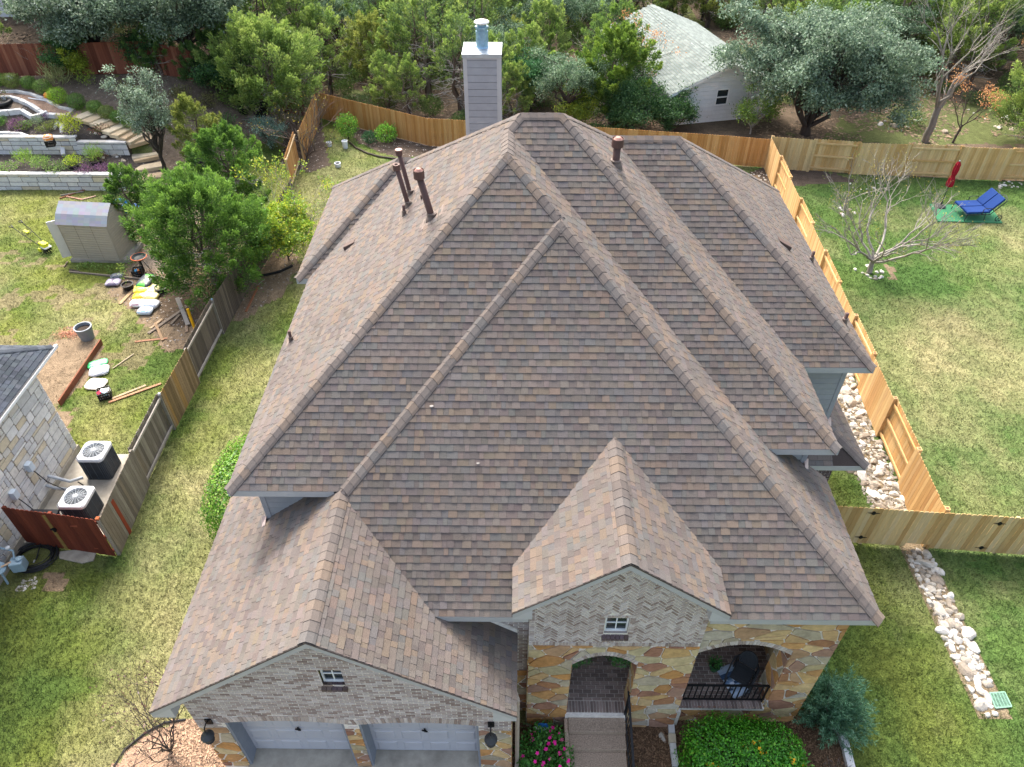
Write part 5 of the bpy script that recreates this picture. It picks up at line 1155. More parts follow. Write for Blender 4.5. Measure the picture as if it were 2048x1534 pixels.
def split(p, q, L):
    p = Vector(p); q = Vector(q); n = max(1, int(round((q-p).length/L))); P = [p+(q-p)*i/n for i in range(n+1)]; return [(tuple(P[i]), tuple(P[i+1])) for i in range(n)]
b = []
for a, c, L in ((FENCE_B[0], FENCE_B[1], 2.4), (FENCE_B[1], FENCE_B[2], 2.4), (FENCE_B[2], FENCE_B[3], 2.4)): b += [(p, q, -1, CEDB) for p, q in split(a, c, L)]
fence('wooden_fence', 'honey coloured cedar fence running behind the house chimney', 'fence', b, 1.6, .14)
b = [(p, q, (1 if i % 2 else -1), PALE) for i, (p, q) in enumerate(split(FENCE_B[3], FENCE_B[4], 2.2)+split(FENCE_B[4], FENCE_B[5], 2.5)+split(FENCE_B[5], FENCE_B[6], 2.5))]
fence('wooden_fence', 'pale board fence with alternating panels at the back of the right yard', 'fence', b, 1.75, .14, boxpost=True)
b = [(p, q, (-1 if i % 2 else 1), CED) for i, (p, q) in enumerate(split((11.72, 12.55), (13.15, 36.75), 2.2))]
fence('wooden_fence', 'new cedar fence with alternating panels between the house and right yard', 'fence', b, 1.7, .14, boxpost=True)
gt = fence('wooden_gate_fence', 'cedar gate fence with black diamond hinges at the right front', 'fence', [((8.4, 12.72), (9.9, 12.62), -1, GATEC), ((9.9, 12.62), (11.1, 12.53), -1, GATEC)], 1.66, .14, bot=.08)
gt2 = fence('wooden_gate_fence', 'cedar gate fence right of the rock strip with black hinges', 'fence', [((11.78, 12.48), (13.6, 12.34), -1, GATEC), ((13.6, 12.34), (15.6, 12.2), -1, GATEC), ((15.6, 12.2), (18.0, 12.03), -1, GATEC), ((18.0, 12.03), (20.4, 11.86), -1, GATEC)], 1.66, .14, bot=.06)
gt3 = fence('wooden_gate_fence', 'short cedar fence piece standing over the rock strip', 'fence', [((11.1, 12.53), (11.78, 12.48), -1, GATEC)], 1.66, .14, bot=.22, posts=False)
def hinge(u, v, par):
    P = lev(u, v, .5); d = ray(u, v); t = 0
    # point on the fence plane
    k = -.074; A = np.array([0, 0, CAMH]); n = np.array([k*-1, 1, 0]); t = (12.72-.075-k*-8.4*-1*0-0)/(d[1]-k*d[0]) if False else None
    y0 = lambda x: 12.72-.0722*(x-8.4)-.085
    tt = 20.
    for i in range(50): X_ = d[0]*tt; Y_ = d[1]*tt; tt += (y0(X_)-Y_)/d[1]*.8
    c = A+d*tt; m_ = MB(); r_ = Matrix.Rotation(-.072, 3, 'Z')
    pts = [(-.17, 0), (-.06, .012), (-.035, .055), (0, .075), (.035, .055), (.06, .012), (.17, 0), (.06, -.012), (.035, -.055), (0, -.075), (-.035, -.055), (-.06, -.012)]
    m_.prism([Vector(c)+r_ @ Vector((x, 0, z)) for x, z in pts], (0, .014, 0)); m_.build('hinge', M_black, par)
for u, v, g_ in ((1748, 1027, gt), (1722, 1075, gt), (2000, 1048, gt2), (1963, 1096, gt2)): hinge(u, v, g_)
# left side fence: one weathered run of panels, boards on alternating sides
XLF = -11.5
b = [((XLF+.15, 12.02), (XLF, 14.55), -1, GREY), ((XLF, 14.55), (XLF-.05, 17.0), 1, GREY), ((XLF-.05, 17.0), (XLF, 19.3), -1, BRN), ((XLF, 19.3), (XLF, 22.2), 1, DARK), ((XLF, 22.2), (XLF+.1, 25.0), -1, DARK), ((XLF+.1, 25.0), (XLF+.4, 28.5), -1, DARK), ((XLF+.4, 28.5), (XLF+.6, 32.0), -1, DARK)]
sf = fence('weathered_fence', 'grey weathered side fence of mixed panels along the left lawn', 'fence', b, 1.66, .13, mt=M_grain, pcol=sel('#a39d94', '#938c82'), rails=2)
mb = MB(); mb.tube([(XLF-.04, 17.0, G0), (XLF-.04, 17.0, G0+1.6)], .035, 8, lin('#7e98a8')); mb.tube([(XLF, 22.2, G0), (XLF, 22.2, G0+1.65)], .035, 8, lin('#7e98a8')); mb.lathe((XLF-.04, 17.0, G0+1.6), [(.05, 0), (.04, .05), (0, .06)], 10, lin('#d8dadc')); mb.build('metal_post', M_plas, sf)
rf = fence('red_fence', 'red stained gate fence between the stone house and the grey fence', 'fence', [((-14.1, 12.38), (-12.75, 12.2), -1, RED), ((-12.75, 12.2), (XLF+.12, 11.98), -1, RED)], 1.72, .14)
mb = MB(); mb.beam((-11.36, 12.03, G0), (-11.36, 12.03, G0+1.66), .1, .1, lin('#8f4f2c')); mb.beam((-11.33, 12.75, G0), (-11.33, 12.75, G0+1.5), .03, .13, lin('#8a3d26')); mb.build('post', M_hwood, rf)
for x, z in ((-12.05, 1.28), (-11.75, .3)):
    c = Vector((x, 12.2-.118*(x+12.75)*1.0-.095, G0+z)); m_ = MB(); m_.prism([c+Vector((a, -.0*a, b)) for a, b in ((-.2, 0), (0, .05), (.2, 0), (0, -.05))], (0, .02, 0), lin('#96503a')); m_.build('hinge', M_hwood, rf)
mb = MB(); mb.obox((-12.86, 12.12, G0+.98), (.05, .05, .16)); mb.obox((-12.86, 12.1, G0+1.02), (.16, .04, .03)); mb.build('latch', M_black, rf)
mb = MB(); mb.beam((-12.9, 12.14, G0+.05), (-12.9, 12.14, G0+1.6), .09, .02, lin('#8d7440')); mb.build('patch_board', M_hwood, rf)
b = []
for a, c in zip(FENCE_RED[:-1], FENCE_RED[1:]): b += [(p, q, -1, REDD) for p, q in split(a, c, 2.4)]
fence('red_fence', 'long dark red board fence across the top of the terraced garden', 'fence', b, 1.75, .15, rails=2)
# cedar panels leaning in the corner behind the left roof
for i, (p, q, sd_, lean, l) in enumerate((((-11.6, 34.0), (-11.9, 37.2), 1, .0, 'cedar fence panel with two pale rails beside the brown twigs'), ((-11.75, 37.4), (-12.0, 42.6), -1, .0, 'brown cedar fence panel in the back corner behind the twigs'))):
    fence('wooden_fence', l, 'fence', [(p, q, sd_, CEDB)], 1.75, .14, rails=2, pcol=sel('#c9b08a', '#bfa57d'))
# ================================================================ stones
def rockmesh(seed, sub=2):
    r = random.Random(seed); bm = bmesh.new(); bmesh.ops.create_icosphere(bm, subdivisions=sub, radius=1)
    cuts = [(Vector((r.uniform(-1, 1), r.uniform(-1, 1), r.uniform(-.6, 1))).normalized(), r.uniform(.55, .9)) for _ in range(9)]
    for v in bm.verts:
        for n_, d_ in cuts:
            k = v.co.dot(n_)-d_
            if k > 0: v.co -= n_*k
        v.co += v.co.normalized()*r.uniform(-.05, .05)
    V = [tuple(v.co) for v in bm.verts]; F = [[v.index for v in f.verts] for f in bm.faces]; bm.free(); return V, F
ROCKS = []
def rock(name, P, sx, sy, sz, rz, c, label, group, seed):
    V, F = rockmesh(seed); V = [(x*sx, y*sy, z*sz) for x, y, z in V]; o = raw(name, V, F, [M_rock], cols=[c]*len(F)); o.location = P; o.rotation_euler = (0, 0, rz)
    return tag(o, label, 'rock', group)
rr = random.Random(77); RK = {}
RC = ['#d6d2c9', '#cac4b8', '#aca293', '#dedbd4', '#9c9182', '#bfb8ab']
def addrock(u_name, P, s, label, group):
    i = rr.randint(0, 11)
    key = (group, i)
    sc = (s*rr.uniform(.8, 1.35), s*rr.uniform(.6, 1.0), s*rr.uniform(.45, .7))
    if key not in RK: RK[key] = rock(u_name, P, 1, 1, 1, rr.uniform(0, 6.28), lin(RC[i % 6]), label, group, 100+i); RK[key].scale = sc; return
    o = RK[key].copy(); col.objects.link(o); o.location = P; o.rotation_euler = (rr.uniform(-.2, .2), rr.uniform(-.2, .2), rr.uniform(0, 6.28)); o.scale = sc
def strip_rocks(poly, n, smin, smax, label, group):
    done = []; k = 0
    x0, x1 = min(p[0] for p in poly), max(p[0] for p in poly); y0, y1 = min(p[1] for p in poly), max(p[1] for p in poly)
    while len(done) < n and k < 9000:
        k += 1; x, y = rr.uniform(x0, x1), rr.uniform(y0, y1)
        if not bool(inpoly(np.array(x), np.array(y), poly)): continue
        s = smin+(smax-smin)*rr.random()**2.2
        if any((x-a)**2+(y-b_)**2 < ((s+c)*.58)**2 for a, b_, c in done): continue
        done.append((x, y, s)); addrock('gravel_pebble' if smax < .1 else 'landscape_rock', (x, y, gzf(x, y)+s*.05), s, label, group)
strip_rocks([(11.12, 12.3), (11.8, 12.3), (11.72, 8.45), (11.45, 8.35), (11.45, 7.6), (11.2, 7.6), (11.05, 9)], 92, .09, .25, 'white limestone rock in the front strip running down to the drain grate', 'rocks of the front strip')
strip_rocks([(11.0, 13.0), (11.75, 13.0), (12.15, 17), (12.3, 21.0), (11.3, 21.0), (10.5, 15.5)], 155, .09, .26, 'white limestone rock in the dry bed between the house and cedar fence', 'rocks of the dry bed')
for u, v, rad, n, l in ((1738, 545, .55, 17, 'small white stone ringing the foot of the pale bare tree'), (1690, 425, .5, 12, 'small white stone by the small bare tree near the fence')):
    C0 = at(u, v)
    for i in range(n):
        a = rr.uniform(0, 6.28); q = rad*rr.uniform(.45, 1.1); x, y = C0.x+math.cos(a)*q, C0.y+math.sin(a)*q*.9; addrock('ring_stone', (x, y, gzf(x, y)+.02), rr.uniform(.05, .13), l, l)
strip_rocks(px((2000, 362), (2048, 365), (2040, 380), (1995, 376)), 14, .06, .16, 'small white rock piled against the back fence at the far right', 'rocks by the back fence')
strip_rocks(px((1700, 362), (1760, 362), (1780, 382), (1700, 378)), 9, .05, .13, 'small white rock below the back fence near the bare tree', 'rocks below the back fence')
strip_rocks(px((1640, 205), (2040, 225), (2040, 270), (1700, 262)), 26, .08, .3, 'scattered pale rock on the grassy bank beyond the plank fence', 'rocks on the bank')
strip_rocks(px((1500, 345), (1535, 345), (1535, 365), (1500, 355)), 10, .05, .12, 'small pale rock in the fence corner behind the roof', 'rocks in the fence corner')
strip_rocks(px((200, 258), (250, 285), (240, 300), (165, 290)), 18, .06, .2, 'pale rock lying in the bed beside the garden stairs', 'rocks beside the stairs')
strip_rocks(px((40, 1165), (75, 1150), (72, 1180), (30, 1185)), 36, .03, .06, 'small white pebble round the gas meter', 'pebbles round the gas meter')
# ================================================================ left: the stone house and its yard
nh = thing('stone_house', 'pale limestone house with a dark shingle roof at the left edge', 'house', (-18, 14, G0))
mb = MB(); fr = FRt(-14.28); wall = [(4.0, G0), (15.95, G0), (15.95, 3.05), (4.0, 3.05)]
flat(mb, fr, [wall]); flat(mb, Fr((0, 15.95, 0), (-1, 0, 0), (0, 0, 1), (0, 1, 0)), [[(14.28, G0), (26, G0), (26, 3.05), (14.28, 3.05)]])
def ashlar(x0, x1, y0, y1, gap, seed):
    r = random.Random(seed); out = []; H_ = .1; occ = {}; cw = .15; nx = int((x1-x0)/cw)+1; ny = int((y1-y0)/H_)+1
    for j in range(ny):
        i = 0
        while i < nx:
            if (i, j) in occ: i += 1; continue
            hh = r.choice((1, 2, 2, 3)); ww = r.choice((2, 3, 4, 5)); ww = min(ww, nx-i); k = 0
            while k < ww and (i+k, j) not in occ: k += 1
            ww = k
            for a in range(ww):
                for b_ in range(hh): occ[(i+a, j+b_)] = 1
            X0, Y0 = x0+i*cw, y0+j*H_; q = [(X0+gap/2, Y0+gap/2), (X0+ww*cw-gap/2, Y0+gap/2), (X0+ww*cw-gap/2, Y0+hh*H_-gap/2), (X0+gap/2, Y0+hh*H_-gap/2)]
            out.append(chop([(a+r.uniform(-.008, .008), b_+r.uniform(-.006, .006)) for a, b_ in q], .07)); i += ww
    return out
tiles(mb, fr, ashlar(4.0, 15.95, -.2, 3.05, .03, 5), [[(4.0, -.2), (15.95, -.2), (15.95, 3.05), (4.0, 3.05)]], .022, C_lime, 1)
mb.build('stone_wall', [mat('lime_mortar', '#857c70', rough=.95, var=.12, bump=.3), M_lime], nh)
mb = MB(); mb.box((-14.3, 3.5, G0-.2), (-14.22, 15.99, -.2)); mb.build('foundation', M_conc, nh)
mb = MB(); zE = 3.12; XN, YN2 = -14.12, 16.95; pn = .6; Rn = Pl(zE-pn*XN*-1*-1, -pn, 0); Rn = Pl(zE+pn*XN, -pn, 0); Bn = Pl(zE+pn*YN2, 0, -pn)
C_old = C_tab; C_tab = sel('#4a5058', '#434950', '#52585f', '#3e444b', '#4d545d', j=.07)
roof_face(mb, Rn, [[(XN, 2.0), (XN, YN2), (XN-8, YN2-8), (XN-8, 2.0)]]); roof_face(mb, Bn, [[(XN, YN2), (XN-16, YN2), (XN-8, YN2-8)]])
ro = mb.build('shingle_roof', M_roof, nh); mb = MB(); caps(mb, (XN, YN2, zE), (XN-8, YN2-8, zE+pn*8), Rn, Bn, .13); mb.build('ridge_caps', M_roof, ro); C_tab = C_old
mb = MB()
mb.prism([(XN+.0, 2, zE-.02), (XN+.1, 2, zE-.01), (XN+.1, 2, zE-.1), (XN+.0, 2, zE-.12)], (0, YN2-2+.1, 0), lin('#e6e8ea')); mb.prism([(XN+.012, 2.1, zE-.012), (XN+.085, 2.1, zE-.004), (XN+.085, 2.1, zE-.012), (XN+.012, 2.1, zE-.02)], (0, YN2-2.1, 0), lin('#2c2f33'))
mb.box((XN-.03, 2, zE-.16), (XN-.002, YN2, zE-.03), lin('#d8dadd')); mb.box((XN-10, YN2-.002, zE-.16), (XN, YN2+.02, zE-.015), lin('#d8dadd')); mb.face([(XN-.03, 2, zE-.14), (XN-.03, YN2, zE-.14), (-14.3, YN2, zE-.14), (-14.3, 2, zE-.14)], lin('#cccccc'))
mb.build('gutter', M_plas, nh)
for y, z in ((13.9, .95), (12.95, .85)):
    m_ = MB(); m_.box((-14.25, y-.09, z), (-14.1, y+.09, z+.28), lin('#c4d0d8')); m_.tube([(-14.17, y, z), (-14.15, y+.05, z-.2), (-14.0, y+.05, z-.6), (-13.7, y+.1, z-1.0)], .015, 6, lin('#222426'))
    tag(m_.build('electrical_box', M_plas, nh, loc=None), None)
mb = MB(); mb.lathe((-14.24, 12.75, .45), [(.06, 0), (.07, .03), (.05, .06)], 10, lin('#c68a3c'), axis=(1, 0, 0)); mb.build('wall_spout', M_plas, nh)
# concrete pad, air conditioners
pad = MB(); pad.box((-14.2, 12.3, G0-.1), (-11.95, 15.75, G0+.12)); tag(pad.build('concrete_pad', M_conc), kind='structure')
def aircon(P, s, h):
    t = thing('air_conditioner', None, 'air conditioner', P); b = MB(); r_ = .12
    def rr_(s2, z, seg=4):
        o = []
        for cx, cy, a0 in ((1, 1, 0), (-1, 1, 90), (-1, -1, 180), (1, -1, 270)):
            for k in range(seg+1): a = R(a0+90*k/seg); o.append(Vector((P[0]+cx*(s2/2-r_)+r_*math.cos(a), P[1]+cy*(s2/2-r_)+r_*math.sin(a), P[2]+z)))
        return o
    def loft(mb, rings, c, cap=True, m=0):
        V = [p for r0 in rings for p in r0]; n = len(rings[0]); F = [(i*n+k, i*n+(k+1) % n, (i+1)*n+(k+1) % n, (i+1)*n+k) for i in range(len(rings)-1) for k in range(n)]
        if cap: F += [tuple(range(n))[::-1], tuple(range((len(rings)-1)*n, len(rings)*n))]
        mb.mesh(V, F, c, m)
    loft(b, [rr_(s*.95, 0), rr_(s*.95, h-.08)], lin('#202327')); b.build('coil_body', M_plas, t)
    g = MB()
    for k in range(14):
        z = .06+(h-.2)*k/13; loft(g, [rr_(s*.985, z), rr_(s, z+.008), rr_(s*.985, z+.016)], lin('#4b545c'), False)
    for k in range(20):
        q = rr_(s*.985, 0)[k]; 
        g.beam(q, q+Vector((0, 0, h-.08)), .012, .012, lin('#4b545c'))
    for sx in (-1, 1):
        for k in (-.25, 0, .25):
            q = Vector((P[0]+s*k, P[1]+sx*s*.49, P[2])); g.beam(q, q+Vector((0, 0, h-.08)), .01, .01, lin('#4b545c')); q = Vector((P[0]+sx*s*.49, P[1]+s*k, P[2])); g.beam(q, q+Vector((0, 0, h-.08)), .01, .01, lin('#4b545c'))
    g.build('louvre_guard', M_plas, t)
    tp = MB(); c = lin('#d6dade'); n = 20; ring = rr_(s*1.02, h-.09); ring2 = rr_(s*1.02, h-.01); ring3 = rr_(s*.98, h+.01); loft(tp, [ring, ring2, ring3], c, False)
    R0 = s*.40; N = 40; cx, cy = P[0], P[1]
    circ = lambda r0, z: [Vector((cx+r0*math.cos(2*math.pi*k/N), cy+r0*math.sin(2*math.pi*k/N), P[2]+z)) for k in range(N)]
    outer_ = circ(1, 0); O = []
    for k in range(N):
        d_ = outer_[k]-Vector((cx, cy, P[2])); f_ = s*.485/max(abs(d_.x), abs(d_.y)); L_ = min(f_, s*.60); O.append(Vector((cx+d_.x*L_, cy+d_.y*L_, P[2]+h+.011)))
    I = circ(R0, h+.02); I2 = circ(R0*.98, h-.05); V = O+I+I2; F = [(k, (k+1) % N, N+(k+1) % N, N+k) for k in range(N)]+[(N+k, N+(k+1) % N, 2*N+(k+1) % N, 2*N+k) for k in range(N)]
    tp.mesh(V, F, c); tp.build('top_panel', M_plas, t)
    w_ = MB(); w_.lathe((cx, cy, P[2]+h-.25), [(0, 0), (R0*.98, .005), (R0*.99, .2)], 28, lin('#30353a')); w_.build('fan_well', M_plas, t)
    f_ = MB()
    for k in range(4):
        a = k*math.pi/2+.4; d_ = Vector((math.cos(a), math.sin(a), 0)); s_ = Vector((-d_.y, d_.x, 0)); c0 = Vector((cx, cy, P[2]+h-.15)); f_.mesh([c0+d_*.05-s_*.04, c0+d_*R0*.92-s_*.1+Vector((0, 0, .04)), c0+d_*R0*.92+s_*.1-Vector((0, 0, .04)), c0+d_*.05+s_*.04], [(0, 1, 2, 3)], lin('#8d969c'))
    f_.build('fan_blade', M_plas, t)
    gr = MB()
    for k in range(16):
        a = 2*math.pi*k/16; gr.beam((cx, cy, P[2]+h+.035), (cx+R0*1.03*math.cos(a), cy+R0*1.03*math.sin(a), P[2]+h+.02), .008, .006, lin('#b9c2c8'))
    for q in np.linspace(.15, .95, 7):
        gr.tube([(cx+R0*q*math.cos(2*math.pi*k/28), cy+R0*q*math.sin(2*math.pi*k/28), P[2]+h+.032-.01*q) for k in range(29)], .0035, 4, lin('#b9c2c8'), cap=False)
    gr.lathe((cx, cy, P[2]+h+.03), [(.06, 0), (.06, .02), (0, .03)], 14, lin('#e4e7ea')); gr.build('fan_grille', M_plas, t)
    return t
tag(aircon((-13.03, 15.05, G0+.12), .80, .92), 'grey air conditioner farther from the red gate, beside the stone wall'); tag(aircon((-12.85, 13.35, G0+.12), .80, .80), 'grey air conditioner nearer to the red gate, behind the storage bin')
def boxbin(name, label, cat, P, sx, sy, h, body, lid):
    t = thing(name, label, cat, P); m_ = MB(); x, y, z = P; m_.hexa([(x-sx*.44, y-sy*.44, z), (x+sx*.44, y-sy*.44, z), (x+sx*.44, y+sy*.44, z), (x-sx*.44, y+sy*.44, z), (x-sx/2, y-sy/2, z+h), (x+sx/2, y-sy/2, z+h), (x+sx/2, y+sy/2, z+h), (x-sx/2, y+sy/2, z+h)], lin(body)); m_.build('bin_body', M_plas, t)
    m_ = MB(); m_.box((x-sx*.54, y-sy*.54, z+h), (x+sx*.54, y+sy*.54, z+h+.06), lin(lid)); m_.box((x-sx*.1, y-sy*.3, z+h+.06), (x+sx*.1, y+sy*.3, z+h+.075), lin('#5a5f64')); o = m_.build('lid', M_plas, t); bevel(o, .02, 2); return t
boxbin('storage_bin', 'dark storage bin with a blue body and black lid behind the red gate', 'bin', (-13.62, 12.72, G0+.12), .75, .5, .6, '#2b5f95', '#2a2d31')
mb = MB(); mb.tube([(-14.25, 14.35, .15), (-13.95, 14.3, .1), (-13.7, 14.35, -.1), (-13.45, 14.6, -.2)], .05, 8, lin('#b6bcc0')); mb.tube([(-14.25, 14.1, 0), (-14.0, 14.05, -.05), (-13.75, 14.2, -.3)], .05, 8, lin('#a9afb3')); mb.tube([(-13.6, 14.5, -.3), (-13.4, 14.4, -.33), (-13.3, 14.2, -.3)], .02, 6, lin('#222222'))
tag(mb.build('refrigerant_pipe', M_plas, loc=(-14, 14.3, -.2)), 'insulated grey pipes leaving the stone wall toward the air conditioners', 'pipe')
mb = MB(); mb.obox((-11.85, 14.15, .05), (.3, .05, .26), .5, -.7, c=lin('#c9cfd3')); mb.obox((-11.85, 14.12, .03), (.24, .01, .2), .5, -.7, c=lin('#30353a')); mb.beam((-11.85, 14.2, G0+.1), (-11.85, 14.2, .02), .04, .04, lin('#999999'))
tag(mb.build('solar_light', M_plas, loc=(-11.85, 14.15, G0)), 'small solar floodlight leaning on the grey fence by the air conditioners', 'lamp')
# hose, meter, slab
random.seed(12); mb = MB(); C0 = at(72, 1117); path = []
for i in range(220):
    a = i*.17*1.9; r_ = .50+.10*math.sin(i*.21)+random.uniform(-.01, .01); path.append((C0.x+r_*math.cos(a)*1.05, C0.y+r_*math.sin(a)*.88, C0.z+.03+.0006*i+.02*math.sin(i*.37)))
mb.tube(path, .017, 6, lin('#26282a')); mb.tube([path[-1], (C0.x+.1, C0.y-.1, C0.z+.1), (C0.x+.02, C0.y+.1, C0.z+.03)], .017, 6, lin('#2a2c2e')); mb.tube([(C0.x+.02, C0.y-.08, C0.z+.04), (C0.x+.03, C0.y-.16, C0.z+.04)], .022, 8, lin('#c9cbcb'))
tag(mb.build('garden_hose', mat('rubber_hose', W1, rough=.5, attr=True, var=.3), loc=C0), 'coiled black garden hose lying before the red gate', 'hose')
gm = at(40, 1152); t = thing('gas_meter', 'blue grey gas meter on pebbles against the stone wall', 'meter', gm); cg = lin('#8aa2b0')
mb = MB(); mb.obox((gm.x+.1, gm.y+.1, gm.z+.42), (.34, .3, .36), .2, c=cg); mb.lathe((gm.x+.18, gm.y+.14, gm.z+.6), [(.09, 0), (.09, .06), (0, .07)], 12, cg); o = mb.build('meter_body', M_plas, t); bevel(o, .04, 2)
mb = MB(); mb.lathe((gm.x-.28, gm.y-.12, gm.z+.55), [(.0, -.05), (.17, -.03), (.19, 0), (.17, .03), (.05, .05), (.05, .1)], 18, cg, axis=(.5, -.2, .8)); mb.build('regulator', M_plas, t)
mb = MB(); mb.tube([(gm.x-.2, gm.y-.25, gm.z), (gm.x-.24, gm.y-.16, gm.z+.5)], .03, 8, cg); mb.tube([(gm.x-.24, gm.y-.1, gm.z+.55), (gm.x+.0, gm.y+.05, gm.z+.6)], .028, 8, lin('#c8a98a')); mb.tube([(gm.x+.05, gm.y+.15, gm.z+.62), (gm.x+.03, gm.y+.28, gm.z+.8), (-14.25, gm.y+.35, gm.z+.85)], .028, 8, cg); mb.lathe((gm.x-.1, gm.y+.32, gm.z+.85), [(.06, 0), (.06, .05)], 10, lin('#c2c8cc')); mb.build('pipe', M_plas, t)
mb = MB(); P = px((118, 1105), (160, 1100), (193, 1108), (188, 1122), (165, 1128), (120, 1118)); mb.prism([(x, y, gzf(x, y)-.02) for x, y in P], (0, 0, .06), (1, 1, 1)); tag(mb.build('stepping_slab', M_conc, loc=(P[0][0], P[0][1], G0)), 'flat pale stone slab in front of the red gate', 'slab')
# --- yard things
random.seed(31)
def plank(p, q, w_, th, c, label, dz=.03, name='plank', cat='plank', e=(0, 0)):
    A = at(*p); B = at(*q); m_ = MB(); m_.beam(A+Vector((0, 0, dz+e[0])), B+Vector((0, 0, dz+e[1])), w_, th, lin(c)); o = m_.build(name, M_grain, loc=A); return tag(o, label, cat)
plank((205, 688), (122, 812), .05, .24, '#8a5640', 'long reddish board on edge beside the brown dirt', .12)
plank((218, 806), (323, 768), .09, .03, '#b98a6c', 'reddish plank on the grass near the black crate'); plank((224, 798), (292, 771), .09, .03, '#b9a184', 'pale plank lying under the reddish one', .012)
plank((226, 738), (268, 709), .04, .02, '#b3a58c', 'thin pale stick on the grass in the left yard')
plank((240, 609), (268, 580), .14, .03, '#b79b76', 'short tan plank in front of the yellow bags')
plank((297, 668), (362, 623), .13, .04, '#8c7f70', 'weathered grey plank lying near the fence', .03); plank((312, 650), (326, 682), .1, .03, '#a3886a', 'tan plank crossing over the grey one', .1, e=(0, -.06)); plank((270, 684), (335, 677), .1, .025, '#a47a60', 'reddish plank flat on the grass by the grey planks', .015)
plank((302, 660), (325, 641), .1, .03, '#b39a7c', 'short tan plank beside the crossing planks', .07); plank((342, 650), (360, 630), .11, .04, '#7f7262', 'dark grey plank in the dry weeds near the fence')
plank((359, 608), (377, 652), .16, .03, '#a9a298', 'wide pale grey board leaning toward the fence', .06, e=(.25, 0)); plank((372, 625), (374, 665), .1, .03, '#9a8570', 'narrow brown board beside the leaning grey one', .03)
plank((295, 547), (372, 572), .12, .06, '#94877a', 'grey timber lying under the green juniper', .03); plank((320, 570), (378, 577), .1, .06, '#8a7d70', 'shorter grey timber in front of the other under the juniper', .03); plank((300, 543), (348, 583), .05, .04, '#8d7862', 'thin brown stake lying across the timbers', .1)
plank((140, 541), (160, 545), .06, .08, '#4f473e', 'dark short border timber left of the shed bed'); plank((140, 545), (290, 560), .06, .09, '#8a7f72', 'long border timber along the bed before the shed', .03)
plank((120, 398), (172, 380), .06, .05, '#8c5a44', 'red brown timber lying below the lower garden wall'); plank((122, 392), (168, 384), .07, .05, '#9a9186', 'grey timber lying below the lower garden wall'); plank((134, 394), (165, 400), .08, .04, '#b98d78', 'pinkish board behind the shed roof'); plank((165, 400), (192, 393), .08, .04, '#c2a28c', 'pale board right of the pinkish one behind the shed')
plank((492, 624), (517, 572), .08, .03, '#a0694a', 'reddish board on the lawn under the roof edge', .02)
plank((128, 535), (136, 524), .05, .03, '#a08d74', 'small tan stake left of the shed')
m_ = MB(); A = at(389, 655); m_.tube([A+Vector((0, 0, .9)), A+Vector((.02, -.05, .45)), A+Vector((.05, -.1, .0))], .055, 10, lin('#f2b61c')); tag(m_.build('yellow_pipe', M_plas, loc=A), 'bright yellow pipe standing against the dark fence', 'pipe')
def pot(P, r, h, c, label, name='plant_pot', cat='pot', soil='#3b332c', taper=.78, dirt=.78, thick=.03):
    t = thing(name, label, cat, P); m_ = MB(); m_.lathe(P, [(r*taper, 0), (r, h), (r-thick, h), (r*taper-thick*.6, .04), (0, .04)], 20, lin(c)); m_.lathe(P, [(r*1.005, h-.03), (r*1.06, h-.025), (r*1.06, h+.004), (r-thick, h+.006)], 20, lin(c), cap=False); m_.build('pot_body', M_plas, t)
    if soil:
        s = MB(); s.lathe(P, [(r*(taper+(1-taper)*dirt)-thick, h*dirt), (r*.5, h*(dirt+.03)), (0, h*(dirt+.06))], 16, lin(soil)); s.build('soil', M_soil, t)
    return t
pot(at(176, 676), .31, .55, '#7d868e', 'large grey plastic tub half full of soil', soil='#6d5846')
pot(at(258, 578), .24, .25, '#1c1e20', 'black pot with a thin seedling beside the yellow bags'); pot(at(325, 582), .26, .22, '#1c1e20', 'empty black tub right of the yellow bags', soil=None)
S = at(258, 576); shrub('seedling', 'thin green seedling growing from the black pot', 'plant', S+Vector((0, 0, .2)), .14, .95, 60, .08, ('#8aa04a', '#7a9440'), seed=4, one=True)
def bag(P, sx, sy, sz, rz, c, label, c2=None, seed=0, name='plastic_bag', cat='bag', tilt=0.0):
    r = random.Random(seed); V = []; F = []; C = []; NU, NV = 22, 12; P = Vector(P); M_ = Matrix.Rotation(rz, 3, 'Z') @ Matrix.Rotation(tilt, 3, 'X')
    for j in range(NV+1):
        b_ = -math.pi/2+math.pi*j/NV
        for i in range(NU):
            a = 2*math.pi*i/NU; se = lambda v, e: math.copysign(abs(v)**e, v)
            x, y, z = se(math.cos(b_), .5)*se(math.cos(a), .45), se(math.cos(b_), .5)*se(math.sin(a), .45), se(math.sin(b_), .8)
            k = 1+.10*(vnoise(x*2+seed*3.1, y*2+z*2, 1.7)-.5)+r.uniform(-.02, .02); edge = max(abs(x), abs(y)); z *= 1-.45*edge**4
            V.append(P+M_ @ Vector((x*sx/2*k, y*sy/2*k, z*sz/2*k))+Vector((0, 0, sz*.42)))
    for j in range(NV):
        for i in range(NU): F.append((j*NU+i, j*NU+(i+1) % NU, (j+1)*NU+(i+1) % NU, (j+1)*NU+i)); 
        for i in range(NU):
            x = math.cos(2*math.pi*(i+.5)/NU); cc = lin(c)
            if c2: cc = lin(c2[0]) if (c2[1] == 'band' and abs(x) < .42) or (c2[1] == 'end' and x > .5) or (c2[1] == 'spot' and r.random() < .3) else cc
            C.append(cc)
    o = raw(name, V, F, [mat('bag_film', W1, rough=.35, var=.12, scale=7, attr=True, bump=.6, bscale=11, spec=.5)], cols=C, smooth=True, loc=P); return tag(o, label, cat)
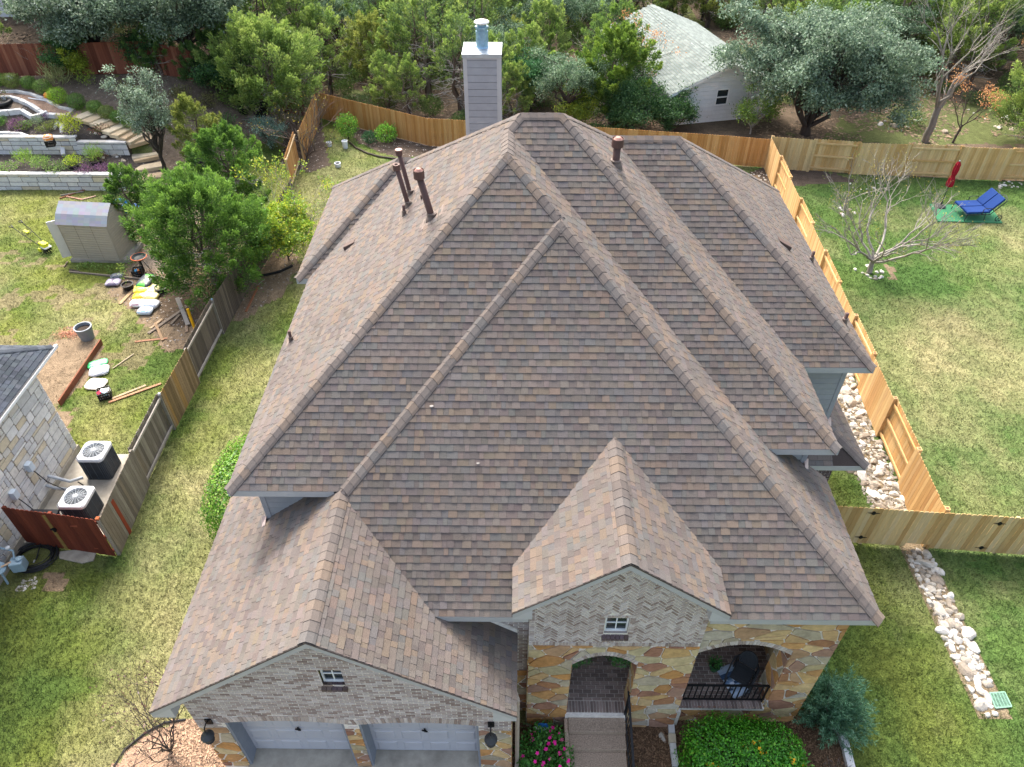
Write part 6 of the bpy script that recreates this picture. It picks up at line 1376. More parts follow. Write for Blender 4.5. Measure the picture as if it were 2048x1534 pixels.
bag(at(228, 568), .62, .5, .2, .1, '#a9a2b4', 'grey purple soil bag lying by the shed bed', ('#6d6478', 'band'), 1); bag(at(236, 556), .55, .35, .22, .3, '#4b5058', 'dark crumpled bag on top behind the grey purple one', ('#7d848c', 'spot'), 2)
bag(at(288, 582), .75, .6, .26, .2, '#e3c83a', 'yellow soil bag at the left of the bag heap', ('#f3e27a', 'spot'), 3); bag(at(296, 572)+Vector((0, 0, .18)), .62, .85, .2, -.2, '#3f464e', 'dark grey soil bag with a green stripe on the heap', ('#4fae3c', 'band'), 4, tilt=.1)
bag(at(308, 582), .5, .75, .22, -.1, '#d8cf8a', 'pale yellow bag at the right of the heap', ('#efe6b4', 'spot'), 5); bag(at(282, 597), .6, .42, .24, .1, '#e8c52a', 'bright yellow bag in the middle of the heap', ('#ece2a0', 'end'), 6); bag(at(303, 596), .65, .42, .22, -.1, '#e9dc8a', 'creamy yellow bag beside the bright yellow one', ('#f5f0c8', 'spot'), 7)
bag(at(277, 611), .6, .45, .26, .1, '#eceaec', 'white sack with red marks at the front left of the heap', ('#c94f63', 'spot'), 8); bag(at(302, 613), .75, .5, .28, -.05, '#e8ebef', 'large white sack at the front right of the heap', ('#c3cbd6', 'spot'), 9); bag(at(292, 626), .6, .42, .24, .0, '#e3ebf2', 'white and blue sack nearest the camera in the heap', ('#9cc3dd', 'spot'), 10)
bag(at(196, 729), .72, .42, .12, .5, '#35b565', 'green empty bag crumpled on the grass', ('#7fe0a0', 'spot'), 11); bag(at(200, 745), .7, .55, .2, .35, '#dfe3ea', 'white and grey bag below the green one', ('#8d97a8', 'spot'), 12); bag(at(193, 770), .72, .6, .12, -.1, '#f3e9dc', 'white bag with orange edges below the grey white one', ('#f3e9dc', 'end'), 13)
def crate(P, s, h, rz, c, label, name='plastic_crate', fill=()):
    t = thing(name, label, 'crate', P); m_ = MB(); M_ = Matrix.Rotation(rz, 3, 'Z'); P = Vector(P)
    def bx(x0, x1, y0, y1, z0, z1): m_.hexa([P+M_ @ Vector(v) for v in ((x0, y0, z0), (x1, y0, z0), (x1, y1, z0), (x0, y1, z0), (x0, y0, z1), (x1, y0, z1), (x1, y1, z1), (x0, y1, z1))], lin(c))
    a = s/2; w_ = .02; bx(-a, a, -a, a, 0, .02)
    for z0, z1 in ((.02, .07), (h*.42, h*.58), (h-.05, h)):
        bx(-a, a, -a, -a+w_, z0, z1); bx(-a, a, a-w_, a, z0, z1); bx(-a, -a+w_, -a+w_, a-w_, z0, z1); bx(a-w_, a, -a+w_, a-w_, z0, z1)
    for k in range(6):
        q = -a+w_+(2*a-2*w_)*k/5
        for s_ in (-a+.002, a-w_+.002): bx(q-.012, q+.012, s_, s_+w_-.004, .02, h-.002); bx(s_, s_+w_-.004, q-.012, q+.012, .02, h-.002)
    m_.build('crate_body', M_plas, t)
    f_ = MB(); r = random.Random(len(label))
    for cc in fill: x, y = r.uniform(-a*.5, a*.5), r.uniform(-a*.5, a*.5); f_.obox(P+Vector((x, y, h*.75)), (s*.4, s*.28, h*.5), r.uniform(0, 3), r.uniform(-.5, .5), c=lin(cc))
    if fill: f_.build('contents', M_fab, t)
    return t
crate(at(212, 793), .42, .3, .45, '#17181a', 'black milk crate holding white and red packets', fill=('#e8e8ea', '#dfe6ee', '#c2344c', '#9fc3cf', '#f0f0f0')); crate(at(278, 550), .42, .3, .2, '#17181a', 'black milk crate beside the shed under the grill', fill=('#2a6f9a', '#c9773a', '#3b3f44'))
crate(at(30, 146), .5, .34, .3, '#15171a', 'black crate in the top garden by the clipped bushes')
CP_ = lev(103, 291, 1.22); crate(CP_, .42, .3, .3, '#1b1c1e', 'black crate under the orange sack on the garden wall'); bag(CP_+Vector((0, 0, .26)), .46, .4, .34, .4, '#ef8f35', 'orange and white sack bulging out of the crate on the wall', ('#f6e9d8', 'spot'), 14)
bag(at(98, 196), .4, .34, .34, 0, '#f0a22e', 'orange bag tucked beside the brightest clipped bush', ('#d2452f', 'spot'), 15); bag(at(20, 160), .4, .4, .3, 0, '#e9edf2', 'white bag beside the black crate in the top garden', None, 16)
# tiller
tp = at(94, 503); t = thing('garden_tiller', 'yellow and black electric tiller standing on the lawn', 'tiller', tp); yl = lin('#d5dc2f'); dk = lin('#232527')
hd = Vector((-1.15, .55, 0)).normalized(); sd_ = Vector((-hd.y, hd.x, 0))
mb = MB(); mb.obox(tp+Vector((0, 0, .36)), (.42, .26, .2), 2.6, .1, c=yl); mb.obox(tp+Vector((.08, -.02, .26)), (.4, .34, .08), 2.6, c=lin('#d9dcdc')); o = mb.build('motor_housing', M_plas, t); bevel(o, .04, 2)
mb = MB()
for s_ in (-.16, .16): mb.tube([tp+sd_*s_*.8+hd*.1+Vector((0, 0, .34)), tp+sd_*s_*1.3+hd*.75+Vector((0, 0, .72)), tp+sd_*s_*1.5+hd*1.3+Vector((0, 0, 1.02))], .016, 8, dk)
mb.tube([tp+sd_*.2+hd*.75+Vector((0, 0, .73)), tp-sd_*.2+hd*.75+Vector((0, 0, .73))], .014, 8, dk); mb.build('handle_frame', M_plas, t)
for s_ in (-.24, .24):
    mb = MB(); c0 = tp+sd_*s_+hd*1.35+Vector((0, 0, 1.04)); mb.tube([c0-hd*.1, c0-sd_*.06+hd*.08+Vector((0, 0, .03)), c0+hd*.2+Vector((0, 0, -.02)), c0+sd_*.06+hd*.06, c0-hd*.1], .022, 8, dk); mb.build('grip', M_plas, t)
mb = MB(); mb.obox(tp+hd*.85+Vector((0, 0, .8)), (.3, .12, .06), 2.6, c=yl); mb.build('switch_box', M_plas, t)
for s_ in (-.15, -.05, .05, .15):
    mb = MB(); c0 = tp-hd*.12+sd_*s_+Vector((0, 0, .14)); pts = []
    for k in range(8): a = k*math.pi/4; rr2 = .15 if k % 2 else .07; pts.append(c0+hd*rr2*math.cos(a)+Vector((0, 0, rr2*math.sin(a))))
    mb.prism(pts, sd_*.03, dk); mb.build('tine', M_plas, t)
mb = MB(); mb.lathe(tp+hd*.22+sd_*.16+Vector((0, 0, .1)), [(.1, -.025), (.1, .025)], 14, yl, axis=sd_); mb.lathe(tp+hd*.22-sd_*.16+Vector((0, 0, .1)), [(.1, -.025), (.1, .025)], 14, yl, axis=sd_); mb.build('wheel', M_plas, t)
# grill
gp = at(290, 545); t = thing('fire_bowl', 'dark water filled bowl on a black stand by the shed', 'bowl', gp); mb = MB(); mb.lathe(gp+Vector((0, 0, .78)), [(.12, -.14), (.26, -.05), (.3, .04), (.28, .045), (.2, -.03), (0, -.05)], 22, lin('#20282a'))
mb.build('bowl', M_plas, t); mb = MB(); mb.lathe(gp+Vector((0, 0, .78)), [(.31, .0), (.33, .0), (.33, .03), (.31, .035)], 22, lin('#d1622a'), cap=False); mb.build('rim', M_plas, t)
mb = MB()
for a in (0.3, 2.4, 4.5): mb.tube([gp+Vector((.05*math.cos(a), .05*math.sin(a), .7)), gp+Vector((.3*math.cos(a), .3*math.sin(a), 0))], .015, 6, dk)
mb.tube([gp+Vector((0, 0, .1)), gp+Vector((0, 0, .7))], .035, 8, dk); mb.build('stand', M_plas, t)
# tubs behind the shed, pots
pot(at(246, 424), .42, .5, '#2f8fc4', 'tall blue tub behind the shed', soil=None, name='plastic_tub', cat='tub'); pot(at(272, 424), .24, .26, '#b9694a', 'terracotta pot with a blue rim near the shed'); mb = MB(); P = at(272, 424); mb.lathe(P+Vector((0, 0, .27)), [(.26, 0), (.27, .05), (.2, .02)], 16, lin('#2d6fc0')); tag(mb.build('blue_dish', M_plas, loc=P), 'blue dish set on top of the terracotta pot', 'dish')
for u, v, l in ((300, 440, 'black rubbish bag under the juniper near the terracotta pot'), (318, 446, 'clear plastic bag under the juniper near the black one')): bag(at(u, v), .6, .5, .35, .4, '#1f2124' if u == 300 else '#9aa4ab', l, None, u)
def tyre(P, r, label, cc='#232426'):
    m_ = MB(); m_.lathe(P, [(r*.62, .02), (r*.7, 0), (r*.95, .02), (r, .08), (r, .15), (r*.95, .2), (r*.72, .21), (r*.62, .19), (r*.6, .1)], 24, lin(cc)); return tag(m_.build('tyre_planter', M_plas, smooth=True, loc=P), label, 'tyre')
tyre(at(388, 331), .42, 'black tyre planter left of the slim juniper'); tyre(at(408, 334), .42, 'black tyre planter behind the slim juniper trunk'); tyre(at(3, 208), .6, 'large black tyre planter at the left edge of the terraces')
shrub('planted_shrub', 'green plant growing in the left tyre planter', 'plant', at(388, 329), .35, .5, 260, .08, ('#5f8a4a', '#709a55'), seed=5, one=True)
shrub('planted_shrub', 'brownish plant growing in the big tyre at the left edge', 'plant', at(3, 205), .5, .6, 300, .08, ('#6d7a4a', '#7d6f4f'), seed=6, one=True)
# pallet corner
pp = at(510, 236); t = thing('wooden_pallet', 'weathered pallet deck under the black tubs by the red fence', 'pallet', pp)
mb = MB()
for k in range(8): mb.obox(pp+Vector((0, -.55+k*.16, .12)), (1.7, .12, .03), .0, c=GREY())
for k in (-.75, 0, .75): mb.obox(pp+Vector((k, 0, .05)), (.1, 1.2, .1), c=GREY())
mb.build('slats', M_grain, t)
pot(pp+Vector((.35, .15, .14)), .5, .6, '#141619', 'wide black tub standing on the pallet', taper=.85, soil=None); pot(pp+Vector((-.65, .2, .14)), .3, .75, '#15171a', 'narrow black bin standing left on the pallet', taper=.9, soil=None)
for (a, b_, l) in (((426, 226), (402, 245), 'grey timber edging a bed left of the pallet'), ((402, 262), (425, 232), 'brown timber edging the bed nearer the stairs'), ((352, 262), (396, 283), 'dark log edging the path under the slim juniper')): plank(a, b_, .12, .14, '#7d6f5f', l, .06, 'garden_timber', 'timber')
# white buckets behind the roof
def bucket(u, v, r, h, label, rz=0): P = at(u, v); t = pot(P, r, h, '#d9dde0', label, 'white_bucket', 'bucket', None, .85, thick=.012); return t
bucket(691, 296, .16, .42, 'tall dirty white bucket at the edge of the bark bed'); bucket(659, 292, .15, .22, 'short white bucket left of the tall one'); pot(at(676, 333), .17, .2, '#d9dde0', 'white bucket holding brown soil on the back lawn', 'white_bucket', 'bucket', '#5a4433', .9, .7, .03)
mb = MB(); pl_ = [at(u, v)+Vector((0, 0, .06)) for u, v in ((698, 285), (712, 297), (735, 308), (760, 315), (790, 319), (815, 321))]; mb.tube(pl_, .05, 6, lin('#3a2d27')); tag(mb.build('bed_edging', M_plas, loc=pl_[0]), 'dark curved edging round the bark bed behind the roof', 'edging')
mb = MB(); pl_ = [at(u, v)+Vector((0, 0, .05)) for u, v in ((506, 552), (530, 552), (560, 545), (585, 533))]; mb.tube(pl_, .06, 6, lin('#1f2022')); tag(mb.build('bed_edging', M_plas, loc=pl_[0]), 'black drain hose edging in the soil by the grey fence', 'edging')
NAND = ('#5c8a34', '#6f9c3c', '#4b752e', '#86ad48')
shrub('nandina_shrub', 'tall bright green shrub in the bark bed by the cedar fence', 'bush', at(697, 277), .62, 1.25, 1500, .10, NAND, seed=8, upd=1.0); shrub('nandina_shrub', 'lower bright green shrub right of the dark one in the bark bed', 'bush', at(774, 285), .6, .9, 1100, .10, ('#6a9a38', '#7ba842', '#578530'), seed=9, upd=1.0); shrub('dark_shrub', 'small dark green shrub between the two bright ones', 'bush', at(741, 286), .42, .55, 700, .09, ('#3f6440', '#4b7049', '#355538'), seed=10)
# garage-side hedge
shrub('round_hedge', 'clipped round evergreen hedge beside the garage roof', 'hedge', (-7.95, 13.75, G0), 1.05, 1.9, 12000, .075, ('#5f8c2c', '#739e35', '#4f7a26', '#86b03e', '#446c22'), seed=11, box=.3, shell=.72, ry=1.9, asp=.7, lift=0, stems=9)
# shed
A = Vector((-19.67, 27.31, G0)); B = Vector((-17.52, 27.13, G0)); ex = (B-A).normalized(); ey = Vector((-ex.y, ex.x, 0)); SW, SD = 2.16, 1.5; A = A+Vector((0, 0, .14))
t = thing('garden_shed', 'tan plastic garden shed with a grey shingled roof', 'shed', A); cs = lin('#a39b8b')
mb = MB(); S_ = lambda a, b_, c: A+ex*a+ey*b_+Vector((0, 0, c)); hz, hr_ = 1.78, 2.35
for fr_, pol in ((Fr(S_(0, 0, 0), ex, (0, 0, 1), -ey), [(0, 0), (SW, 0), (SW, hz), (0, hz)]), (Fr(S_(SW, 0, 0), ey, (0, 0, 1), ex), [(0, 0), (SD, 0), (SD, hz), (SD*.5, hr_), (0, hz)]), (Fr(S_(SW, SD, 0), -ex, (0, 0, 1), ey), [(0, 0), (SW, 0), (SW, hz), (0, hz)]), (Fr(S_(0, SD, 0), -ey, (0, 0, 1), -ex), [(0, 0), (SD, 0), (SD, hz), (SD*.5, hr_), (0, hz)])):
    lap(mb, fr_, pol, 0, hr_, .115, .014, .016)
for k in (1/3, 2/3): mb.box(tuple(S_(SW*k, -.017, 0)-Vector((.004, 0, 0))), tuple(S_(SW*k, -.012, hz)+Vector((.004, .01, 0))), (.45, .45, .45))
mb.build('wall', mat('tan_resin', '#a59d8d', rough=.6, var=.05, attr=True), t)
mb = MB(); ov = .08
for s_, y0 in ((0, -ov), (1, SD+ov)):
    m0 = SD*.5; yk = y0*.62+m0*.38; zk = hz-.06+(hr_-hz+.1)*.52
    q = [S_(-ov, y0, hz-.06), S_(SW+ov, y0, hz-.06), S_(SW+ov, yk, zk), S_(-ov, yk, zk)]; q2 = [S_(-ov, yk, zk), S_(SW+ov, yk, zk), S_(SW+ov, m0, hr_+.05), S_(-ov, m0, hr_+.05)]
    for Q in (q, q2):
        for i in range(4):
            for k in range(9):
                f = lambda u_, v_: Q[0]*(1-u_)*(1-v_)+Q[1]*u_*(1-v_)+Q[2]*u_*v_+Q[3]*(1-u_)*v_
                g_ = random.uniform(.85, 1.1); mb.face([f(k/9, i/4), f((k+1)/9, i/4), f((k+1)/9, (i+1)/4), f(k/9, (i+1)/4)][::(1 if s_ == 0 else -1)], tuple((.9+.2*random.random())*x for x in lin('#90949a')))
mb.build('roof', M_plas, t)
mb = MB(); 
for p_, q_ in (((-.02, -.02), (.02, .02)), ((SW-.02, -.02), (SW+.02, .02)), ((SW-.02, SD-.02), (SW+.02, SD+.02))): mb.box(tuple(S_(p_[0], p_[1], 0)), tuple(S_(q_[0], q_[1], hz)), (.85, .85, .85))
mb.build('corner_trim', mat('tan_resin'), t)
mb = MB(); mb.obox(S_(-.32, SD*.75, .95), (.68, .05, 1.75), 2.75, c=lin('#c9c8c2')); mb.obox(S_(-.22, .02, .95), (.46, .04, 1.75), .55, c=lin('#d3d2cc')); mb.build('door', M_plas, t)
mb = MB(); mb.box(tuple(S_(-.1, -.12, -.16)), tuple(S_(SW+.22, SD+.1, 0))); tag(mb.build('shed_base', M_conc), kind='structure')
for i, (u, v) in enumerate(((165, 538), (195, 540), (222, 545), (250, 545), (180, 537), (262, 528))): shrub('small_plant', 'little green plant in the bed along the shed', 'plant', at(u, v), .16, .28, 60, .08, ('#6f8f45', '#86a04e'), seed=40+i, one=True, group='plants in the shed bed')
P = at(140, 668); x = rng.normal(P.x, .28, 420); y = rng.normal(P.y, .16, 420); leafmesh('dry_clippings', leafgeo(np.stack([x, y, gz(x, y)+rng.uniform(0, .1, 420)], 1), rng.normal(0, 1, (420, 3))*np.array([1, 1, .25]), .14, .12), pick(('#c98f72', '#b9806a', '#d6a184'), 420, .2), loc=P); tag(bpy.context.scene.objects['dry_clippings'], 'little heap of reddish dry clippings beside the grey tub', 'clippings')
# --- terraced garden
def garden_wall(label, y, x0, x1, z0, z1, th=.35, seed=1, cols=None):
    t = thing('retaining_wall', label, 'wall', (x1, y, z0)); m_ = MB(); fr_ = FX(y-th); out = [(x0, z0-.1), (x1, z0-.1), (x1, z1), (x0, z1)]
    m_.box((x0, y-th+.002, z0-.2), (x1, y-.08, z1-.01)); tiles(m_, fr_, bond(x0, x1, z0-.05, z1, .7, .27, .035, seed, .5, .35), [out], .03, cols or C_lime, 1); m_.build('stone_courses', [mat('dark_joint', '#5f574d', rough=1), M_lime], t)
    c = MB(); x = x0
    while x < x1:
        l_ = random.uniform(.45, .9); c.box((x+.008, y-th-.04, z1), (min(x1, x+l_)-.008, y-.08, z1+.07), tuple(q*.8 for q in C_lime())); x += l_
    o = c.build('cap_stones', M_lime, t); return t
garden_wall('lower pale stone retaining wall beside the left lawn', 34.3, -46, -20.1, G0, .30, seed=3); garden_wall('upper pale stone retaining wall above the lower planting bed', 36.8, -46, -23.2, .30, 1.14, seed=4); garden_wall('short low piece of stone wall right of the upper wall', 36.75, -23.2, -20.6, .30, .9, seed=6)
st = thing('garden_stairs', 'curved flight of stone garden stairs climbing through the terraces', 'stairs', at(302, 353)); SC = sel('#c9b696', '#bfa98a', '#d2c4a8', '#b5a083', '#cdbca0', j=.06)
SP = [(303, 356), (299, 336), (292, 312), (286, 293), (281, 284), (271, 277), (259, 270), (246, 264), (233, 258), (220, 251), (207, 244), (193, 238), (177, 231)]
for i, (u, v) in enumerate(SP):
    P = at(u, v); n_ = SP[min(i+1, len(SP)-1)]; p_ = SP[max(i-1, 0)]; d = at(*n_)-at(*p_); a = math.atan2(d.y, d.x); m_ = MB(); m_.obox(P+Vector((0, 0, .02)), (.62, 1.35, .2), a, c=SC()); o = m_.build('step', M_lime, st); bevel(o, .02)
def edging(label, pts, h=.22, w_=.22, name='stone_edging', L=.4):
    P = [at(u, v) for u, v in pts]; m_ = MB()
    for a, b_ in zip(P[:-1], P[1:]):
        n = max(1, int((b_-a).length/L))
        for i in range(n):
            p = a+(b_-a)*(i+.03)/n; q = a+(b_-a)*(i+.97)/n; r_ = random.uniform(-.02, .02); m_.beam(p+Vector((0, 0, h*.3+r_)), q+Vector((0, 0, h*.3+r_)), w_*random.uniform(.85, 1.1), h, C_lime())
    o = m_.build(name, M_lime, loc=P[0]); return tag(o, label, 'edging')
edging('curved stone edging along the lower side of the gravel path', [(-10, 198), (20, 198), (42, 204), (62, 213), (80, 225), (95, 233), (133, 236)]); edging('curved stone edging along the upper side of the gravel path', [(-10, 184), (30, 184), (60, 189), (88, 199), (118, 215), (148, 222)], .12, .16); edging('wavy stone edging between the two upper planting beds', [(-10, 231), (20, 229), (45, 226), (55, 232), (68, 240), (85, 236), (98, 230)], .3, .2); edging('straight stone edging in the middle of the terraces', [(-10, 270), (40, 270), (90, 272), (130, 273)], .2, .16); edging('slanted stone edging beside the orange sack', [(118, 290), (137, 279)], .2, .2)
mb = MB(); a, b_ = at(133, 237), at(150, 221); mb.beam(a+Vector((0, 0, .06)), b_+Vector((0, 0, .06)), .14, .14, lin('#a39a8c')); tag(mb.build('path_sill', M_conc, loc=a), 'stone sill across the end of the gravel path', 'edging')
BOX = ('#6f9040', '#7d9d48', '#627f38', '#8aab52'); BOXB = ('#93bb38', '#a3c93f', '#81a830')
TP = [(2, 170, .5), (29, 175, .62), (62, 177, .52), (91, 187, .60), (120, 206, .66), (157, 216, .6), (193, 225, .5), (217, 236, .52), (240, 245, .5), (264, 255, .55)]
WHICH = ['leftmost, cut by the edge of the picture', 'second from the left, beside the white bag', 'third from the left', 'fourth from the left, before the spiky grass', 'the brightest one, beside the orange bag', 'right after the brightest one, at the head of the stairs', 'first one beside the stone stairs', 'second one beside the stone stairs', 'third one beside the stone stairs, half behind the silvery oak', 'last one down the stairs behind the silvery oak']
for i, (u, v, r) in enumerate(TP):
    shrub('clipped_shrub', 'clipped round green bush, '+WHICH[i], 'bush', at(u, v), r*.74, r*1.25, 2400, .05, BOXB if i == 4 else (BOX, ('#7d8f48', '#88994f', '#6c7d3e'), ('#668a3c', '#739845', '#587834'))[i % 3], seed=60+i, box=.35, shell=.8, lift=0, stems=3, group='row of clipped bushes', asp=.7)
G_ = [('low_shrub', 'spiky pale grass clump above the clipped bushes', (121, 168), .7, .8, 500, .34, ('#9aa06a', '#858c58', '#aeb27c')), ('low_shrub', 'yellow green bush beside the top of the terraces', (147, 268), .55, .95, 520, .11, ('#b5c23a', '#c6cf4a', '#97a834')), ('low_shrub', 'yellow green plant above the upper garden wall', (149, 332), .42, .5, 420, .09, ('#b2c63c', '#8fae38', '#c3d24c')), ('low_shrub', 'light green tuft right of the yellow green plant', (192, 322), .42, .6, 420, .2, ('#9cbb52', '#86a848')), ('low_shrub', 'light green tuft at the left in the lower bed', (54, 328), .42, .6, 420, .2, ('#8fae4c', '#7d9e46')), ('low_shrub', 'rounded green bush in the lower bed', (86, 336), .5, .55, 700, .08, ('#7f9f4e', '#6d9044', '#93ae5c')), ('low_shrub', 'sprawling pale green plant in the lower bed', (118, 338), .65, .25, 420, .1, ('#8fa862', '#7b9655')), ('low_shrub', 'low green mat at the left end of the lower bed', (12, 338), .7, .15, 420, .09, ('#6f8f4a', '#86a25a')),
      ('low_shrub', 'purple plant spreading in the middle bed', (50, 284), .55, .3, 420, .1, ('#75566f', '#82627c', '#5f4a58')), ('low_shrub', 'purple plant in the lower bed near the stairs', (175, 342), .5, .2, 320, .09, ('#7d5876', '#8a6482', '#665060')), ('low_shrub', 'purple plant in the lower bed under the juniper', (210, 340), .45, .2, 320, .09, ('#7d5876', '#8a6482')), ('low_shrub', 'purple plant in the upper bed at the left', (35, 250), .35, .25, 260, .09, ('#7a5273', '#8a6482')), ('low_shrub', 'purple plant in the upper bed near the stone edging', (93, 234), .28, .2, 180, .08, ('#8a5a80', '#7a5273')), ('low_shrub', 'olive plant in the upper bed at the left', (48, 258), .5, .3, 420, .08, ('#7d8c46', '#6f8042')), ('low_shrub', 'olive plant in the upper bed right of the other', (92, 261), .45, .28, 360, .08, ('#838f4a', '#717d42')), ('low_shrub', 'bright green plant in the middle bed at the left edge', (8, 280), .5, .35, 420, .09, ('#6fa04a', '#83b055')), ('low_shrub', 'green plant in the middle bed before the orange sack', (65, 282), .32, .3, 240, .08, ('#86a86a', '#74965c')), ('low_shrub', 'small dark round bush at the left edge of the upper bed', (2, 252), .4, .5, 600, .07, ('#3d5a2c', '#486a33')),
      ('low_shrub', 'thin yellow green bush below the dark bushes', (178, 172), .5, .9, 340, .09, ('#7f9836', '#94ab40')), ('low_shrub', 'bluish plant in the upper bed beside the wall edging', (78, 248), .32, .3, 240, .08, ('#8fa07a', '#7d9068')), ('low_shrub', 'dry reddish plant in the dark bed beside the stairs', (205, 272), .5, .35, 260, .09, ('#6f4a38', '#5f6a38', '#84543c')), ('low_shrub', 'dry brown plant in the dark bed above the short wall', (190, 296), .5, .25, 220, .09, ('#5f4434', '#7a5a44')), ('low_shrub', 'olive plant beside the purple one in the upper bed', (110, 254), .4, .3, 300, .08, ('#8f9a4c', '#7a8744'))]
for i, (n_, l, uv, r, h, k, lf, cs_) in enumerate(G_): shrub(n_, l, 'plant', at(*uv), r, h, k, lf, cs_, seed=90+i, one=True, shell=.3, upd=1.1 if lf > .15 else .5, asp=.12 if lf > .15 else .5)
pot(at(149, 335), .25, .15, '#1d1f21', 'shallow black pot under the yellow green plant'); pot(at(192, 326), .3, .14, '#1d1f21', 'shallow black pot under the light green tuft')
mb = MB(); a, b_ = at(57, 197), at(92, 203); mb.tube([a+Vector((0, 0, .03)), b_+Vector((0, 0, .05))], .03, 6, lin('#e6e8ea')); tag(mb.build('white_pipe', M_plas, loc=a), 'white plastic pipe lying on the gravel path', 'pipe')
# ================================================================ white cottage in the wood
random.seed(55)
ca = R(14.0); cx_ = Vector((math.cos(ca), math.sin(ca), 0)); cy_ = Vector((-math.sin(ca), math.cos(ca), 0)); CO = Vector((8.8, 42.3, G0))
t = thing('white_cottage', 'white cottage with a pale shingle roof among the trees', 'house', CO); CW, CD, CH, CP = 6.6, 12.0, 2.0, .40
Q = lambda a, b_, z: CO+cx_*a+cy_*b_+Vector((0, 0, z))
mb = MB(); cwin = (2.75, 3.55, .95, 1.9, 0)
outl = [(0, -.3), (CW, -.3), (CW, CH), (CW/2, CH+CP*CW/2), (0, CH)]
for pc in pieces(outl, [cwin]): lap(mb, Fr(Q(0, 0, 0), cx_, (0, 0, 1), -cy_), pc, -.3, CH+2, .24, .016)
lap(mb, Fr(Q(0, CD, 0), -cy_, (0, 0, 1), -cx_), [(0, -.3), (CD, -.3), (CD, CH), (0, CH)], -.3, CH, .24, .016); lap(mb, Fr(Q(CW, 0, 0), cy_, (0, 0, 1), cx_), [(0, -.3), (CD, -.3), (CD, CH), (0, CH)], -.3, CH, .24, .016)
mb.build('wall', mat('white_siding', '#d5dce0', rough=.7, var=.05, attr=True, var2=.08), t)
mb = MB(); ov = .3
C_pale = sel('#7f8985', '#78827e', '#88928d', '#747e7a', '#838c88', j=.06)
for s_ in (0, 1):
    e0 = -ov if s_ == 0 else CW+ov; zE_ = CH-CP*ov; n1, n2 = 22, 44
    g = lambda u_, v_: Q(e0+(CW/2-e0)*v_, -ov+(CD+2*ov)*u_, zE_+(CH+CP*CW/2-zE_)*v_+.04)
    for j in range(n1):
        off = .5 if j % 2 else 0
        for i in range(n2): a0, a1 = min(1, max(0, (i-off)/n2)), min(1, max(0, (i+1-off)/n2)); f_ = [g(a0, j/n1), g(a1, j/n1), g(a1, (j+1)/n1), g(a0, (j+1)/n1)]; up = Vector((0, 0, .018)); f_[0] = f_[0]+up; f_[1] = f_[1]+up; mb.face(f_[::(-1 if s_ == 0 else 1)], C_pale())
mb.build('shingle_roof', M_roof, t)
mb = MB()
for s_ in (0, 1):
    e0 = -ov if s_ == 0 else CW+ov; a = Q(e0, -ov, CH-CP*ov+.03); b_ = Q(CW/2, -ov, CH+CP*CW/2+.03); mb.prism([a, b_, b_-Vector((0, 0, .16)), a-Vector((0, 0, .16))], cy_*.04, lin('#e3e6e8')); mb.beam(Q(e0, -ov, CH-CP*ov-.05), Q(e0, CD+ov, CH-CP*ov-.05), .03, .15, lin('#e3e6e8'))
mb.beam(Q(-.01, -.02, -.3), Q(-.01, -.02, CH), .05, .05, lin('#5a4a40')); mb.build('fascia', M_plas, t)
f_ = MB(); g_ = MB(); x0, x1, z0, z1 = cwin[:4]
for a, b_, c, d in ((x0, x0+.06, z0, z1), (x1-.06, x1, z0, z1), (x0, x1, z1-.06, z1), (x0, x1, z0, z0+.06), (x0, x1, (z0+z1)/2-.03, (z0+z1)/2+.03)): f_.hexa([Q(a, -.02, c), Q(b_, -.02, c), Q(b_, .05, c), Q(a, .05, c), Q(a, -.02, d), Q(b_, -.02, d), Q(b_, .05, d), Q(a, .05, d)])
wo_ = f_.build('window', M_white, t); g_.face([Q(x0, .03, z0), Q(x1, .03, z0), Q(x1, .03, z1), Q(x0, .03, z1)]); g_.build('pane', M_glass, wo_)
# a pale house beyond the red fence
P = at(62, 34); t = thing('pale_house', 'pale house glimpsed beyond the red fence at top left', 'house', P); mb = MB(); x, y, z = P; mb.box((x-4, y, z-.5), (x+1.6, y+6, z+2.6), (.95, .95, .97)); mb.build('wall', mat('white_siding'), t)
mb = MB(); mb.mesh([(x-4.4, y-.4, z+2.5), (x+2, y-.4, z+2.5), (x+2, y+3, z+3.9), (x-4.4, y+3, z+3.9), (x+2, y+6.4, z+2.5), (x-4.4, y+6.4, z+2.5)], [(0, 1, 2, 3), (3, 2, 4, 5)], lin('#b9c2c8')); mb.build('roof', M_roof, t)
# ================================================================ right yard
PA = [lev(u, v, G0+.06) for u, v in ((1860, 408), (1876, 442), (2005, 446), (1980, 412))]
mb = MB(); mb.prism([(p.x, p.y, G0-.02) for p in PA], (0, 0, .09), lin('#3d7d57')); mp = mb.build('turf_mat', mat('green_mat', W1, rough=.95, var=.15, scale=20, attr=True, bump=.3), loc=(PA[1].x, PA[1].y, G0)); tag(mp, 'green carpeted platform under the blue lounger', 'mat')
mb = MB(); mb.prism([(p.x, p.y, G0-.06) for p in PA], (0, 0, .045), lin('#6f5c48')); mb.build('deck_edge', M_hwood, mp)
t = thing('double_lounger', 'double sun lounger with blue cushions and black metal frame', 'lounger', lev(1950, 415, G0+.07))
Lz = G0+.42; O = lev(1908, 405, Lz); wv = lev(1934, 429, Lz)-O; Wd = wv.length; wv.normalize(); lv = Vector((-wv.y, wv.x, 0)); lv = lv if lv.x > 0 else -lv; up = Vector((0, 0, 1)); SL = 1.15; bd = (lv*.62+up*.78).normalized(); bn = (up*.62-lv*.78).normalized(); BL = .8
blue = lin('#173a78')
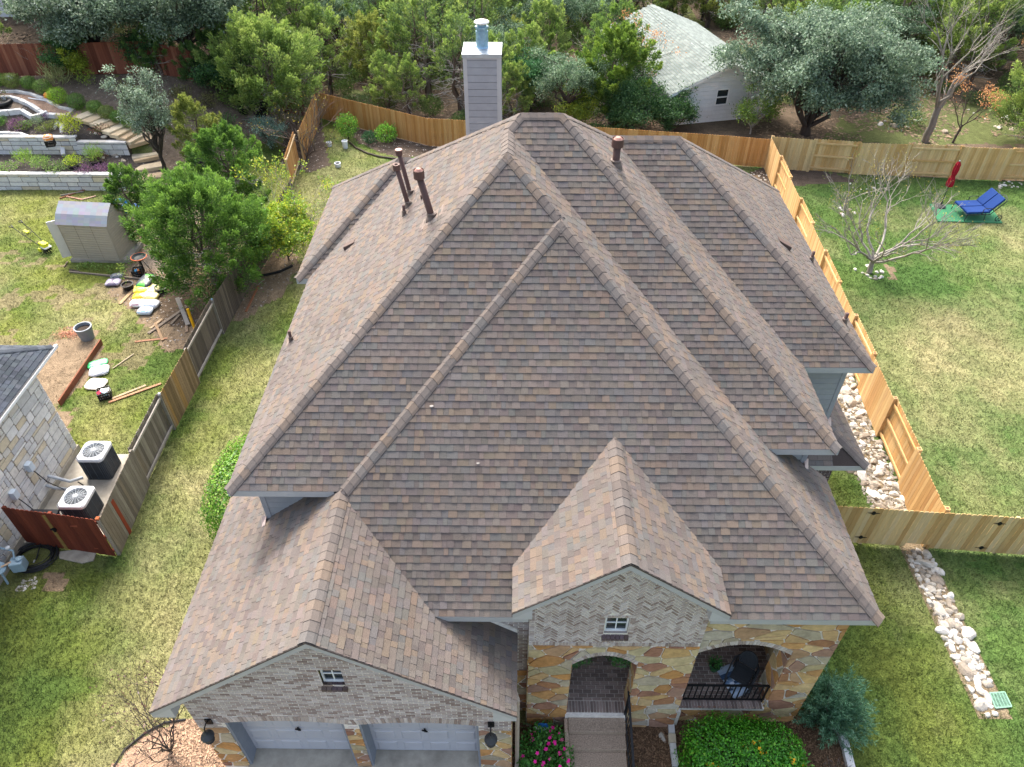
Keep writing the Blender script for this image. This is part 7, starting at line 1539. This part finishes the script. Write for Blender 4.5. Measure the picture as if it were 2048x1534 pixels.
for k in (0, 1):
    a = O+wv*(Wd*(k*.5+.01)); b_ = wv*(Wd*.48); m_ = MB(); m_.hexa([a, a+b_, a+b_+lv*SL, a+lv*SL, a+up*.11, a+b_+up*.11, a+b_+lv*SL+up*.11, a+lv*SL+up*.11], blue); o = m_.build('seat_cushion', M_fab, t); bevel(o, .035, 3)
    a2 = a+lv*(SL-.02)+up*.06; m_ = MB(); m_.hexa([a2, a2+b_, a2+b_+bd*BL, a2+bd*BL, a2+bn*.11, a2+b_+bn*.11, a2+b_+bd*BL+bn*.11, a2+bd*BL+bn*.11], blue); o = m_.build('back_cushion', M_fab, t); bevel(o, .035, 3)
fr_ = MB(); bl = lin('#2a2f36'); zt = lambda p, z: Vector((p.x, p.y, z))
for k in (-.01, 1.01): a = O+wv*Wd*k-up*.03; fr_.tube([a, a+lv*SL], .022, 8, bl); fr_.tube([a+lv*SL, a+lv*SL+bd*(BL+.06)], .02, 8, bl)
for s_ in np.linspace(0, SL, 7): fr_.tube([O+lv*s_-up*.03, O+wv*Wd+lv*s_-up*.03], .012, 6, bl)
for k in (0, .5):
    b0 = O+wv*Wd*k+lv*SL+bd*(BL+.02); b1 = O+wv*Wd*(k+.5)+lv*SL+bd*(BL+.02); fr_.tube([b0, b0*.75+b1*.25+bd*.1, (b0+b1)/2+bd*.14, b0*.25+b1*.75+bd*.1, b1], .016, 6, bl)
fr_.build('frame', M_plas, t)
for k in (0, 1):
    for s_ in (.05, SL*.8): m_ = MB(); a = O+wv*Wd*k+lv*s_-up*.03; m_.tube([a, zt(a, G0+.07)-lv*.05*(1 if s_ < .5 else -1)], .018, 6, bl); m_.build('leg', M_plas, t)
    m_ = MB(); a = O+wv*Wd*(k*1.06-.03)+lv*(SL*.62); m_.tube([a, a+up*.26, a+up*.3+lv*.12, a+up*.28+lv*.42, a+up*.16+lv*.5], .018, 6, bl); m_.build('armrest', M_plas, t)
for k in (-.02, 1.1):
    m_ = MB(); c = zt(O+wv*Wd*k+lv*(SL+.42), G0+.07+.15); m_.tube([c+(lv*math.cos(a)+up*math.sin(a))*.15 for a in np.linspace(0, 6.2832, 17)], .018, 6, bl, cap=False)
    for a in np.linspace(0, 3.1416, 4)[:3]: d = (lv*math.cos(a)+up*math.sin(a))*.15; m_.tube([c-d, c+d], .009, 5, bl)
    m_.build('wheel', M_plas, t)
ub = lev(1880, 413, G0+.07); t = thing('patio_umbrella', 'closed red patio umbrella standing beside the blue lounger', 'umbrella', ub)
m_ = MB(); m_.lathe(ub, [(.26, 0), (.25, .05), (.1, .09), (.05, .12), (.035, .3)], 20, bl); m_.build('base', M_plas, t); m_ = MB(); m_.tube([ub, ub+up*2.35], .02, 8, bl); m_.lathe(ub+up*2.33, [(.03, 0), (.035, .05), (0, .08)], 10, lin('#9aa2a8')); m_.build('pole', M_plas, t)
V = []; F = []; N = 16; prof = [(.13, 1.08), (.15, 1.2), (.12, 1.45), (.075, 1.62), (.1, 1.72), (.12, 1.95), (.1, 2.12), (.11, 2.18), (.04, 2.33)]
for r_, z in prof:
    for k in range(N): a = 2*math.pi*k/N; q = r_*(1+.22*math.cos(a*8)); V.append(ub+Vector((q*math.cos(a), q*math.sin(a), z)))
for i in range(len(prof)-1):
    for k in range(N): F.append((i*N+k, i*N+(k+1) % N, (i+1)*N+(k+1) % N, (i+1)*N+k))
m_ = MB(); m_.mesh(V, F, lin('#9c1a2c')); m_.build('canopy', M_fab, t)
# drain grate
gc = [at(u, v)+Vector((0, 0, .03)) for u, v in ((1978, 1387), (2008, 1385), (2022, 1414), (1990, 1417))]; t = thing('drain_grate', 'green plastic drain grate in the lawn below the rock strip', 'grate', gc[0]); m_ = MB(); gcol = lin('#7fa58f')
m_.prism([p-up*.02 for p in gc], (0, 0, .012), lin('#37483f'))
lp = lambda a, b_: (gc[0]*(1-a)+gc[1]*a)*(1-b_)+(gc[3]*(1-a)+gc[2]*a)*b_
for k in range(6): m_.beam(lp(k/5, 0), lp(k/5, 1), .03 if k in (0, 5) else .014, .02, gcol)
for k in range(13): m_.beam(lp(0, k/12), lp(1, k/12), .03 if k in (0, 12) else .012, .018, gcol)
m_.build('grate_bars', M_plas, t)
# ================================================================ front beds and porch
random.seed(91)
def grow(fn, *a, **k): return fn(*a, **k)
hg_ = shrub('boxwood_hedge', 'broad bright green boxwood hedge below the porch railing', 'hedge', (5.0, 6.4, G0), 1.38, 1.2, 17000, .055, ('#529a24', '#60ad2c', '#448620', '#70bd38', '#3a761c'), asp=.6, stems=16, seed=101, box=.38, shell=.70, ry=.92, lift=0, lump=.16, upd=.9)
tp_ = shrub('young_shoots', None, None, (5.0, 6.4, G0+.1), 1.4, 1.0, 420, .085, ('#8cc03a', '#a0d048', '#78b02e'), seed=102, one=True, box=.38, shell=.92, ry=.95, lift=0, upd=1.4)
tp_.parent = hg_; tp_.location = (0, 0, .1)
def spiky(P, r, h, n, k, leaf, cols, seed, name, label):
    g = np.random.default_rng(seed); P = np.array(P); V = []; C = []; t = thing(name, label, 'bush', tuple(P)); m_ = MB()
    for i in range(n):
        a = g.uniform(0, 6.283); el = g.uniform(.25, 1.45); d = np.array([math.cos(a)*math.cos(el), math.sin(a)*math.cos(el), math.sin(el)]); L = g.uniform(.6, 1.05); s = np.array([d[0]*r, d[1]*r, d[2]*h])*L; b0 = P+s*.25
        e = P+s; tt = g.random(k)**.7; q = b0+(e-b0)*tt[:, None]+g.normal(0, .03, (k, 3)); D = (s/np.linalg.norm(s))+g.normal(0, .55, (k, 3)); V.append(leafgeo(q, D, leaf, .2)); C.append(pick(cols, k, .2)*(.85+.3*g.random()))
        if i % 4 == 0: limb(m_, Vector(P), Vector(e), .014, .004, bk('oak'), .05, 4, seg=3)
    leafmesh('foliage', np.concatenate(V), np.concatenate(C), t); m_.build('stem', M_bark, t); return t
spiky((7.35, 7.55, G0), 1.05, 1.9, 190, 110, .095, ('#5f8a6a', '#6d9777', '#517a5c', '#7ba585', '#487052'), 103, 'rosemary_bush', 'blue green needle bush at the right corner of the porch')
spiky((7.15, 6.1, G0), .5, .8, 40, 26, .06, ('#5f5550', '#6d5f62', '#7a6f66', '#5a6248'), 104, 'withered_plant', 'withered dark plant in the mulch below the blue green bush')
def flowers(o, P, n, r, h, c, size, seed, name, lift=0.0, ry=None):
    g = np.random.default_rng(seed); m_ = MB(); ry = ry or r
    for i in range(n):
        a = g.uniform(0, 6.28); q = math.sqrt(g.random()); x, y = P[0]+r*q*math.cos(a), P[1]+ry*q*math.sin(a); z = P[2]+h*(1-.35*q*q)+lift
        nrm = Vector((g.normal(0, .3), g.normal(-.3, .3), 1)).normalized(); u_ = nrm.orthogonal().normalized(); w_ = nrm.cross(u_); s = size*g.uniform(.7, 1.2); k = g.uniform(.8, 1.15)
        pts = []
        for j in range(10): aa = j*.6283; rr2 = s if j % 2 == 0 else s*.62; pts.append(Vector((x, y, z))+(u_*math.cos(aa)+w_*math.sin(aa))*rr2+nrm*(.012 if j % 2 == 0 else 0))
        m_.face(pts, tuple(min(1, v*k) for v in lin(c)))
    return m_.build(name, mat('petal', W1, rough=.7, attr=True, var=.05), o)
PK = lev(1092, 1512, 0); PK.z = G0
o = shrub('flowering_bush', 'green bush with bright pink flowers in the mulch left of the steps', 'bush', tuple(PK), .62, .75, 3600, .075, ('#4f8a3a', '#5f9a45', '#417a30', '#6fa852'), seed=105, shell=.55, lift=0, ry=.72, lump=.2); flowers(o, tuple(PK), 34, .58, .74, '#f0249a', .05, 1, 'flowers', ry=.66)
YF_ = [lev(1512, 1503, .35), lev(1582, 1528, .3), lev(1425, 1530, .3)]
for i, (x, y, h, r, l) in enumerate(((YF_[0].x, YF_[0].y, 1.15, .42, 'yellow flowered plant in front of the middle of the boxwood'), (YF_[1].x, YF_[1].y, 1.05, .42, 'yellow flowered plant in front of the right end of the boxwood'), (YF_[2].x, YF_[2].y, 1.0, .28, 'yellow flowered plant in front of the left end of the boxwood'))):
    o = shrub('yellow_flower_plant', l, 'plant', (x, y, G0), r, h, 900, .10, ('#5f9a3a', '#6fa845', '#4f8a34', '#8abf58'), seed=110+i, shell=.35, lift=.05, asp=.42, upd=.3); flowers(o, (x, y, G0), 9, r*.7, h*1.02, '#f5b41e', .045, 4+i, 'flowers')
o = shrub('low_weed', 'small green weed at the foot of the entry pillar', 'plant', (.35, 7.2, G0), .16, .2, 90, .06, ('#5f7f45', '#6f8f50'), seed=120, one=True); shrub('low_weed', 'grey green weed in the mulch right of the steps', 'plant', (3.0, 5.75, G0), .35, .18, 200, .05, ('#6f8468', '#7d9274'), seed=121, one=True); shrub('low_weed', 'little weed beside the stair handrail', 'plant', (2.72, 6.25, G0), .14, .15, 70, .05, ('#5f7a3a', '#7a9a4a'), seed=122, one=True)
place(baretree(1.2, 1.5, 131, .02, 5, 'oak', ('#6f4f4a', '#5a4440'), 420, .045, n0=9, up=1.7, fork_z=.03, rad=.75, name='bare_shrub'), at(345, 1512), 0, 1.45, 'leafless twiggy shrub in the pale mulch at the garage corner', None, 'bush')
edging('line of pale edging stones beside the boxwood mulch', [(1341, 1452), (1344, 1490), (1350, 1534)], .16, .15, L=.2)
edging('rough white edging stones at the lawn right of the boxwood', [(1668, 1452), (1680, 1470), (1690, 1500), (1700, 1540)], .2, .16, L=.28)
P = at(1325, 1475); addrock('landscape_rock', P, .11, 'white stone lying in the mulch near the entry pillar', 'stone in the mulch'); 
mb = MB(); pl_ = [at(u, v)+up*.03 for u, v in ((372, 1440), (330, 1446), (292, 1466), (250, 1500), (228, 1534))]; mb.tube(pl_, .025, 6, lin('#2a2c2e')); tag(mb.build('bed_edging', M_plas, loc=pl_[0]), 'thin black edging round the pale mulch at the garage corner', 'edging')
sp = Vector((.62, 7.12, G0)); t = thing('yard_sign', 'small blue sign with a white ribbon in front of the entry pillar', 'sign', sp); m_ = MB(); nn = Vector((0, -.75, .66)); u_ = Vector((1, 0, 0)); w_ = nn.cross(u_); c = sp+up*.42
m_.prism([c+u_*a*.15+w_*b_*.13 for a, b_ in ((-1, 0), (-.6, -.8), (.6, -.8), (1, 0), (.6, .8), (-.6, .8))], nn*.008, lin('#2f6fb4')); m_.build('sign_board', M_plas, t)
m_ = MB(); m_.prism([c+nn*.012+u_*a+w_*b_ for a, b_ in ((-.2, -.02), (-.1, -.05), (.1, -.05), (.2, -.02), (.19, .035), (.1, .005), (-.1, .005), (-.19, .035))], nn*.006, lin('#eef2f6')); m_.build('ribbon', M_plas, t); m_ = MB(); m_.tube([sp, c], .01, 6, lin('#b9bec2')); m_.build('stake', M_plas, t)
# porch things
FZ = FLZ+.002; pc = Vector((5.3, 8.15, FZ)); t = thing('patio_chair', 'black woven rocking chair on the brick porch', 'chair', pc); rz = R(-35); rot = Matrix.Rotation(rz, 3, 'Z'); L_ = lambda x, y, z: pc+rot @ Vector((x, y, z)); bk_ = lin('#26292c')
K_ = .8; L_ = lambda x, y, z: pc+rot @ Vector((x*K_, y*K_, z*K_)); bk_ = lin('#3a3d40')
m_ = MB()
for k in range(9): y0 = -.32+.07*k; m_.hexa([L_(-.27, y0, .4-.004*k), L_(.27, y0, .4-.004*k), L_(.27, y0+.062, .4-.004*k), L_(-.27, y0+.062, .4-.004*k), L_(-.27, y0, .425-.004*k), L_(.27, y0, .425-.004*k), L_(.27, y0+.062, .425-.004*k), L_(-.27, y0+.062, .425-.004*k)], bk_)
m_.build('seat', M_fab, t)
m_ = MB(); hoop = [(.25*math.cos(a), .62+.36*math.sin(a)) for a in np.linspace(-.5, 3.64, 20)]; yb2_ = lambda z: .28+.24*(z-.4)
for k in range(10):
    z0 = .44+.054*k; w0 = .25*math.sqrt(max(.05, 1-((z0+.025-.62)/.38)**2)) if z0 > .6 else .24; m_.hexa([L_(-w0, yb2_(z0), z0), L_(w0, yb2_(z0), z0), L_(w0, yb2_(z0)+.02, z0), L_(-w0, yb2_(z0)+.02, z0), L_(-w0, yb2_(z0+.045), z0+.045), L_(w0, yb2_(z0+.045), z0+.045), L_(w0, yb2_(z0+.045)+.02, z0+.045), L_(-w0, yb2_(z0+.045)+.02, z0+.045)], bk_)
m_.build('backrest', M_fab, t)
m_ = MB(); m_.tube([L_(x, yb2_(z)+.01, z) for x, z in hoop], .022, 8, bk_)
for s_ in (-1, 1): m_.tube([L_(.25*s_, .38, .68), L_(.36*s_, .2, .7), L_(.37*s_, -.1, .66), L_(.36*s_, -.38, .58), L_(.34*s_, -.42, .3), L_(.32*s_, -.2, .06)], .02, 8, bk_); m_.tube([L_(.32*s_, -.45, .12), L_(.32*s_, -.2, .03), L_(.32*s_, .1, .01), L_(.32*s_, .45, .07), L_(.32*s_, .62, .15)], .02, 8, bk_); m_.tube([L_(.32*s_, .25, .04), L_(.28*s_, .27, .4)], .018, 8, bk_)
m_.build('frame', M_plas, t)
a = lev(1447, 1333, FZ+.02); b_ = lev(1483, 1392, FZ+.02); d = b_-a; L0 = d.length; d.normalize(); sd_ = Vector((-d.y, d.x, 0)); m_ = MB(); NN = 26; cc = ['#b9cbdf', '#b9cbdf', '#a9bfd8', '#3f5674', '#4b6484', '#c3d2e2', '#6f8db0', '#8fa9c6', '#d5deea', '#3f5674', '#a9bfd8']
for i in range(NN):
    s0, s1 = i/NN, (i+1)/NN; z = lambda s: .015+.05*abs(math.sin(s*9.5))*(.3+.7*s)
    for j in range(4):
        w0, w1 = -.22+.11*j, -.11+.11*j; m_.face([a+d*L0*s0+sd_*w0+up*z(s0), a+d*L0*s0+sd_*w1+up*z(s0), a+d*L0*s1+sd_*w1+up*z(s1), a+d*L0*s1+sd_*w0+up*z(s1)], lin(cc[(i//2+(j if 9 < i < 20 else 0)) % len(cc)]))
tag(m_.build('striped_rug', M_fab, loc=a), 'blue and white runner lying rumpled across the brick porch', 'rug')
pp = lev(1427, 1338, FZ); pot(pp, .13, .2, '#2e5a3c', 'small green pot with a leafy plant on the porch', taper=.7); shrub('pot_plant', 'leafy plant growing in the small green porch pot', 'plant', pp+up*.18, .14, .2, 160, .06, ('#4f8a3f', '#5f9a4a', '#3f7434'), seed=130, one=True)
for x, l in ((1.32, 'left'), (2.38, 'right')):
    fp = Vector((x, 7.98, 1.85)); pot(fp, .15, .2, '#dfe2e2', 'white hanging pot at the %s side of the entry arch' % l, 'hanging_pot', 'pot', taper=.7); m_ = MB()
    o = bpy.context.scene.objects; V = []; C = []; g = np.random.default_rng(int(x*10))
    for k in range(26):
        a = g.uniform(0, 6.28); L = g.uniform(.2, .38); n = 22; tt = np.linspace(.1, 1, n); q = np.stack([x+np.cos(a)*L*tt, fp.y+np.sin(a)*L*tt*.8, fp.z+.2+.35*tt-.75*tt**2], 1); q = np.repeat(q, 2, 0); D = np.stack([-np.sin(a)*np.tile([1, -1], n), np.cos(a)*np.tile([1, -1], n), np.full(2*n, -.2)], 1)+.5*np.array([np.cos(a), np.sin(a), 0]); V.append(leafgeo(q, D, .075, .3)); C.append(pick(('#3f7434', '#4f8a3f', '#5c9a48'), 2*n, .2))
    tag(leafmesh('fern', np.concatenate(V), np.concatenate(C), loc=fp), 'green fern drooping from the white pot at the %s of the entry arch' % l, 'fern')
